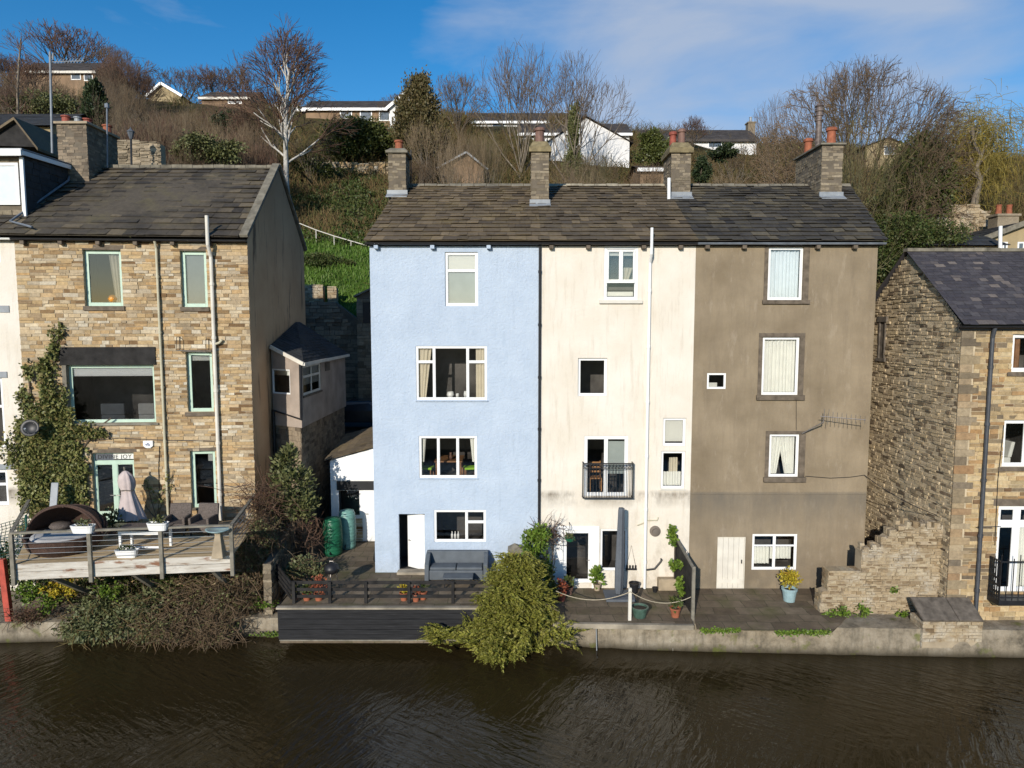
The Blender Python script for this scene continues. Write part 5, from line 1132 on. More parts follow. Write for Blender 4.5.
# two grey wicker armchairs
def wicker_chair(label, px, rz):
    p = Vector((at_Y(px, 535, 22.95).x, 22.95, DZ)); o = thing('wicker_chair', (0, 0, 0), label, 'armchair', 'grey wicker chairs on the deck')
    m = MB(); m.bx(-.36, .36, -.34, .34, .12, .42); m.build('seat', M['wicker_grey'], o, bevel=.03)
    m = MB(); m.obox((-.36, .26, .4), (.72, 0, 0), (0, .1, 0), (0, .12, .56)); m.build('backrest', M['wicker_grey'], o, bevel=.03)
    for s in (-1, 1): m = MB(); m.bx(min(s*.36, s*.27), max(s*.36, s*.27), -.34, .28, .4, .62); m.build('arm', M['wicker_grey'], o, bevel=.02)
    for x_ in (-.32, .28):
        for y_ in (-.32, .28): m = MB(); m.bx(x_, x_+.04, y_, y_+.04, 0, .13); m.build('leg', M['black'], o)
    o.location = p; o.rotation_euler.z = rz; return o
wicker_chair('grey wicker armchair nearer the parasol, under its shadow', 178, R(6)); wicker_chair('grey wicker armchair in front of the slim ground floor mint window', 204, R(-4))
# pale cone pedestal with blue bowl
p = on_deck(221, 557); p.x -= .05
cp = thing('bird_bath', p, 'pale tapering pedestal with a flat blue bowl at the deck corner', 'bird bath')
m = MB(); m.lathe(p, [(.26, 0), (.12, .72), (.16, .78)], 4); m.build('pedestal', M['mortar'], cp, bevel=.02)
m = MB(); m.lathe(p+Vector((0, 0, .77)), [(.14, 0), (.36, .1), (.38, .14), (.3, .1), (.02, .05)], 20, cap=False); m.build('bowl', M['blue_pot'], cp, smooth=True)
# satellite dish, grey plank
u, z = WL.px(44, 425); pc = WL.pt(u, z, .75)
ds = thing('satellite_dish', WL.pt(u, z, 0), 'dark round satellite dish poking out of the ivy', 'satellite dish')
m = MB(); nv = Vector((.25, -1, .25)).normalized(); t1 = nv.orthogonal().normalized(); t2 = nv.cross(t1)
V = [pc]; F = []
for k in (1, 2, 3):
    for j in range(20): a = 2*math.pi*j/20; r = .29*k/3; V.append(pc + (t1*math.cos(a)+t2*math.sin(a))*r + nv*(.09*(k/3)**2))
for j in range(20): F.append([0, 1+j, 1+(j+1) % 20])
for k in range(2):
    for j in range(20): F.append([1+k*20+j, 21+k*20+j, 21+k*20+(j+1) % 20, 1+k*20+(j+1) % 20])
m.add(V, F); d_ = m.build('dish', M['black'], ds, smooth=True); sm = d_.modifiers.new('t', 'SOLIDIFY'); sm.thickness = .012
m = MB(); m.tube([pc-t2*0-nv*.02, WL.pt(u, z-.15, 0)], .025, 6); m.tube([pc+Vector((0, 0, -.25)), pc+nv*.42+Vector((0, 0, -.1))], .014, 5); m.tube([pc+nv*.38+Vector((0, 0, -.12)), pc+nv*.48+Vector((0, 0, -.06))], .035, 8); m.build('arm', M['lead'], ds)
p = on_deck(50, 552); p = Vector((at_Y(49, 510, 22.9).x, 22.9, DZ))
pk_ = MB(); pk_.obox(p+Vector((-.12, 0, 0)), (.26, .0, 0), (0, .04, 0), Vector((-.1, .5, at_Y(49, 484, 23.2).z-DZ))); tag(pk_.build('wooden_plank', M['lead'], bevel=.02), 'pale grey board leaning on the ivy behind the daybed', 'board')
# red post and green netting left of the deck
p = at_Y(6, 603, 21.35)
m = MB(); m.obox((p.x-.08, p.y, .66), (.2, 0, 0), (0, .16, 0), Vector((-.12, 0, at_Y(5, 560, 21.35).z-.66))); tag(m.build('red_post', M['red_paint'], bevel=.015), 'weathered red painted post on the quay under the deck corner', 'post')
nt_ = thing('netting_fence', at_Y(8, 590, 21.9), 'sagging dark green netting fence at the left edge beside the deck', 'fence')
m = MB(); g0 = at_Y(-60, 545, 21.9); 
def npnt(i, j):
    t, s = i/26, j/12; a_ = Vector((at_Y(-70, 550, 21.9).x, 21.9, 2.2)); b_ = Vector((at_Y(26, 550, 22.1).x, 22.1, 2.6)); q_ = a_.lerp(b_, t); return q_ + Vector((0, .1*math.sin(t*7)+.06*math.sin(s*9), s*(1.25-.35*(1-t)*math.sin(t*3)) ))
for i in range(27): m.tube([npnt(i, j) for j in range(0, 13, 2)], .012, 3, cap=False)
for j in range(13): m.tube([npnt(i, j) for i in range(0, 27, 2)], .012, 3, cap=False)
m.build('net', M['net'], nt_)
for i in (0, 13, 26): m = MB(); m.tube([npnt(i, 0)-Vector((0, 0, 1.6)), npnt(i, 12)+Vector((0, 0, .1))], .035, 6); m.build('post', M['net'], nt_)

# ================================================================== BLUE HOUSE'S TERRACE
cl = thing('retaining_wall', (BT0+BT1)/2-Vector((0, 0, 1)), 'black board clad wall holding up the blue house terrace above the canal', 'wall')
bx_ = (BT1-BT0).normalized(); bn = Vector((bx_.y, -bx_.x, 0)); zbot = at_Z(300, 638, 0).z; YB = BT0.y
zb = at_Y(400, 639, BT0.y).z
nbd = 6
for i in range(nbd):
    h = (TZ-.06-zb)/nbd; m = MB(); m.obox(Vector((BT0.x, BT0.y, zb+h*i+.006))+bn*.02, BT1-BT0, bn*(.035+.012*(i % 2)), (0, 0, h-.012)); m.build('board', M['clad'], cl, bevel=.005)
m = MB(); m.obox(Vector((BT0.x-.05, BT0.y+.02, TZ-.055)), BT1-BT0, bn*.17, (0, 0, .06)); m.build('capping', M['concrete'], cl, bevel=.006)
m = MB(); m.obox(Vector((BT0.x, BT0.y, zb-.03)), BT1-BT0, bn*.08, (0, 0, .035)); m.build('bottom_trim', M['wood_grey'], cl)
m = MB(); q0 = Vector((BT0.x, BT0.y, zb)); m.obox(q0, (0, 3, 0), (-.05, 0, 0), (0, 0, TZ-zb)); m.build('side_board', M['clad'], cl)
fe = thing('timber_fence', (BT0+BT1)/2, 'low black three rail timber fence along the blue house terrace', 'fence')
zr_ = at_Y(400, 583, BT0.y+.2).z - TZ; f0 = BT0+Vector((.32, .22, 0)); f1 = BT1+Vector((0, .22, 0))
for px in (294, 330, 366, 409, 453, 496):
    t = (at_Y(px, 595, f0.y).x-f0.x)/(f1.x-f0.x); p = f0.lerp(f1, t); m = MB(); m.rbox(p, .1, .1, TZ, TZ+zr_+.03); m.build('post', M['wood_dark'], fe, bevel=.008)
for k in (.98, .64, .3): m = MB(); m.beam(f0+Vector((0, .06, zr_*k)), f1+Vector((0, .06, zr_*k)), .04, .1); m.build('rail', M['wood_dark'], fe, bevel=.006)
sb = Vector((at_Y(272, 570, 22.6).x, 22.8, TZ))
m = MB(); m.rbox(sb, .1, .1, TZ-.2, TZ+zr_+.1); m.build('post', M['wood_dark'], fe)
for k in (.98, .75, .5, .25): m = MB(); m.beam(f0+Vector((0, 0, zr_*k)), sb+Vector((0, 0, zr_*k)), .04, .09); m.build('rail', M['wood_dark'], fe)
# covered grey sofa and table
pS = Vector((at_Y(457, 575, 22.95).x, 22.95, TZ)); sw = 2.15
so = thing('outdoor_sofa', pS, 'dark grey outdoor sofa against the blue house under its window', 'sofa')
m = MB(); m.bx(pS.x-sw/2+.16, pS.x+sw/2-.16, pS.y-.36, pS.y+.2, TZ+.06, TZ+.4); m.build('seat', M['sofa'], so, bevel=.03)
for k in (0, 1): m = MB(); m.bx(pS.x-sw/2+.17+k*(sw/2-.17)+.01, pS.x+k*(sw/2-.17)-.01, pS.y-.34, pS.y+.18, TZ+.4, TZ+.5); m.build('seat_cushion', M['sofa'], so, bevel=.035)
m = MB(); m.obox((pS.x-sw/2, pS.y+.2, TZ+.05), (sw, 0, 0), (0, .16, 0), (0, .08, .82)); m.build('backrest', M['sofa'], so, bevel=.03)
for s in (-1, 1):
    xa_ = pS.x+s*sw/2; m = MB(); m.extrude([(xa_, pS.y-.4, TZ+.05), (xa_, pS.y+.22, TZ+.05), (xa_, pS.y+.26, TZ+.85), (xa_, pS.y+.1, TZ+.84), (xa_, pS.y-.36, TZ+.6)], (-s*.15, 0, 0)); m.build('arm', M['sofa'], so, bevel=.02)
pT = Vector((pS.x+.1, 22.2, TZ)); ct = thing('coffee_table', pT, 'low grey outdoor coffee table in front of the grey sofa', 'table')
m = MB(); m.bx(pT.x-.5, pT.x+.5, pT.y-.25, pT.y+.25, TZ+.34, TZ+.38); m.build('tabletop', M['sofa'], ct, bevel=.008)
for dx in (-.46, .4):
    for dy in (-.22, .17): m = MB(); m.bx(pT.x+dx, pT.x+dx+.05, pT.y+dy, pT.y+dy+.05, TZ, TZ+.34); m.build('leg', M['black'], ct)

def leaves(mb_V, mb_F, c, r, n, size, asp=1.6, flat=.0, up=0., shell=.35, clump=0, rng=rnd, droop=0):
    """n leaf faces through an ellipsoid, gathered in clumps"""
    c = Vector(c); r = Vector(r) if not isinstance(r, (int, float)) else Vector((r, r, r))
    cl_ = []
    for _ in range(clump or 1):
        while True:
            d = Vector((rng.gauss(0, 1), rng.gauss(0, 1), rng.gauss(0, 1)))
            if d.length > .1: break
        d.normalize(); k = rng.uniform(shell, 1.0); cl_.append(Vector((d.x*r.x*k, d.y*r.y*k, d.z*r.z*k)))
    csp = .22 if clump < 20 else .17
    for i in range(n):
        if clump:
            o = cl_[i % clump] + Vector((rng.gauss(0, r.x), rng.gauss(0, r.y), rng.gauss(0, r.z)))*csp
        else:
            d = Vector((rng.gauss(0, 1), rng.gauss(0, 1), rng.gauss(0, 1))).normalized(); k = rng.uniform(shell, 1.0); o = Vector((d.x*r.x*k, d.y*r.y*k, d.z*r.z*k))
        ax = (o.normalized()*.8 + Vector((rng.gauss(0, .6), rng.gauss(0, .6), rng.gauss(0, .6)+up-droop)))
        ax = ax.normalized() if ax.length > .01 else Vector((0, 0, 1))
        sd_ = ax.cross(Vector((rng.gauss(0, 1), rng.gauss(0, 1), rng.gauss(0, 1)))).normalized(); s = size*rng.uniform(.6, 1.4); L_ = s*asp
        p = c + o; b = len(mb_V)
        mb_V += [p, p+ax*L_*.45+sd_*s*.5, p+ax*L_, p+ax*L_*.45-sd_*s*.5]; mb_F.append((b, b+1, b+2, b+3))
def foliage(name, m, parent, blobs, **k):
    V, F = [], []
    for (c, r, n) in blobs: leaves(V, F, c, r, n, **k)
    off = root_off(parent); return np_mesh(name, [tuple(v-off) for v in V], F, M[m], parent)
def pot_prof(r, h): return [(r*.7, 0), (r*.95, h*.85), (r*1.05, h*.86), (r*1.05, h), (r*.9, h), (r*.86, h*.8), (.01, h*.8)]
def potted(p, r, h, mat, label, cat='plant pot', leaf=None, group=None, lm='shrubg', ln=160, ls=.07, lr=None, name='plant_pot', lz=0):
    o = thing(name, p, label, cat, group); p = Vector(p)
    m = MB(); m.lathe(p, pot_prof(r, h), 18, cap=False); m.build('pot', M[mat], o, smooth=False)
    m = MB(); m.lathe(p+Vector((0, 0, h*.82)), [(r*.86, 0), (r*.4, .01), (.01, .02)], 14, cap=False); m.build('soil', M['soil'], o)
    if leaf:
        R_ = lr or Vector((r*1.2, r*1.2, r*1.3)); foliage('foliage', lm, o, [((p.x, p.y, p.z+h+R_[2]*.7+lz), R_, ln)], size=ls, up=.5, shell=.1)
        m = MB()
        for k in range(5): m.tube([p+Vector((0, 0, h*.8)), p+Vector((rnd.uniform(-.5, .5)*r, rnd.uniform(-.5, .5)*r, h+R_[2]*.7+lz))], .012, 4)
        m.build('stem', M['bark_dark'], o)
    return o
def onT(px, py, Z=TZ): return at_Z(px, py, Z)
# terracotta pots behind the fence
g = 'terracotta pots on the blue house terrace'
potted(onT(307, 600), .14, .24, 'terracotta', 'orange terracotta pot behind the fence, left of the pair under the red leaved plant', leaf=1, group=g, lm='bramble', ln=120)
potted(onT(319, 600), .15, .24, 'terracotta', 'orange terracotta pot behind the fence with the red leaved plant', leaf=1, group=g, lm='redleaf', ln=220, ls=.05, lr=Vector((.3, .25, .38)))
potted(onT(296, 600), .12, .2, 'pot_brown', 'small dark pot beside the corner post of the black fence', leaf=1, group=g, ln=80)
potted(onT(404, 600), .14, .26, 'terracotta', 'terracotta pot with yellow flowers in front of the white door', leaf=1, group=g, lm='yellow', ln=160, ls=.05)
potted(onT(416, 601), .13, .24, 'terracotta', 'terracotta pot, middle one of three in front of the white door', leaf=1, group=g, lm='redleaf', ln=80, ls=.05)
potted(onT(423, 599), .14, .26, 'terracotta', 'terracotta pot nearest the sofa of three by the white door', leaf=1, group=g, lm='bramble', ln=80, ls=.05)
# water butts
def butt(p, r, h, m_, label):
    o = thing('water_butt', p, label, 'water butt', 'water butts by the shed'); pr = [(r*.9, 0)]
    for k in range(9): z = h*.06+h*.78*k/9; pr += [(r*(.92+.08*math.sin(math.pi*(k+.5)/9)), z), (r*(.97+.08*math.sin(math.pi*(k+.5)/9)), z+h*.035), (r*(.92+.08*math.sin(math.pi*(k+.5)/9)), z+h*.07)]
    pr += [(r*.9, h*.9), (r*.8, h*.92)]
    q = MB(); q.lathe(p, pr, 24); q.build('tank', M[m_], o, smooth=True)
    q = MB(); q.lathe(p+Vector((0, 0, h*.92)), [(r*.84, 0), (r*.82, h*.04), (r*.3, h*.07), (.01, h*.075)], 20, cap=False); q.build('lid', M[m_], o, smooth=True)
    q = MB(); q.tube([p+Vector((0, -r*.95, h*.12)), p+Vector((0, -r*1.15, h*.12)), p+Vector((0, -r*1.15, h*.07))], .025, 6); q.build('tap', M['black'], o)
pb_ = onT(333, 554); butt(pb_, .37, 1.45, 'green_tank', 'ribbed dark green water butt standing nearest the fence')
butt(Vector((pb_.x+.38, pb_.y+.75, TZ)), .34, 1.55, 'teal_tank', 'paler teal water butt behind the dark green one')
# kettle barbecue
p = onT(330, 592); p.y += .25; bq = thing('barbecue', p, 'small black kettle barbecue behind the fence beside the red leaved plant', 'barbecue')
q = MB(); q.lathe(p+Vector((0, 0, .5)), [(.05, 0), (.2, .08), (.25, .2), (.24, .23), (.2, .34), (.05, .4)], 18); q.build('bowl', M['black'], bq, smooth=True)
q = MB(); q.tube([p+Vector((-.06, 0, .9)), p+Vector((-.06, 0, .95)), p+Vector((.06, 0, .95)), p+Vector((.06, 0, .9))], .012, 5); q.build('lid_handle', M['steel'], bq)
for a in (.5, 2.6, 4.7): q = MB(); q.tube([p+Vector((.12*math.cos(a), .12*math.sin(a), .55)), p+Vector((.28*math.cos(a), .28*math.sin(a), 0))], .012, 5); q.build('leg', M['steel'], bq)
# tyre leaning at the blue corner
p = Vector((XL-.14, 24.6, TZ+.33)); q = MB()
q.tube([p+Vector((.05*math.sin(a), .25*math.cos(a), .25*math.sin(a)+0)) for a in [2*math.pi*j/20 for j in range(21)]], .085, 8, cap=False); tag(q.build('tyre', M['rubber'], smooth=True), 'black tyre leaning on the corner of the blue house beside the shed', 'tyre')
# stone gate pier between blue and cream terraces
p = Vector((at_Y(516, 556, 22.9).x, 22.9, TZ)); gp = thing('stone_pier', p, 'short rough stone pier with pointed cap beside the conifer', 'pier')
q = MB(); q.rbox(p, .44, .44, .7, TZ+1.0); q.build('core', M['mortar'], gp)
q = MB()
for (A, B) in (((-.23, -.23), (.23, -.23)), ((.23, -.23), (.23, .23)), ((-.23, .23), (-.23, -.23))): Wp = Wall((p.x+A[0], p.y+A[1]), (p.x+B[0], p.y+B[1])); stones(q, Wp, 0, Wp.L, .7, TZ+1.0, h=(.1, .18), wd=(.16, .3), prot=(0, .03))
q.build('stonework', M['sand2'], gp)
q = MB(); b_ = [(-.28, -.28), (.28, -.28), (.28, .28), (-.28, .28)]; q.add([(p.x+a, p.y+b, TZ+1.0) for a, b in b_]+[(p.x+a, p.y+b, TZ+1.06) for a, b in b_]+[(p.x-.05, p.y, TZ+1.26)], [[0, 1, 5, 4], [1, 2, 6, 5], [2, 3, 7, 6], [3, 0, 4, 7], [4, 5, 8], [5, 6, 8], [6, 7, 8], [7, 4, 8]]); q.build('cap', M['coping'], gp)

# ================================================================== CREAM PATIO
CZ = .93
p = Vector((at_Y(619, 588, 22.75).x, 22.75, CZ)); pr_ = thing('parasol', p, 'tall closed slate grey cantilever parasol in its cover on the cream house patio', 'parasol')
zt = at_Y(620, 508, 22.75).z
q = MB(); q.bx(p.x-.5, p.x+.5, p.y-.5, p.y+.4, CZ, CZ+.09); q.build('base_slab', M['umb_grey'], pr_, bevel=.02)
V = []; F = []; na = 30; prf = [(0.12, .11), (.3, .15), (.9, .16), (1.6, .145), (2.3, .125), (zt-CZ-.1, .11), (zt-CZ, .10), (zt-CZ+.01, .02)]
for z, r in prf:
    for j in range(na): a = 2*math.pi*j/na; rr = r*(1+.12*math.cos(a*5+.5+z*.25)); V.append(p+Vector((rr*math.cos(a)*.95+.06*(z/3)-.02, rr*math.sin(a), z)))
for i in range(len(prf)-1):
    for j in range(na): F.append([i*na+j, i*na+(j+1) % na, (i+1)*na+(j+1) % na, (i+1)*na+j])
q = MB(); q.add(V, F); q.build('cover', M['umb_grey'], pr_, smooth=True)
q = MB(); q.tube([p, p+Vector((0, 0, .2))], .07, 10); q.build('pole', M['black'], pr_)
# post and rope
pp_ = at_Z(630, 621, CZ); pp_.y += .08
ro_ = thing('rope_barrier', pp_, 'pale wooden post with sagging ropes along the cream house patio edge', 'barrier')
q = MB(); q.rbox(pp_, .1, .1, .7, at_Y(630, 588, pp_.y).z); q.build('post', M['offwhite'], ro_, bevel=.01)
def sag(a, b, s, n=12): return [a.lerp(b, i/n)-Vector((0, 0, s*4*(i/n)*(1-i/n))) for i in range(n+1)]
top = Vector((pp_.x, pp_.y-.06, at_Y(630, 591, pp_.y).z)); ra = at_Y(556, 591, 21.1); rb = at_Y(691, 597, 21.05)
for a_, b_ in ((ra, top), (top, rb)): q = MB(); q.tube(sag(a_, b_, .28), .014, 5); q.build('rope', M['rope'], ro_)
for px, lab in ((596, 'thin mooring chain hanging down the quay below the cream patio, left one'), (672, 'thin mooring chain hanging down the quay below the fence panel, right one')):
    e_ = at_Z(px, 624, .82); q = MB(); q.tube([e_+Vector((0, .12, .02)), e_+Vector((0, -.03, .0)), e_+Vector((.02, -.1, -.82))], .018, 5); tag(q.build('mooring_chain', M['lead'] if px < 600 else M['wood_grey']), lab, 'chain', 'mooring chains on the quay')
# black trellis panel between the patios
pa, pb2 = Vector((at_Y(675, 590, 23.35).x, 23.35, CZ)), Vector((at_Z(693, 619, CZ).x, at_Z(691, 619, CZ).y+.12, CZ))
za_, zb_ = at_Y(680, 538, 23.3).z, at_Y(691, 566, 21.2).z
tp_ = thing('fence_panel', (pa+pb2)/2, 'tall black fence panel with sloping top dividing cream and brown patios', 'fence')
q = MB(); nn = (pb2-pa).normalized(); nx = Vector((-nn.y, nn.x, 0)); nbd = 12
for i in range(nbd):
    t0, t1 = i/nbd, (i+1)/nbd-.006; a_, b_ = pa.lerp(pb2, t0), pa.lerp(pb2, t1); h0, h1_ = za_+(zb_-za_)*t0, za_+(zb_-za_)*t1
    q.extrude([a_+Vector((0, 0, .05)), b_+Vector((0, 0, .05)), (b_.x, b_.y, h1_), (a_.x, a_.y, h0)], nx*.03)
q.build('boards', M['wood_dark'], tp_)
q = MB(); q.beam((pa.x, pa.y, za_), (pb2.x, pb2.y, zb_), .08, .06); q.build('top_rail', M['wood_grey'], tp_)
q = MB(); q.rbox(pb2+nn*.07, .1, .1, .7, zb_+.06); q.build('post', M['wood_grey'], tp_, bevel=.008)
q = MB(); q.rbox(pa, .1, .1, CZ, za_+.1); q.build('post', M['black'], tp_)
q = MB(); a_ = pa.lerp(pb2, .45)+nx*.1; q.tube([a_+Vector((0, 0, 1.75)), a_+Vector((.05, -.1, 1.5)), a_+Vector((.05, -.3, 1.3))], .02, 5); q.build('bracket', M['steel'], tp_)
ivp = thing('climbing_plant', pa+Vector((-.1, -.3, 0)), 'bright green climber growing up the black fence panel', 'plant')
sideL = -nx if nx.x > 0 else nx
bl = []
for t, z, r, n in ((.05, 1.9, .28, 190), (.02, 2.15, .22, 120), (.1, .95, .2, 110), (.5, .7, .2, 120), (.62, .55, .16, 90), (.45, 1.3, .14, 50)):
    c_ = pa.lerp(pb2, t)+sideL*.14; bl.append(((c_.x, c_.y, CZ+z), Vector((r*.6, r, r)), n))
foliage('foliage', 'climb', ivp, bl, size=.085, asp=1.2, shell=.1)
q = MB(); 
for t in (.05, .5): c_ = pa.lerp(pb2, t)+sideL*.06; q.tube([c_, c_+Vector((0, .02, .8)), c_+Vector((0, 0, 1.9 if t < .1 else .7))], .015, 4)
q.build('stem', M['bark_dark'], ivp)
g = 'pots on the cream house patio'
potted(at_Z(641, 620, CZ)+Vector((0, .25, 0)), .27, .34, 'green_pot', 'wide empty green glazed pot beside the rope post', group=g)
potted(at_Z(677, 620, CZ)+Vector((0, .25, 0)), .17, .3, 'terracotta', 'terracotta pot with small plant at the foot of the black fence panel', leaf=1, group=g, lm='bramble', ln=140)
potted(at_Z(634, 592, CZ), .18, .34, 'black', 'black bucket pot by the base of the grey parasol', group=g)
potted(at_Z(597, 590, CZ), .14, .24, 'mortar', 'pale pot with leafy plant between the glazed door and the window', leaf=1, group=g, lm='climb', ln=170, lr=Vector((.22, .2, .38)), ls=.09)
potted(at_Z(655, 592, CZ), .1, .17, 'black', 'tiny black pot under the round flue vent', group=g)
potted(at_Z(561, 600, CZ), .19, .3, 'pot_red', 'red brown pot with dry plant left of the glazed door', leaf=1, group=g, lm='redleaf', ln=120)
potted(at_Z(569, 594, CZ), .15, .26, 'pot_brown', 'brown pot with dark plant directly in front of the glazed door', leaf=1, group=g, lm='bramble', ln=130)
q = MB(); p = at_Z(665, 590, CZ); q.bx(p.x-.25, p.x+.4, p.y-.1, p.y+.2, CZ, CZ+.42); tag(q.build('stone_block', M['mortar'], bevel=.03), 'pale mossy stone block against the cream wall behind the pots', 'stone block')
hb = WC.pt(*WC.px(569, 535), .3); hk = thing('hanging_basket', hb, 'green hanging basket on a bracket beside the glazed door', 'hanging basket')
q = MB(); q.lathe(hb+Vector((0, 0, -.16)), [(.02, 0), (.12, .04), (.19, .16), (.17, .16), (.1, .06)], 16, cap=False); q.build('basket', M['green_tank'], hk)
q = MB(); 
for a in (0, 2.1, 4.2): q.tube([hb+Vector((.18*math.cos(a), .18*math.sin(a), 0)), hb+Vector((0, 0, .42))], .006, 4)
q.tube([hb+Vector((0, 0, .42)), hb+Vector((0, .3, .46))], .012, 5); q.build('chain', M['black'], hk)
foliage('foliage', 'shrubg', hk, [((hb.x, hb.y, hb.z+.02), Vector((.18, .18, .1)), 90)], size=.05, shell=.1)
sc_ = WC.px(631, 566); q = MB(); u, z = sc_[0]+.0, sc_[1]
q.tube([WC.pt(u-.16, z, .02), WC.pt(u, z+.75, .02), WC.pt(u+.16, z, .02)], .008, 4); q.wbox(WC, u-.2, u+.2, z-.14, z-.08, .0, .04)
for k in range(4): q.wbox(WC, u-.17+.1*k, u-.11+.1*k, z-.08, z+.03, .0, .03)
# ornamental hook rack on the wall right of the window
u0 = WC.px(632, 560); tag(q.build('wall_hook_rack', M['black']), 'small black hook rack on the cream wall right of the grey parasol', 'hook rack')
# ================================================================== BROWN PATIO
p = at_Z(789, 602, .87); o = potted(p, .25, .5, 'blue_pot', 'pale blue glazed pot with a round golden shrub by the brown house window', leaf=1, lm='yellow', ln=650, ls=.055, lr=Vector((.36, .34, .34)), lz=.1)

# ================================================================== SMALL THINGS SEEN THROUGH THE WINDOWS
def dining_chair(label, x, rz, z0, y):
    o = thing('dining_chair', (0, 0, 0), label, 'chair', 'lime chairs in the blue house')
    q = MB(); q.bx(-.22, .22, -.22, .22, .42, .5); q.build('seat', M['lime'], o, bevel=.02)
    q = MB(); q.obox((-.22, .18, .48), (.44, 0, 0), (0, .06, 0), (0, .08, .62)); q.build('backrest', M['lime'], o, bevel=.03)
    for a in (-.2, .16):
        for b in (-.2, .16): q = MB(); q.bx(a, a+.04, b, b+.04, 0, .42); q.build('leg', M['tablewood'], o)
    o.location = (x, y, z0); o.rotation_euler.z = rz
_, _, wz0, wz1 = WB.rect((419, 436, 477, 478)); fz = wz0-.25
xl3, xr3 = at_Y(427, 460, Y0+.7).x, at_Y(470, 460, Y0+.7).x
dining_chair('lime green chair at the left side of the blue house dining window', xl3, R(80), fz+.0, Y0+.75); dining_chair('lime green chair at the right side of the blue house dining window', xr3, R(-80), fz+.0, Y0+.75)
xm = (xl3+xr3)/2; tb = thing('dining_table', (xm, Y0+1.0, fz), 'brown wooden dining table inside the blue house between the lime chairs', 'table')
q = MB(); q.bx(xm-.5, xm+.5, Y0+.6, Y0+1.7, fz+.68, fz+.73); q.build('tabletop', M['tablewood'], tb)
for dx in (-.46, .4):
    for dy in (.65, 1.6): q = MB(); q.bx(xm+dx, xm+dx+.06, Y0+dy, Y0+dy+.06, fz, fz+.68); q.build('leg', M['tablewood'], tb)
q = MB(); q.lathe((xm+.05, Y0+.9, fz+.73), [(.06, 0), (.1, .1), (.05, .2), (.07, .26)], 12); tag(q.build('vase', M['pot_brown'], smooth=True), 'small vase on the dining table inside the blue house', 'vase')
a_, b_, c_, d_ = WL.rect((68, 365, 155, 423))
for uu, ww, mm, lab in ((1.15, .85, 'umb_grey', 'grey sofa inside the wide mint framed window'), (2.35, .6, 'cushion', 'pale armchair inside the wide mint framed window, at its right end')):
    p = WL.pt(a_+uu, c_-.25, -1.0); o = thing('sofa' if ww > .8 else 'armchair', p, lab, 'sofa' if ww > .8 else 'armchair')
    q = MB(); q.wbox(WL, a_+uu-ww/2, a_+uu+ww/2, c_-.25, c_+.2, -1.2, -.7); q.build('seat', M[mm], o, bevel=.04); q = MB(); q.wbox(WL, a_+uu-ww/2, a_+uu+ww/2, c_+.2, c_+.62, -.82, -.68); q.build('backrest', M[mm], o, bevel=.04)
# chair in the balcony room
u, z = WC.px(597, 494); p = WC.pt(u, z, -.6); o = thing('wooden_chair', p, 'pine ladder back chair just inside the iron balcony door', 'chair')
q = MB(); q.bx(p.x-.22, p.x+.22, p.y-.2, p.y+.22, z+.44, z+.48); q.build('seat', M['pinewood'], o)
for dx in (-.22, .18):
    for dy, hh in ((-.2, .44), (.18, 1.02)): q = MB(); q.bx(p.x+dx, p.x+dx+.04, p.y+dy, p.y+dy+.04, z, z+hh); q.build('leg', M['pinewood'], o)
q = MB()
for k in (.6, .75, .92): q.bx(p.x-.18, p.x+.18, p.y+.185, p.y+.21, z+k, z+k+.07)
q.build('backrest', M['pinewood'], o)
# three white bottles on the kitchen sill, white jugs in the wide window
a_, b_, c_, d_ = WB.rect((434, 510, 486, 542))
for k, lab in enumerate(('left', 'middle', 'right')):
    p = WB.pt(a_+.62+.11*k, c_+.07, -.16); q = MB(); q.lathe(p, [(.04, 0), (.042, .16), (.018, .2), (.018, .27)], 10); tag(q.build('bottle', M['white'], smooth=True), '%s one of three white bottles on the sill above the grey sofa' % lab, 'bottle', 'white bottles on the kitchen sill')
a_, b_, c_, d_ = WB.rect((416, 346, 487, 400))
for px, r, h, lab in ((450, .13, .2, 'round white bowl on the sill of the wide blue house window'), (457, .06, .14, 'small white cup on the sill of the wide blue house window'), (465, .06, .22, 'slim white jar on the sill of the wide blue house window')):
    u, _ = WB.px(px, 395); p = WB.pt(u, c_+.07, -.2); q = MB(); q.lathe(p, [(r*.7, 0), (r, h*.5), (r*.8, h), (r*.7, h), (r*.6, h*.6)], 12); tag(q.build('sill_ornament', M['white'], smooth=True), lab, 'ornament')
# armchair back in the right house
a_, b_, c_, d_ = WRf.rect((1003, 420, 1050, 467)); p = WRf.pt(a_+.35, c_-.2, -.7)
o = thing('armchair', p, 'pale armchair inside the middle window of the right hand house', 'armchair'); q = MB(); q.bx(p.x-.3, p.x+.3, p.y-.2, p.y+.3, p.z, p.z+.4); q.build('seat', M['curtain_white'], o, bevel=.03); q = MB(); q.bx(p.x-.3, p.x-.15, p.y-.2, p.y+.3, p.z+.4, p.z+.6); q.build('arm', M['curtain_white'], o, bevel=.03); q = MB(); q.obox((p.x+.2, p.y-.2, p.z+.4), (.12, 0, 0), (0, .5, 0), (.1, 0, .5)); q.build('backrest', M['curtain_white'], o, bevel=.03)
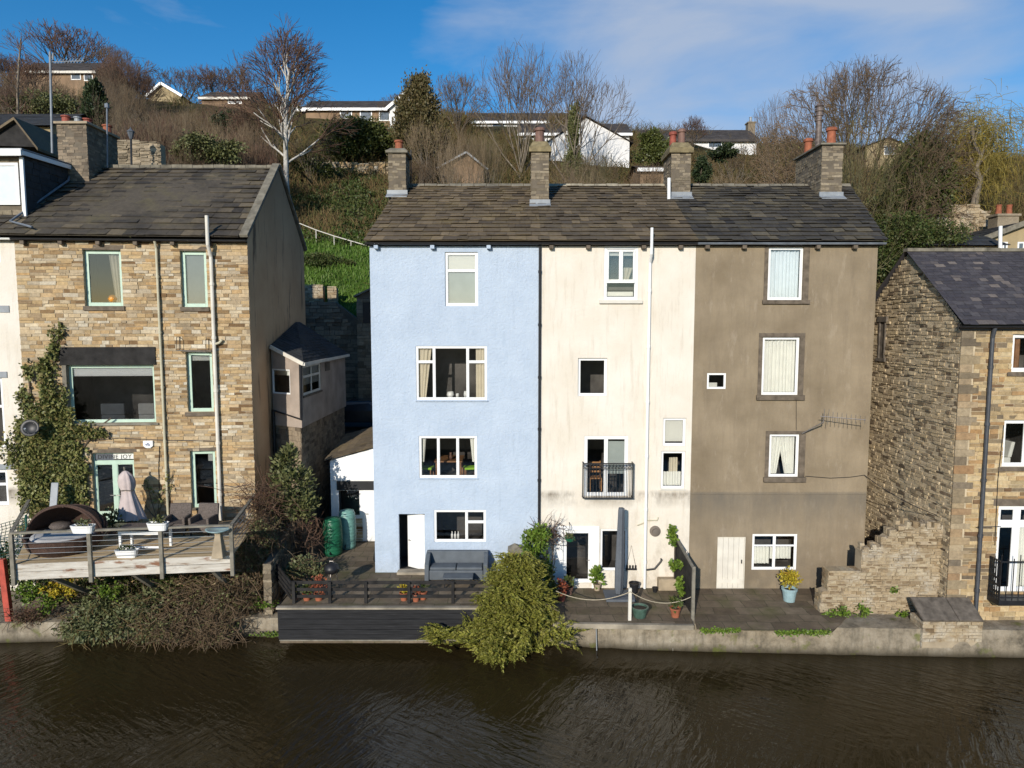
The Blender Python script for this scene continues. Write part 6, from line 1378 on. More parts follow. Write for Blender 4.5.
# ================================================================== HOUSES UP THE HILL
def far_house(label, px0, px1, py_e, py_b, py_r, Y, depth=8, wall='offwhite', roof='roof_dark', wins=(), gable=False, fascia=None, name='house', chim=None, bay=None, cat='house'):
    """front wall from px0 to px1, eaves at py_e, ridge at py_r (or a gable facing the canal)"""
    a, b = at_Y(px0, py_b, Y), at_Y(px1, py_b, Y); ze = at_Y((px0+px1)/2, py_e, Y).z; zr = at_Y((px0+px1)/2, py_r, Y+(0 if gable else depth/2)).z
    o = thing(name, ((a.x+b.x)/2, Y, a.z), label, cat); W = Wall((a.x, Y), (b.x, Y)); zb = a.z-2.5; D = depth
    m = MB(); m.wbox(W, 0, W.L, zb, ze, -D, 0); 
    if gable:
        um = W.L/2 if gable is True else W.L*gable; m.extrude([W.pt(0, ze), W.pt(W.L, ze), W.pt(um, zr-.1)], W.n*-D)
    else: m.extrude([W.pt(0, ze), W.pt(0, ze, -D), W.pt(0, zr-.1, -D/2)], W.u*W.L)
    m.build('wall', M[wall], o); m = MB()
    if gable:
        for (u0, s) in ((0, -1), (W.L, 1)):
            e = .35; k = (zr-ze)/(abs(um-u0)); slates(m, W.pt(u0+s*e, ze-e*k+.05, .3) if s < 0 else W.pt(u0+s*e, ze-e*k+.05, -D), W.pt(u0+s*e, ze-e*k+.05, -D) if s < 0 else W.pt(u0+s*e, ze-e*k+.05, .3), W.pt(um, zr+.05, .3) if s < 0 else W.pt(um, zr+.05, -D), W.pt(um, zr+.05, -D) if s < 0 else W.pt(um, zr+.05, .3), .5, (.8, 1.4), .03)
    else:
        slates(m, W.pt(-.3, ze, .4), W.pt(W.L+.3, ze, .4), W.pt(-.3, zr, -D/2), W.pt(W.L+.3, zr, -D/2), .4, (.7, 1.2), .03); slates(m, W.pt(W.L+.3, ze, -D-.4), W.pt(-.3, ze, -D-.4), W.pt(W.L+.3, zr, -D/2), W.pt(-.3, zr, -D/2), .4, (.7, 1.2), .03)
    m.build('roof', M[roof], o)
    if fascia:
        m = MB()
        if gable:
            for u0 in (-.35, W.L+.35): k = (zr-ze)/(um if u0 < 0 else W.L-um); m.beam(W.pt(u0, ze-.35*k, .36), W.pt(um, zr, .36), .06, .34 if D > 5 else .16, up=W.n.cross(W.u))
        else: m.wbox(W, -.3, W.L+.3, ze-.28, ze+.02, .3, .42)
        m.build('fascia', M[fascia], o)
    for (x0, y0, x1, y1) in wins:
        u0, u1, z0, z1 = W.rect((x0, y0, x1, y1)); f = MB(); t = .1
        f.wbox(W, u0, u1, z0, z0+t, .0, .06); f.wbox(W, u0, u1, z1-t, z1, .0, .06); n = max(1, int((u1-u0)/1.0))
        for i in range(n+1): uu = u0+(u1-u0-t)*i/n; f.wbox(W, uu, uu+t, z0+t, z1-t, .0, .055)
        fo = f.build('window', M['white'], o); g = MB(); g.wbox(W, u0+.02, u1-.02, z0+.02, z1-.02, .005, .02); g.build('pane', M['farglass'], fo)
    if chim:
        (x0, x1, yt, pot) = chim; p0, p1 = at_Y(x0, yt, Y+D/2), at_Y(x1, yt, Y+D/2); m = MB(); m.bx(p0.x, p1.x, Y+D/2-.5, Y+D/2+.5, zr-1, p0.z); m.bx(p0.x-.1, p1.x+.1, Y+D/2-.6, Y+D/2+.6, p0.z, p0.z+.15); ch = m.build('chimney', M['chim'], o)
        n = pot[1]
        for i in range(n): m = MB(); m.lathe(((p0.x+(p1.x-p0.x)*(i+.5)/n), Y+D/2, p0.z+.15), [(.2, 0), (.17, .6), (.2, .62), (.2, .7)], 10); m.build('chimney_pot', M[pot[0]], ch)
    return o, W
x = Mx('dim_far_glass', .1, .6); x.col((.10, .12, .14)); M['farglass'] = x.m
M['brick'] = plain('brown_brick', (.25, .165, .10), .9, .25, .6)
M['buffwall'] = plain('buff_wall', (.36, .28, .16), .9, .25, .6)
M['whitewall'] = plain('white_roughcast', (.72, .71, .70), .9, .08, .5)
M['tile'] = plain('dark_roof_tile', (.07, .06, .055), .85, .3, 1.2)
far_house('brown flat topped hillside house at the far left skyline with two white windows', 18, 96, 72, 92, 63, 92, wall='brick', roof='tile', fascia='offwhite', wins=((71, 71, 81, 80), (84, 73, 93, 81)), depth=9)
far_house('small buff gabled house with white bargeboards on the left skyline', 150, 181, 95, 112, 84, 95, wall='buffwall', gable=.42, fascia='white', roof='tile')
far_house('low bungalow half hidden in bare trees left of the birch', 202, 250, 98, 112, 92, 95, wall='brick', roof='tile', fascia='offwhite', wins=((228, 97, 242, 104),))
o, W = far_house('long buff bungalow with white windows and white fascia on the skyline above the laurel', 306, 392, 109, 121, 101, 84, wall='brick', roof='tile', fascia='white', wins=((340, 110, 352, 119), (360, 110, 372, 121), (379, 110, 390, 121)), depth=8)
far_house('white gable fronted house joined to the right end of the long buff bungalow', 390, 418, 107, 124, 89, 83, wall='whitewall', gable=.75, fascia='white', roof='tile', wins=((396, 108, 401, 120),))
far_house('low buff garage at the left end of the long bungalow', 300, 331, 110, 121, 105, 86, wall='buffwall', roof='tile', fascia='white')
far_house('house with long dark roof and white band behind the pair of tall bare trees', 470, 572, 122, 140, 113, 90, wall='whitewall', roof='tile', fascia='white', wins=((492, 123, 505, 130), (530, 123, 545, 130)))
far_house('big white gabled house behind the ivy clad trunk', 548, 629, 142, 176, 117, 72, wall='whitewall', gable=.46, roof='tile', wins=(), depth=11)
far_house('low dark roofed wing behind the big white gable', 520, 629, 134, 160, 124, 80, wall='whitewall', roof='tile', fascia='white')
far_house('low white roofed garage between white gable and the two pot chimney', 640, 668, 169, 180, 166, 60, wall='brick', roof='tile', fascia='white', depth=5, name='garage', cat='garage')
far_house('long dark roofed house with a single chimney on the right skyline', 642, 756, 140, 160, 130, 86, wall='whitewall', roof='tile', fascia='tile', chim=(747, 754, 124, ('lead', 1)), wins=((708, 141, 722, 148),))
far_house('pale house half hidden behind the great round bare tree', 866, 906, 146, 165, 138, 78, wall='buffwall', gable=True, roof='roof_brown', wins=((884, 146, 894, 155),))
far_house('small faded pink gable half buried in brushwood behind the ridge', 441, 484, 167, 178, 153, 62, wall='brick', gable=.6, fascia='lead', roof='tile', depth=5)
far_house('yellow walled house with dark slate roof behind the broad chimney stack', -30, 52, 127, 160, 114, 48, wall='buffwall', roof='roof_ext', wins=((25, 129, 38, 141),), depth=7)
far_house('stone house at the right edge with two orange pots and slate roof', 962, 1060, 246, 262, 222, 46, wall='buffwall', gable=.62, roof='roof_ext', wins=((1002, 242, 1007, 252), (1017, 242, 1024, 252)), chim=(993, 1014, 217, ('terracotta', 2)), depth=8, fascia='coping')
far_house('low grey roofed outbuilding below the willow', 925, 1000, 246, 262, 236, 41.5, wall='mortar', roof='roof_ext', depth=4, name='outbuilding', cat='outbuilding')
q = MB(); p = at_Y(1000, 262, 40.5); q.tube([p, at_Y(1000.5, 226, 40.5)], .1, 10); tag(q.build('white_pole', M['white']), 'white pole standing in front of the right edge stone house', 'pole')
# rough stone walls
def rough_wall(label, pts, Y, mat='ruin', h=(.18, .32), th=.6, zlow=1.5):
    a, b = at_Y(*pts[0], Y), at_Y(*pts[-1], Y); o = thing('stone_wall', (a+b)/2, label, 'wall'); W = Wall((a.x, Y), (b.x, Y)); top = [W.px(*p) for p in pts]
    def tp(u):
        for (u0, z0), (u1, z1) in zip(top, top[1:]):
            if u0 <= u <= u1: return z0+(z1-z0)*(u-u0)/(u1-u0)
        return top[-1][1]
    zl = min(z for _, z in top)-zlow; m = MB(); m.extrude([W.pt(0, zl, -.04)] + [W.pt(W.L, zl, -.04)] + [W.pt(u, z-.12, -.04) for u, z in top][::-1], W.n*-th); m.build('core', M['mortar'], o)
    m = MB(); u = 0
    while u < W.L-.1: uw = min(rnd.uniform(.5, 1.1), W.L-u); stones(m, W, u, u+uw, zl, tp(u+uw/2)+rnd.uniform(-.08, .1), h=h, wd=(.25, .7), prot=(0, .1), d0=-.05, jit=.03, gap=.03); u += uw
    m.build('stonework', M[mat], o); return o
rough_wall('low pinkish stone wall across the slope below the laurel', ((322, 161), (345, 161), (360, 163), (388, 162)), 66, 'sand')
rough_wall('tumbled pale stone wall on the bank under the willow', ((925, 205), (940, 202), (958, 206), (975, 203), (992, 214)), 52, 'ruin', zlow=2.5)
rough_wall('buff retaining wall behind the broad chimney on the left', ((104, 140), (130, 139), (160, 142)), 44, 'chim', zlow=4, h=(.09, .15))
lp = at_Y(131, 160, 42.5); o = thing('street_lamp', lp, 'black lantern street lamp in front of the buff retaining wall', 'street lamp'); q = MB(); lt = at_Y(131, 139, 42.5); q.tube([lp-Vector((0, 0, 1)), lt], .06, 8); q.build('post', M['black'], o); q = MB(); q.lathe(lt, [(.08, 0), (.2, .4), (.24, .42), (.05, .6), (.02, .7)], 6); q.build('lantern', M['umb_grey'], o)

# ================================================================== TREES
class Proto: pass
def tree_proto(seed, bark, twig, split=2, **k):
    T = Proto(); ln = fan_lines(seed, **k); T.tm = T.cm = None; T.bark, T.twig = bark, twig
    for nm, sel, n in (('tm', [l for l in ln if l[2] < split], 6), ('cm', [l for l in ln if l[2] >= split], 3)):
        if sel:
            V, F = np_tubes([p for p, _, _ in sel], [r for _, r, _ in sel], n); o = np_mesh('trunk' if nm == 'tm' else 'crown', V, F, M[bark if nm == 'tm' else twig], None, smooth=(nm == 'tm')); setattr(T, nm, o.data); bpy.data.objects.remove(o)
    allp = [q for p, _, _ in ln for q in p]; hs_ = sorted(math.hypot(q.x, q.y) for q in allp); T.w = hs_[int(len(hs_)*.965)]*2; return T
def tree(T, label, px, ytop, Y, width=None, base=None, group='bare trees on the hillside', rot=None, name='bare_tree'):
    tp_ = at_Y(px, ytop, Y); zb = base if base is not None else tz(tp_.x, Y)-.2; H = tp_.z - zb
    o = thing(name, (tp_.x, Y, zb), label, 'tree', group); s = H/10
    sx = s if width is None else (width*Y/FPX)/T.w
    o.scale = (sx, sx, s); o.rotation_euler.z = rnd.uniform(0, 6.28) if rot is None else rot
    t = bpy.data.objects.new('trunk', T.tm); COL.objects.link(t); t.parent = o
    if T.cm is not None: c = bpy.data.objects.new('crown', T.cm); COL.objects.link(c); c.parent = o
    return o
def fan_lines(seed, H=10, stem=.25, a=.5, n=8, spread=55, top=10, L0=.34, ratio=.79, levels=6, split=(14, 30), kids3=.35, wob=.07, up=.05, droop=0, pw=.8, r0=.17, rl=.55, rr_=.72, rmin=.0115, lean=0., dome=.0):
    """stem with limbs between fractions a..1 of it, each limb forking again and again"""
    g = random.Random(seed); out = []; Ls = H*stem
    S = [Vector((0, 0, 0))]; d = Vector((lean, 0, 1)).normalized()
    for i in range(6): d = (d+Vector((g.gauss(0, .035), g.gauss(0, .035), .02))).normalized(); S.append(S[-1]+d*Ls/6)
    for i in range(0, 6, 2): out.append((S[i:i+3]+[S[i+2]+(S[i+2]-S[i])*.02], [r0*(1-.09*(i+k)) for k in range(3)]+[r0*(1-.09*(i+2))], 0))
    def br(p, d, Ln, r, lev):
        pts = [p]; rr = [r]; 
        for i in range(3):
            d = (d + Vector((g.gauss(0, wob), g.gauss(0, wob), g.gauss(0, wob) + up - droop*lev/levels))).normalized(); p = p+d*Ln/3; pts.append(p); rr.append(max(rmin*(.55 if lev == levels and i == 2 else 1), r*(1-.28*(i+1)/3)))
        out.append((pts, rr, lev))
        if lev >= levels: return
        k = 3 if g.random() < kids3 else 2; az0 = g.random()*6.283; o = d.orthogonal().normalized(); o2 = d.cross(o)
        for i in range(k):
            th = R(g.uniform(*split))*(.5 if i == 0 else 1.1); az = az0+6.283*i/k+g.gauss(0, .3); nd = d*math.cos(th)+(o*math.cos(az)+o2*math.sin(az))*math.sin(th); q = pts[3] if i < 2 or k == 2 else pts[2]
            br(q, nd, Ln*ratio*g.uniform(.8, 1.15), max(rmin, r*rr_*g.uniform(.85, 1.05)), lev+1)
    for i in range(n):
        f = a+(1-a)*(i+.5)/n; j = min(5, int(f*6)); p = S[j].lerp(S[j+1], f*6-j); sp = R(spread+(top-spread)*((i+.5)/n)**pw+g.gauss(0, 5)); az = i*2.4+g.gauss(0, .25); nd = Vector((math.sin(sp)*math.cos(az), math.sin(sp)*math.sin(az), math.cos(sp)))
        br(p, nd, H*L0*g.uniform(.88, 1.06)*((1.06-.2*(i+.5)/n) if stem < .5 else 1.25-.75*f), r0*rl*(1-.3*f), 1)
    if dome:
        zs_ = sorted(p[-1].z for p, _, l in out if l > 3); rs_ = sorted(math.hypot(p[-1].x, p[-1].y) for p, _, l in out if l > 3); zt_, rx_ = zs_[int(len(zs_)*dome)], rs_[int(len(rs_)*dome)]; zc = zt_*.42
        out = [(p, r, l) for p, r, l in out if l < 3 or (math.hypot(p[-1].x, p[-1].y)/rx_)**2 + (max(0, p[-1].z-zc)/(zt_-zc))**2 < g.uniform(.88, 1.1)]
    zz_ = sorted(q.z for p, _, _ in out for q in p); zmax = zz_[int(len(zz_)*.985)]; s_ = H/zmax
    return [([q*s_ for q in p], r, l) for p, r, l in out]
PA = tree_proto(11, 'bark_dark', 'twig', split=4, n=8, stem=.3, spread=50, levels=7, dome=.95)
PB = tree_proto(23, 'bark', 'twig', split=4, n=9, stem=.16, a=.3, spread=48, top=6, levels=7, up=.022, dome=.93)
PC = tree_proto(5, 'bark_birch', 'twig_purple', split=3, n=15, stem=.86, a=.28, spread=62, top=14, L0=.16, levels=6, ratio=.84, droop=.10, up=.06, r0=.2, rl=.42, kids3=.75, rmin=.012)
PD = tree_proto(31, 'bark_dark', 'twig_purple', split=4, n=9, stem=.34, a=.45, spread=46, levels=7, up=.05, dome=.95)
PAf = tree_proto(111, 'bark_dark', 'twig', split=4, n=9, stem=.26, spread=52, levels=7, rmin=.02, r0=.22, dome=.95)
PDf = tree_proto(131, 'bark_dark', 'twig_purple', split=4, n=10, stem=.3, a=.45, spread=46, levels=7, up=.05, rmin=.02, r0=.22, dome=.95)
PE = tree_proto(44, 'bark', 'twig_pale', split=4, n=8, stem=.08, a=.2, spread=46, top=8, levels=6, r0=.15, wob=.11, up=.06, ratio=.8)
PF = tree_proto(57, 'bark_green', 'twig', split=4, n=25, stem=.16, a=.25, spread=84, top=4, levels=8, kids3=.5, up=-.012, pw=1.5, r0=.26, rl=.42, L0=.34, rmin=.0135, dome=.86)
PG = tree_proto(63, 'bark_green', 'twig_olive', split=3, n=12, stem=.08, a=.1, spread=68, top=15, levels=6, up=.02, wob=.12, r0=.12, ratio=.82)
PH = tree_proto(72, 'bark', 'twig_purple', split=2, n=22, stem=.95, a=.3, spread=60, top=25, L0=.07, levels=4, r0=.11, rl=.3)
tree(PH, 'thin leaning spire of a bare tree at the far left, standing alone', 15, 30, 60, width=42)
tree(PDf, 'bare tree with reddish twigs rising behind the brown flat topped house', 66, 30, 102, width=90)
tree(PAf, 'bare tree right of the brown flat topped house, on the skyline above the conifer', 112, 52, 102, width=80)
tree(PDf, 'dense bare tree at the left edge of the frame on the skyline', -8, 55, 85, width=80)
tree(PA, 'low bare tree in front of the brown flat topped house', 50, 84, 72, width=60)
tree(PDf, 'round headed bare tree between the thin spire and the aerial pole', 34, 60, 78, width=52)
tree(PAf, 'bare tree just left of the small buff gable on the skyline', 140, 78, 105, width=66)
tree(PAf, 'spreading bare tree behind the small buff gabled house', 182, 72, 115, width=70)
tree(PDf, 'bare purple tree right of the small buff gable, second in the skyline row', 212, 70, 115, width=62)
tree(PAf, 'bare purple tree behind the half hidden bungalow, nearest the birch', 240, 68, 115, width=66)
tree(PE, 'pale many stemmed bare tree in front of the small buff gable', 163, 100, 50, width=90, rot=1.0)
tree(PE, 'pale slanting bare tree right of the many stemmed one, above the stone roof', 232, 122, 52, width=80, rot=2.2)
tree(PD, 'slender bare tree in front of the half hidden bungalow', 222, 106, 66, width=60)
tree(PC, 'tall white stemmed birch with purple twigs between stone house and blue house', 283, 38, 58, width=112, rot=.5)
tree(PE, 'short pale stemmed bare tree at the foot of the tall birch', 268, 100, 60, width=60, rot=3)
tree(PAf, 'bare crown rising just left of the bronze leaved tree', 400, 96, 84, width=44)
tree(PAf, 'hazy bare tree right of the bronze leaved tree, above the faded pink gable', 458, 76, 78, width=62)
tree(PE, 'thin pale sapling in front of the faded pink gable', 456, 138, 50, width=30)
tree(PB, 'tall broad bare tree, left one of the pair behind the middle chimney', 520, 50, 66, width=110, rot=.3)
tree(PB, 'tall bare tree with ivy clad trunk in front of the white gable', 574, 60, 62, width=112, rot=1.2)
tree(PDf, 'small reddish bare tree on the skyline between the two pot chimney and the long house', 692, 118, 80, width=34)
tree(PB, 'bare tree left of the great round one, beside the long dark roofed house', 782, 100, 58, width=72, rot=2)
tree(PF, 'great round headed bare tree behind the chimney with the steel flue', 860, 72, 50, width=196, rot=2.3)
tree(PG, 'olive twigged bushy tree leaning out beside the brown house roof', 846, 140, 42, width=130, rot=.4)
tree(PG, 'olive twigged bushy tree right of the flue chimney, behind the leaning one', 895, 130, 47, width=110, rot=2.4)
tree(PA, 'bare grey tree between the great round tree and the willow', 925, 130, 56, width=60)
tree(PE, 'pale bare bush tree on the slope right of the birch, left of the laurel', 310, 140, 62, width=44)
tree(PG, 'olive bare bush tree beside the ivy clad trunk', 600, 150, 56, width=60)
tree(PG, 'tangled bare thicket tree left of the middle chimney', 500, 135, 56, width=64, rot=1)
tree(PE, 'pale twiggy thicket tree behind the orange pot chimney', 432, 120, 60, width=60, rot=2)
tree(PB, 'low bare tree behind the ridge between flue chimney and two pot chimney', 735, 148, 66, width=60)
PROT = ((18, 99, 58, 84, 92), (148, 184, 80, 106, 95), (198, 254, 88, 107, 95), (300, 418, 85, 121, 84), (470, 546, 112, 128, 90), (546, 632, 112, 160, 72), (640, 670, 163, 172, 60), (640, 758, 122, 150, 86))
def hides(px, yt, Y, w_=0): return any(x0-w_ < px < x1+w_ and yt < y1 and Y < Yh for x0, x1, y0, y1, Yh in PROT)
for k in range(120):
    left_ = k < 92
    px = rnd.uniform(-10, 265) if left_ else rnd.uniform(390, 800); Yk = rnd.uniform(48, 86)
    if not left_ and (545 < px < 632 or 640 < px < 662): Yk = rnd.uniform(50, 60)
    zb = tz((px-512)/FPX*Yk, Yk); hh = rnd.uniform(4.5, 8.5) if left_ else rnd.uniform(3.2, 5.5); el = math.atan2(zb+hh-CAMZ, Yk); ytop = 384-FPX*math.tan(el+TILT)
    if hides(px, ytop+9, Yk, 8): continue
    tree(rnd.choice((PA, PD, PDf, PE, PE, PE, PB) if left_ else (PA, PG, PE, PG)), 'bare brown tree, one of the thicket covering the left slope' if left_ else 'bare olive tree, one of the low thicket just above the terrace ridge', px, ytop, Yk, width=rnd.uniform(34, 62), group='thicket on the left slope' if left_ else 'thicket above the ridge')
def blob_tree(name, label, px, py, Y, blobs, leaf, size, cat='tree', group=None, trunk=None, asp=1.6, clump=30, up=0, droop=0, shell=.35):
    """blobs: (px, py, rx_px, ry_px, n)"""
    root = at_Y(px, py, Y); root.z = tz(root.x, Y) if Y > 39.5 else root.z; o = thing(name, root, label, cat, group); B = []
    for (x_, y_, rx_, ry_, n) in blobs: c = at_Y(x_, y_, Y); k = (c.y*math.cos(TILT)-(c.z-CAMZ)*math.sin(TILT))/FPX; B.append((c, Vector((rx_*k, rx_*k*.85, ry_*k)), n))
    V, F = [], []
    for c, r, n in B: leaves(V, F, c, r, int(n*4), size*.45, asp, clump=clump, up=up, droop=droop, shell=shell)
    np_mesh('crown', [tuple(v-root) for v in V], F, M[leaf], o)
    m = MB(); zt = max(c.z for c, _, _ in B); cc = B[0][0]
    for k in range(trunk or 3):
        e = Vector((cc.x+rnd.uniform(-.5, .5)*B[0][1].x, Y+rnd.uniform(-.3, .3), cc.z+rnd.uniform(0, .5)*B[0][1].z)); s = root+Vector((rnd.uniform(-.3, .3), 0, -.3)); m.tube([s, s.lerp(e, .5)+Vector((rnd.uniform(-.2, .2), rnd.uniform(-.2, .2), 0)), e], [.14*(e-s).length/5, .09*(e-s).length/5, .03], 6)
    m.build('trunk', M['bark_dark'], o); return o
blob_tree('conifer', 'dark upright conifer behind the broad chimney stack', 95, 125, 58, ((95, 108, 9, 22, 2200), (95, 92, 5, 10, 500), (95, 118, 11, 14, 900)), 'pine', .32, clump=40, up=.8)
blob_tree('laurel_bush', 'large dark green laurel bush below the long buff bungalow', 357, 165, 68, ((357, 140, 30, 20, 3200), (338, 145, 18, 16, 1300), (376, 143, 18, 16, 1300), (352, 128, 18, 10, 700)), 'laurel', .34, 'bush', clump=50)
blob_tree('bronze_tree', 'dense bronze green leaved tree right of the orange pot chimney', 420, 175, 64, ((420, 110, 16, 34, 2600), (412, 140, 20, 36, 1900), (432, 140, 18, 34, 1700), (420, 86, 8, 12, 500), (405, 120, 10, 26, 700)), 'ivytree', .3, clump=60, up=.9)
blob_tree('evergreen_bush', 'yellow green evergreen bush between white gable and the two pot chimney', 653, 172, 62, ((655, 152, 17, 17, 1500), (650, 140, 10, 9, 600), (668, 156, 10, 14, 500)), 'laurel', .26, 'bush', clump=36, up=.3)
blob_tree('evergreen_bush', 'dark evergreen bush right of the two pot chimney', 700, 182, 60, ((700, 172, 10, 14, 700), (722, 152, 14, 8, 500)), 'pine', .26, 'bush', clump=20)
blob_tree('yew_bush', 'dark olive evergreen behind the leaning bushy trees, left of the willow', 925, 230, 48, ((925, 165, 22, 30, 2400), (908, 190, 26, 30, 1900), (940, 190, 18, 26, 1300), (900, 215, 28, 24, 1500)), 'laurel', .26, 'bush', clump=60)
blob_tree('yew_bush', 'low dark green undergrowth bush behind the right hand slate roof', 915, 250, 42, ((905, 235, 34, 20, 1900), (890, 258, 22, 24, 1100), (940, 238, 26, 14, 900)), 'bramble', .2, 'bush', clump=50)
blob_tree('ivy_column', 'green ivy covering the trunk of the tall bare tree before the white gable', 574, 178, 61.4, ((574, 135, 5, 26, 1100), (575, 112, 4, 10, 300), (572, 160, 9, 16, 700)), 'shrubg', .2, 'plant', clump=30, up=.4)
blob_tree('holly_bush', 'olive green bush on the left slope above the stone roof ridge', 205, 165, 49, ((203, 148, 26, 12, 900), (225, 152, 18, 10, 500), (185, 152, 12, 9, 300)), 'shrubg', .24, 'bush', clump=40)
blob_tree('holly_bush', 'dark bush in the thicket right of the pale many stemmed tree', 226, 130, 62, ((226, 120, 12, 10, 500), (238, 126, 9, 9, 300)), 'pine', .24, 'bush', clump=24)
blob_tree('holly_bush', 'olive bush in the thicket between thin spire and dark conifer', 45, 112, 66, ((45, 104, 22, 12, 800), (20, 108, 16, 12, 500), (66, 108, 14, 10, 400)), 'shrubg', .26, 'bush', clump=40)
blob_tree('holly_bush', 'green bush on the slope just right of the birch trunk', 312, 178, 63, ((305, 160, 14, 12, 500), (318, 172, 16, 9, 500)), 'laurel', .24, 'bush', clump=30)
for px_, yt_, w_ in ((446, 138, 44), (470, 142, 40), (486, 136, 44)): tree(PE, 'pale thicket tree in front of the faded pink gable', px_, yt_, 55, width=w_, group='thin trees before the pink gable')
blob_tree('gorse_bush', 'dark bramble bush on the lawn edge below the white handrail', 328, 262, 47, ((325, 262, 22, 9, 1500), (345, 266, 14, 6, 500)), 'bramble', .16, 'bush', clump=30)
# willow: twisted trunk, hanging yellow strands
wY = 54; wr_ = at_Y(975, 210, wY); wr_.z = tz(wr_.x, wY)-.2
wil = thing('willow_tree', wr_, 'golden yellow weeping willow with a twisted pale trunk', 'tree')
def wpt(px, py, dy=0): return at_Y(px, py, wY+dy)
m = MB(); tk = [wr_, wpt(974, 205), wpt(977, 192), wpt(980, 180), wpt(976, 168), wpt(981, 156), wpt(974, 143), wpt(972, 128)]; m.tube(tk, [.36, .28, .24, .21, .18, .15, .1, .06], 8)
limbs = []
for (s, e) in ((5, (990, 146)), (4, (958, 150)), (5, (996, 128)), (6, (962, 128)), (6, (984, 118)), (3, (1000, 165)), (4, (1012, 140)), (3, (950, 168)), (6, (972, 116)), (5, (1008, 122))):
    a = tk[s]; b = wpt(*e, dy=rnd.uniform(.2, 4)); md = a.lerp(b, .5)+Vector((0, 0, .5)); m.tube([a, md, b], [.09, .06, .03], 5); limbs += [md, b, md.lerp(b, .5), a.lerp(md, .6)]
m.build('trunk', M['bark'], wil, smooth=True)
Ls, Rs = [], []
for _ in range(3400):
    b = rnd.choice(limbs); s = b + Vector((rnd.gauss(0, 1.15), rnd.gauss(.9, 1.3), rnd.gauss(-.3, 1.1))); L_ = rnd.uniform(.4, 1.5); dx, dy = rnd.gauss(0, .42), rnd.gauss(0, .4)
    Ls.append([s, s+Vector((dx*.8, dy*.8, -.12*L_)), s+Vector((dx*1.5, dy*1.5, -.5*L_)), s+Vector((dx*1.7, dy*1.7, -L_))]); Rs.append([.014, .018, .016, .01])
V, F = np_tubes([[tuple(p-wr_) for p in l] for l in Ls], Rs, 3); np_mesh('crown', V, F, M['willow'], wil)

# ================================================================== HILLSIDE UNDERGROWTH (nobody could count it)
foot = []
Ls, Rs = [], []; V2, F2 = [], []
for _ in range(15000):
    y = 40 + 58*rnd.random(); x_ = rnd.uniform(-.82, .82)*y
    dens = .5+.5*mnoise.noise((x_*.12, y*.12, 1)); lawn = -17 < x_ < -7 and y < 52
    if lawn and (y < 50 or rnd.random() < .7): continue
    slopefree = -19 < x_ < -6 and y < 66
    if slopefree and rnd.random() < .45: continue
    if y > 86 and rnd.random() < .5: continue
    if x_ < -12 and rnd.random() < .62: continue
    px = 512+683*x_/y
    if 962 < px and y < 47: continue
    if hides(px, 384-FPX*math.tan(math.atan2(tz(x_, y)+1.3-CAMZ, y)+TILT), y): continue
    z = tz(x_, y); h = (1.0+1.9*max(0, dens))*(.5 if slopefree else 1.0)
    if dens > .3 or rnd.random() < .4:
        for k in range(8):
            d = Vector((rnd.gauss(0, .5), rnd.gauss(0, .5), 1)).normalized(); hh = h*rnd.uniform(.5, 1.15); b = Vector((x_+rnd.gauss(0, .35), y+rnd.gauss(0, .35), z-.1)); c_ = Vector((rnd.gauss(0, .18), rnd.gauss(0, .18), -.1*rnd.random()))*hh
            Ls.append([b, b+d*hh*.4, b+d*hh*.75+c_*.5, b+d*hh+c_*1.6]); Rs.append([.032, .028, .02, .008])
            if k % 2: e = b+d*hh*.5; d2 = (d+Vector((rnd.gauss(0, .8), rnd.gauss(0, .8), .2))).normalized()*hh*.45; Ls.append([e, e+d2*.35, e+d2*.7, e+d2]); Rs.append([.022, .02, .016, .008])
    if dens < .55 and rnd.random() < .75: leaves(V2, F2, (x_, y, z+.15), Vector((.6, .6, .4)), 16, .15, 1.3, up=.5, shell=.1)
for _ in range(2600):
    y = rnd.uniform(50, 72); px = rnd.uniform(292, 400) if rnd.random() < .7 else rnd.uniform(100, 300); x_ = (px-512)/FPX*y; z = tz(x_, y); r_ = rnd.uniform(.25, .6)
    if mnoise.noise((x_*.25, y*.25, 5)) > -.12: leaves(V2, F2, (x_, y, z+.1), Vector((r_, r_, r_*.6)), 14, .13, 1.4, up=.6, shell=.1)
    elif rnd.random() < .5:
        for k in range(5): d = Vector((rnd.gauss(0, .6), rnd.gauss(0, .6), 1)).normalized()*rnd.uniform(.5, 1.2); b = Vector((x_+rnd.gauss(0, .3), y, z-.1)); Ls.append([b, b+d*.4, b+d*.75, b+d]); Rs.append([.03, .026, .02, .008])
V, F = np_tubes(Ls, Rs, 3); tag(np_mesh('brushwood', V, F, M['scrub']), kind='stuff'); tag(np_mesh('brambles', V2, F2, M['bramble']), kind='stuff')
Ls = []; V2, F2 = [], []
for _ in range(9000):
    y = 39.7+13*rnd.random(); x_ = rnd.uniform(-17, -6.5); z = tz(x_, y); b = Vector((x_, y, z-.02)); h = rnd.uniform(.1, .32); a = rnd.random()*6.28; s = Vector((math.cos(a), math.sin(a), 0))*.04; t = Vector((rnd.gauss(0, .08), rnd.gauss(0, .08), h)); n = len(V2); V2 += [b-s, b+s, b+s*.3+t, b-s*.3+t]; F2.append((n, n+1, n+2, n+3))
tag(np_mesh('slope_grass', V2, F2, M['blade']), kind='stuff')

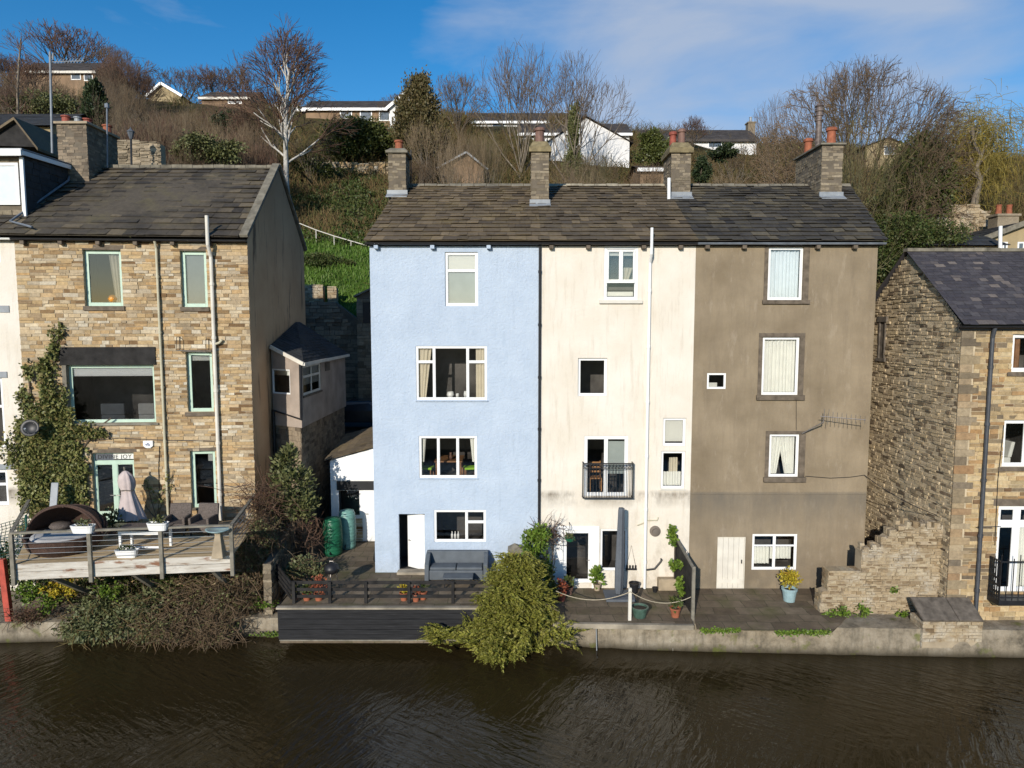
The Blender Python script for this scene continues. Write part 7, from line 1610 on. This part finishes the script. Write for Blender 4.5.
# ================================================================== PLANTS ROUND THE HOUSES
def plant(name, label, root, blobs, leaf, size, asp=1.5, clump=14, cat='shrub', up=0, droop=0, shell=.3, stems=5, sm='bark_dark', sr=.02, twigs=0, tm='twig', tl=.8):
    o = thing(name, root, label, cat); root = Vector(root); V, F = [], []
    for c, r, n in blobs: leaves(V, F, c, r, n, size, asp, clump=clump, up=up, droop=droop, shell=shell)
    if V: np_mesh('foliage', [tuple(v-root) for v in V], F, M[leaf], o)
    m = MB()
    for k in range(stems):
        c, r, _ = blobs[k % len(blobs)]; c = Vector(c); r = Vector(r) if not isinstance(r, (int, float)) else Vector((r, r, r)); e = c+Vector((rnd.uniform(-.6, .6)*r.x, rnd.uniform(-.6, .6)*r.y, rnd.uniform(-.2, .8)*r.z)); s = root+Vector((rnd.gauss(0, .08), rnd.gauss(0, .08), 0)); m.tube([s, s.lerp(e, .5)+Vector((rnd.gauss(0, .1), rnd.gauss(0, .1), .1)), e], [sr, sr*.8, sr*.3], 5)
    if stems: m.build('stem', M[sm], o)
    if twigs:
        Ls, Rs = [], []
        for _ in range(twigs):
            c, r, _n = rnd.choice(blobs); c = Vector(c); r = Vector(r) if not isinstance(r, (int, float)) else Vector((r, r, r)); b = c+Vector((rnd.gauss(0, .55)*r.x, rnd.gauss(0, .5)*r.y, rnd.gauss(0, .55)*r.z)); d = Vector((rnd.gauss(0, 1), rnd.gauss(0, 1)-.2, rnd.gauss(0, .8)+up-droop)).normalized()*tl*rnd.uniform(.4, 1.2); j = Vector((rnd.gauss(0, .12), rnd.gauss(0, .12), rnd.gauss(0, .12)))*tl
            Ls.append([b, b+d*.35+j*.5, b+d*.7+j, b+d+j*.4]); Rs.append([.012, .010, .008, .004])
        V, F = np_tubes([[tuple(p-root) for p in l] for l in Ls], Rs, 3); np_mesh('twigs', V, F, M[tm], o)
    return o
def A(px, py, Y): return at_Y(px, py, Y)
def wblob(W, px, py, rx_, ry_, n, d=.14):
    u, z = W.px(px, py); k = 24.5/FPX; return (W.pt(u, z, d), Vector((rx_*k, .16, ry_*k)), n)
# ivy up the left house
iv = thing('ivy', WL.pt(.9, DZ, .1), 'thick mottled ivy climbing the left end of the buff stone house', 'climbing plant')
B = [wblob(WL, *b) for b in ((48, 395, 9, 30, 420), (40, 440, 24, 34, 1900), (56, 420, 20, 34, 1500), (66, 470, 22, 36, 1900), (34, 480, 22, 40, 1800), (52, 515, 30, 30, 1600), (55, 350, 6, 22, 150), (62, 330, 4, 8, 40), (85, 430, 18, 10, 350), (100, 432, 10, 5, 90), (30, 370, 6, 10, 70), (24, 400, 7, 14, 130), (82, 480, 8, 24, 420), (78, 505, 12, 14, 450), (45, 372, 8, 16, 190), (14, 450, 10, 18, 160))]
V, F = [], []
for c, r, n in B: leaves(V, F, c, r, int(n*2.2), .09, 1.2, clump=26, shell=.1, droop=.2)
off = ORG[iv.name]; np_mesh('foliage', [tuple(v-off) for v in V], F, M['ivy'], iv)
m = MB()
for px0, pts in ((60, ((60, 540), (56, 450), (50, 390), (62, 322))), (40, ((45, 540), (38, 460), (30, 380))), (70, ((70, 540), (68, 470), (98, 428), (112, 418)))): m.tube([WL.pt(*WL.px(*p), .05) for p in pts], .03, 5)
m.build('stem', M['bark_dark'], iv)
# trained bare climbers by the french door
tc_ = thing('wall_climber', WL.pt(WL.px(160, 520)[0], DZ, .1), 'nearly bare climber trained on the stone wall between door and drainpipe', 'climbing plant')
m = MB()
for pts in (((158, 520), (152, 500), (147, 480)), ((158, 520), (160, 498), (172, 478)), ((158, 520), (162, 505), (170, 494), (174, 470)), ((158, 520), (148, 508), (142, 490))): m.tube([WL.pt(*WL.px(*p), .06) for p in pts], .012, 4)
m.build('stem', M['bark_dark'], tc_); V, F = [], []
for c, r, n in [wblob(WL, *b) for b in ((160, 500, 9, 14, 60), (150, 485, 6, 12, 30), (170, 482, 5, 12, 30))]: leaves(V, F, c, r, n, .07, 1.3, shell=.1)
np_mesh('foliage', [tuple(v-ORG[tc_.name]) for v in V], F, M['ivy'], tc_)
for (t_, p_, lab) in ((tr1, tp1, 0), (tr2, tp2, 1), (tr3, tp3, 2)):
    foliage('plants', ('sage', 'shrubg', 'bramble')[lab], t_, [((p_.x, p_.y, p_.z+.3), Vector((.28, .12, .12)), 110)], size=.05, up=.4, shell=.1)
potted(at_Z(102, 541, DZ)+Vector((0, .6, 0)), .16, .26, 'pot_brown', 'brown pot with a leafy shrub left of the mint french doors', leaf=1, lm='shrubg', ln=260, lr=Vector((.3, .25, .42)), ls=.07)
# bank below the deck
plant('trailing_shrub', 'grey green trailing shrub hanging over the quay below the deck, left half', A(105, 610, 21.9), [(A(75, 628, 21.3), Vector((.55, .3, .4)), 900), (A(105, 610, 21.5), Vector((.9, .45, .6)), 2200), (A(95, 630, 21.1), Vector((.9, .3, .42)), 1800), (A(130, 622, 21.2), Vector((.7, .35, .6)), 1700), (A(150, 605, 21.5), Vector((.6, .4, .5)), 1000), (A(155, 630, 21.1), Vector((.5, .3, .35)), 800)], 'sage', .065, clump=40, droop=.3, cat='shrub', twigs=700, tm='scrub', tl=.5)
plant('bare_shrub', 'dark brown twiggy shrub spilling into the canal below the right half of the deck', A(200, 605, 21.8), [(A(190, 600, 21.6), Vector((1.1, .5, .7)), 900), (A(225, 600, 21.7), Vector((.8, .5, .75)), 500), (A(170, 628, 21.1), Vector((1.0, .4, .5)), 900), (A(215, 632, 21.1), Vector((.7, .35, .45)), 500)], 'shrubg', .055, clump=40, twigs=2400, tm='twig', tl=.55, cat='shrub')
plant('yellow_shrub', 'yellowing shrub in the dark under the left end of the deck', A(80, 595, 22.0), [(A(66, 572, 22.0), Vector((.3, .3, .3)), 200), (A(62, 592, 21.7), Vector((.4, .25, .22)), 260), (A(52, 588, 21.8), Vector((.3, .25, .22)), 170)], 'yellow', .065, clump=12)
plant('green_shrub', 'bright green low shrub beside the red post on the quay', A(35, 600, 21.9), [(A(32, 592, 21.7), Vector((.4, .3, .35)), 520), (A(50, 602, 21.6), Vector((.4, .3, .25)), 360), (A(112, 590, 21.7), Vector((.35, .3, .3)), 360)], 'climb', .06, clump=14)
plant('brown_shrub', 'low reddish brown shrub at the water end of the quay under the red post', A(35, 618, 21.5), [(A(30, 615, 21.5), Vector((.6, .3, .22)), 200)], 'ivytree', .05, twigs=300, tm='twig_purple', tl=.35)
plant('dark_shrub', 'deep green shrub filling the shade under the deck', A(130, 585, 22.6), [(A(60, 590, 22.8), Vector((1.2, .5, .7)), 1300), (A(120, 585, 22.8), Vector((1.3, .5, .8)), 1500), (A(180, 585, 22.9), Vector((1.2, .5, .8)), 1300)], 'bramble', .075, clump=40)
plant('tangled_shrub', 'tangled brown and olive shrub at the right corner of the deck', A(255, 590, 22.6), [(A(250, 560, 22.8), Vector((.55, .5, 1.0)), 700), (A(262, 540, 23.2), Vector((.6, .5, .9)), 700), (A(248, 596, 22.2), Vector((.5, .4, .5)), 500)], 'shrubg', .06, clump=30, twigs=900, tm='twig', tl=.8)
plant('rose_bush', 'thorny bare rose stems in front of the shaded gable corner', A(258, 540, 24.0), [(A(262, 505, 24.0), Vector((.7, .4, .7)), 60)], 'ivytree', .06, twigs=260, tm='twig_purple', tl=1.1, up=.3)
plant('dark_shrub', 'dark hedge behind the green netting at the left edge', A(5, 600, 22.4), [(A(2, 570, 22.4), Vector((.9, .4, .9)), 1500), (A(-20, 560, 22.4), Vector((.9, .4, .9)), 900)], 'bramble', .075, clump=30)
plant('weeds', 'bright green weeds on the quay beside the cladding corner', A(262, 610, 21.8), [(A(262, 604, 21.9), Vector((.5, .25, .16)), 330), (A(270, 634, 21.3), Vector((.5, .1, .07)), 160)], 'climb', .05, clump=12, cat='weeds', stems=0)
# left garden wall of the blue terrace
gw = thing('stone_wall', (-7.9, 23.2, .7), 'dark garden wall between the tangled shrub and the blue house terrace', 'wall')
Wg = Wall((-7.95, 21.9), (-8.5, 26.0)); m = MB(); m.wbox(Wg, 0, Wg.L, .5, 2.35, -.25, -.02); m.build('core', M['mortar_dark'], gw); m = MB(); stones(m, Wg, 0, Wg.L, .5, 2.4, h=(.1, .2), wd=(.2, .5), prot=(0, .05)); We = Wall((-8.2, 21.88), (-7.93, 21.88)); stones(m, We, 0, We.L, .5, 2.4, h=(.1, .2), wd=(.12, .3)); m.build('stonework', M['chim'], gw)
# shrubs on the blue terrace
plant('tall_shrub', 'tall olive green shrub against the shaded gable, left of the water butts', A(292, 545, 24.6), [(A(292, 485, 24.6), Vector((.75, .6, .95)), 1500), (A(286, 460, 24.6), Vector((.4, .4, .55)), 500), (A(300, 505, 24.5), Vector((.6, .5, .6)), 800), (A(280, 510, 24.5), Vector((.5, .4, .6)), 500)], 'shrubg', .085, asp=2.0, clump=44, up=.7, sr=.035, cat='shrub')
plant('bare_shrub', 'thin red stemmed bare shrub between the tall shrub and the water butts', A(308, 560, 24.4), [(A(308, 535, 24.4), Vector((.4, .35, .5)), 10)], 'redleaf', .04, twigs=130, tm='twig_purple', tl=.7, up=.6, sr=.015)
plant('low_shrub', 'rounded grey olive shrub in the corner behind the black fence', A(309, 585, 23.0), [(A(309, 566, 23.0), Vector((.6, .45, .4)), 1000), (A(290, 573, 22.8), Vector((.35, .3, .25)), 350)], 'sage', .06, clump=30, up=.3, twigs=150, tl=.4)
# big golden conifer leaning over the canal
cr = Vector((at_Y(522, 600, 21.4).x, 21.35, .66))
con = thing('conifer', cr, 'broad golden green conifer leaning out over the canal between blue and cream terraces', 'conifer')
V, F = [], []
def spray(b, d, L_, n, w):
    """one flat feathery frond"""
    d = d.normalized(); s = d.cross(Vector((rnd.gauss(0, .3), rnd.gauss(0, .3), 1))).normalized(); dr = Vector((0, 0, -.03))
    for i in range(n):
        t = (i+.5)/n; sg = 1 if i % 2 else -1; p = b+d*L_*t+dr*L_*t*t*.6; l = w*(1.15-t)*rnd.uniform(.7, 1.2); a = (d*.9+s*sg*.75+Vector((rnd.gauss(0, .15), rnd.gauss(0, .15), rnd.gauss(0, .15)))).normalized(); q_ = a.cross(s).normalized()*.0; e = a.cross(Vector((rnd.gauss(0, 1), rnd.gauss(0, 1), rnd.gauss(0, 1)))).normalized()*l*.24
        k = len(V); V.extend([p, p+a*l*.5+e, p+a*l, p+a*l*.5-e]); F.append((k, k+1, k+2, k+3))
# silhouette: half widths by height, in pixels of the photo
SIL = [(556, 506, 530), (566, 498, 538), (578, 489, 543), (590, 482, 547), (600, 478, 549), (615, 474, 552), (630, 474, 556), (642, 480, 552), (652, 484, 545), (664, 488, 520)]
def cpos(f, py, k):
    i = max(j for j in range(len(SIL)-1) if SIL[j][0] <= py); t = (py-SIL[i][0])/(SIL[i+1][0]-SIL[i][0]); l, r = SIL[i][1]*(1-t)+SIL[i+1][1]*t, SIL[i][2]*(1-t)+SIL[i+1][2]*t; px = l+(r-l)*f
    Yc = 21.3-(.5+1.0*(py-560)/100)*(.45+.55*math.sqrt(max(0, 1-(2*f-1)**2)))*k; px -= max(0, py-600)*.12; Yc = min(Yc, 20.36) if px < 508 and py > 590 else Yc
    return at_Y(px, py, Yc)
for k in range(115):
    py = 557+106*rnd.random()**.9; f = rnd.uniform(-.05, 1.03); c0 = cpos(f, py, rnd.uniform(.75, 1.25)); ax = Vector((cr.x-.4, 21.35, min(c0.z+.1, 2.9))); d0 = c0-ax; d0.z *= .4; d0 = d0.normalized()+Vector((rnd.gauss(-.25, .4), rnd.gauss(-.1, .3), rnd.gauss(.2, .35)))
    for j in range(17):
        d = d0.normalized()+Vector((rnd.gauss(0, .28), rnd.gauss(0, .28), rnd.gauss(0, .22))); spray(c0-d0.normalized()*rnd.uniform(.1, .45)+Vector((rnd.gauss(0, .1), rnd.gauss(0, .08), rnd.gauss(0, .08))), d, rnd.uniform(.35, .62), 26, rnd.uniform(.09, .14))
for _ in range(420): c0 = cpos(rnd.uniform(.08, .92), 558+104*rnd.random(), rnd.uniform(.35, .75)); spray(c0, Vector((rnd.gauss(0, .6), -.6, rnd.gauss(.1, .4))), .5, 22, .14)
for (px, py) in [(rnd.uniform(432, 480), 0) for _ in range(130)]:      # low branch to the left
    py = 638-(480-px)*.12+rnd.gauss(0, 5); c0 = at_Y(px, py, 20.3+rnd.gauss(0, .15)); spray(c0, Vector((-1, rnd.gauss(-.2, .4), rnd.gauss(.1, .3))), rnd.uniform(.35, .6), 22, .15)
for _ in range(45): c0 = at_Y(rnd.gauss(556, 8), 632+rnd.gauss(0, 5), 20.4+rnd.gauss(0, .15)); spray(c0, Vector((rnd.gauss(.6, .5), rnd.gauss(-.3, .4), rnd.gauss(0, .3))), .55, 22, .16)
np_mesh('foliage', [tuple(v-cr) for v in V], F, M['conif'], con)
m = MB(); m.tube([cr-Vector((0, 0, .4)), cr+Vector((-.1, -.3, 1.0)), cr+Vector((-.1, -.35, 2.3))], [.16, .12, .04], 8)
for (px, py) in ((440, 633), (470, 600), (550, 640), (560, 612), (500, 655), (520, 580), (480, 640)): e = at_Y(px, py, 20.6); m.tube([cr+Vector((0, -.1, .6)), (cr+Vector((0, 0, .8))).lerp(e, .55)+Vector((0, 0, .1)), e], [.07, .05, .015], 5)
m.build('trunk', M['bark_dark'], con)
plant('climbing_shrub', 'bright green leafy climber above the conifer beside the black downpipe', A(535, 590, 22.6), [(A(533, 545, 22.5), Vector((.4, .35, .5)), 1000), (A(538, 534, 22.6), Vector((.38, .3, .3)), 600), (A(530, 562, 22.3), Vector((.34, .3, .3)), 500), (A(545, 568, 22.4), Vector((.26, .3, .5)), 380)], 'climb', .075, clump=34, twigs=80, tl=.5, sr=.04, sm='bark')
plant('bare_vine', 'brown bare vine arching from the green climber over the cream wall', A(548, 590, 22.9), [(A(549, 535, 23.2), Vector((.45, .2, .35)), 60)], 'ivytree', .05, twigs=110, tm='twig_purple', tl=.7)
plant('overgrown_wall_plant', 'dark shrub in shade between conifer and the glazed door pots', A(552, 600, 22.2), [(A(550, 590, 22.1), Vector((.28, .35, .7)), 420)], 'bramble', .065, clump=20)
# weeds along the ruined wall and the quay
WEED = ((843, 613, .3, .2, 'tall weed tuft at the left foot of the ruined wall, nearer the middle'), (832, 617, .25, .12, 'low weed tuft at the very left end of the ruined wall'), (862, 612, .24, .2, 'bushy weed tuft in the middle of the ruined wall foot'), (904, 616, .2, .15, 'weed tuft beside the stone bunker'))
for px, py, r, h, lab in WEED: plant('weed_tuft', lab, A(px, py+4, 21.2), [(A(px, py, 21.22), Vector((r, .14, h)), 200)], 'climb', .055, clump=10, up=.5, cat='weed', stems=2, sr=.006)
plant('weed_tuft', 'small weed growing high in the face of the ruined wall', A(894, 591, 21.35), [(A(894, 590, 21.36), Vector((.12, .08, .1)), 60)], 'climb', .05, clump=0, up=.3, cat='weed', stems=2, sr=.006)
V, F = [], []
for px0, px1, py, Y_, n in ((700, 740, 631, 0, 260), (775, 830, 633, 0, 420)):
    for _ in range(n): p = at_Z(rnd.uniform(px0, px1), py+rnd.gauss(0, 1), .9); leaves(V, F, p, Vector((.05, .05, .03)), 2, .05, 1.2, up=.6)
tag(np_mesh('moss', V, F, M['climb']), kind='stuff')
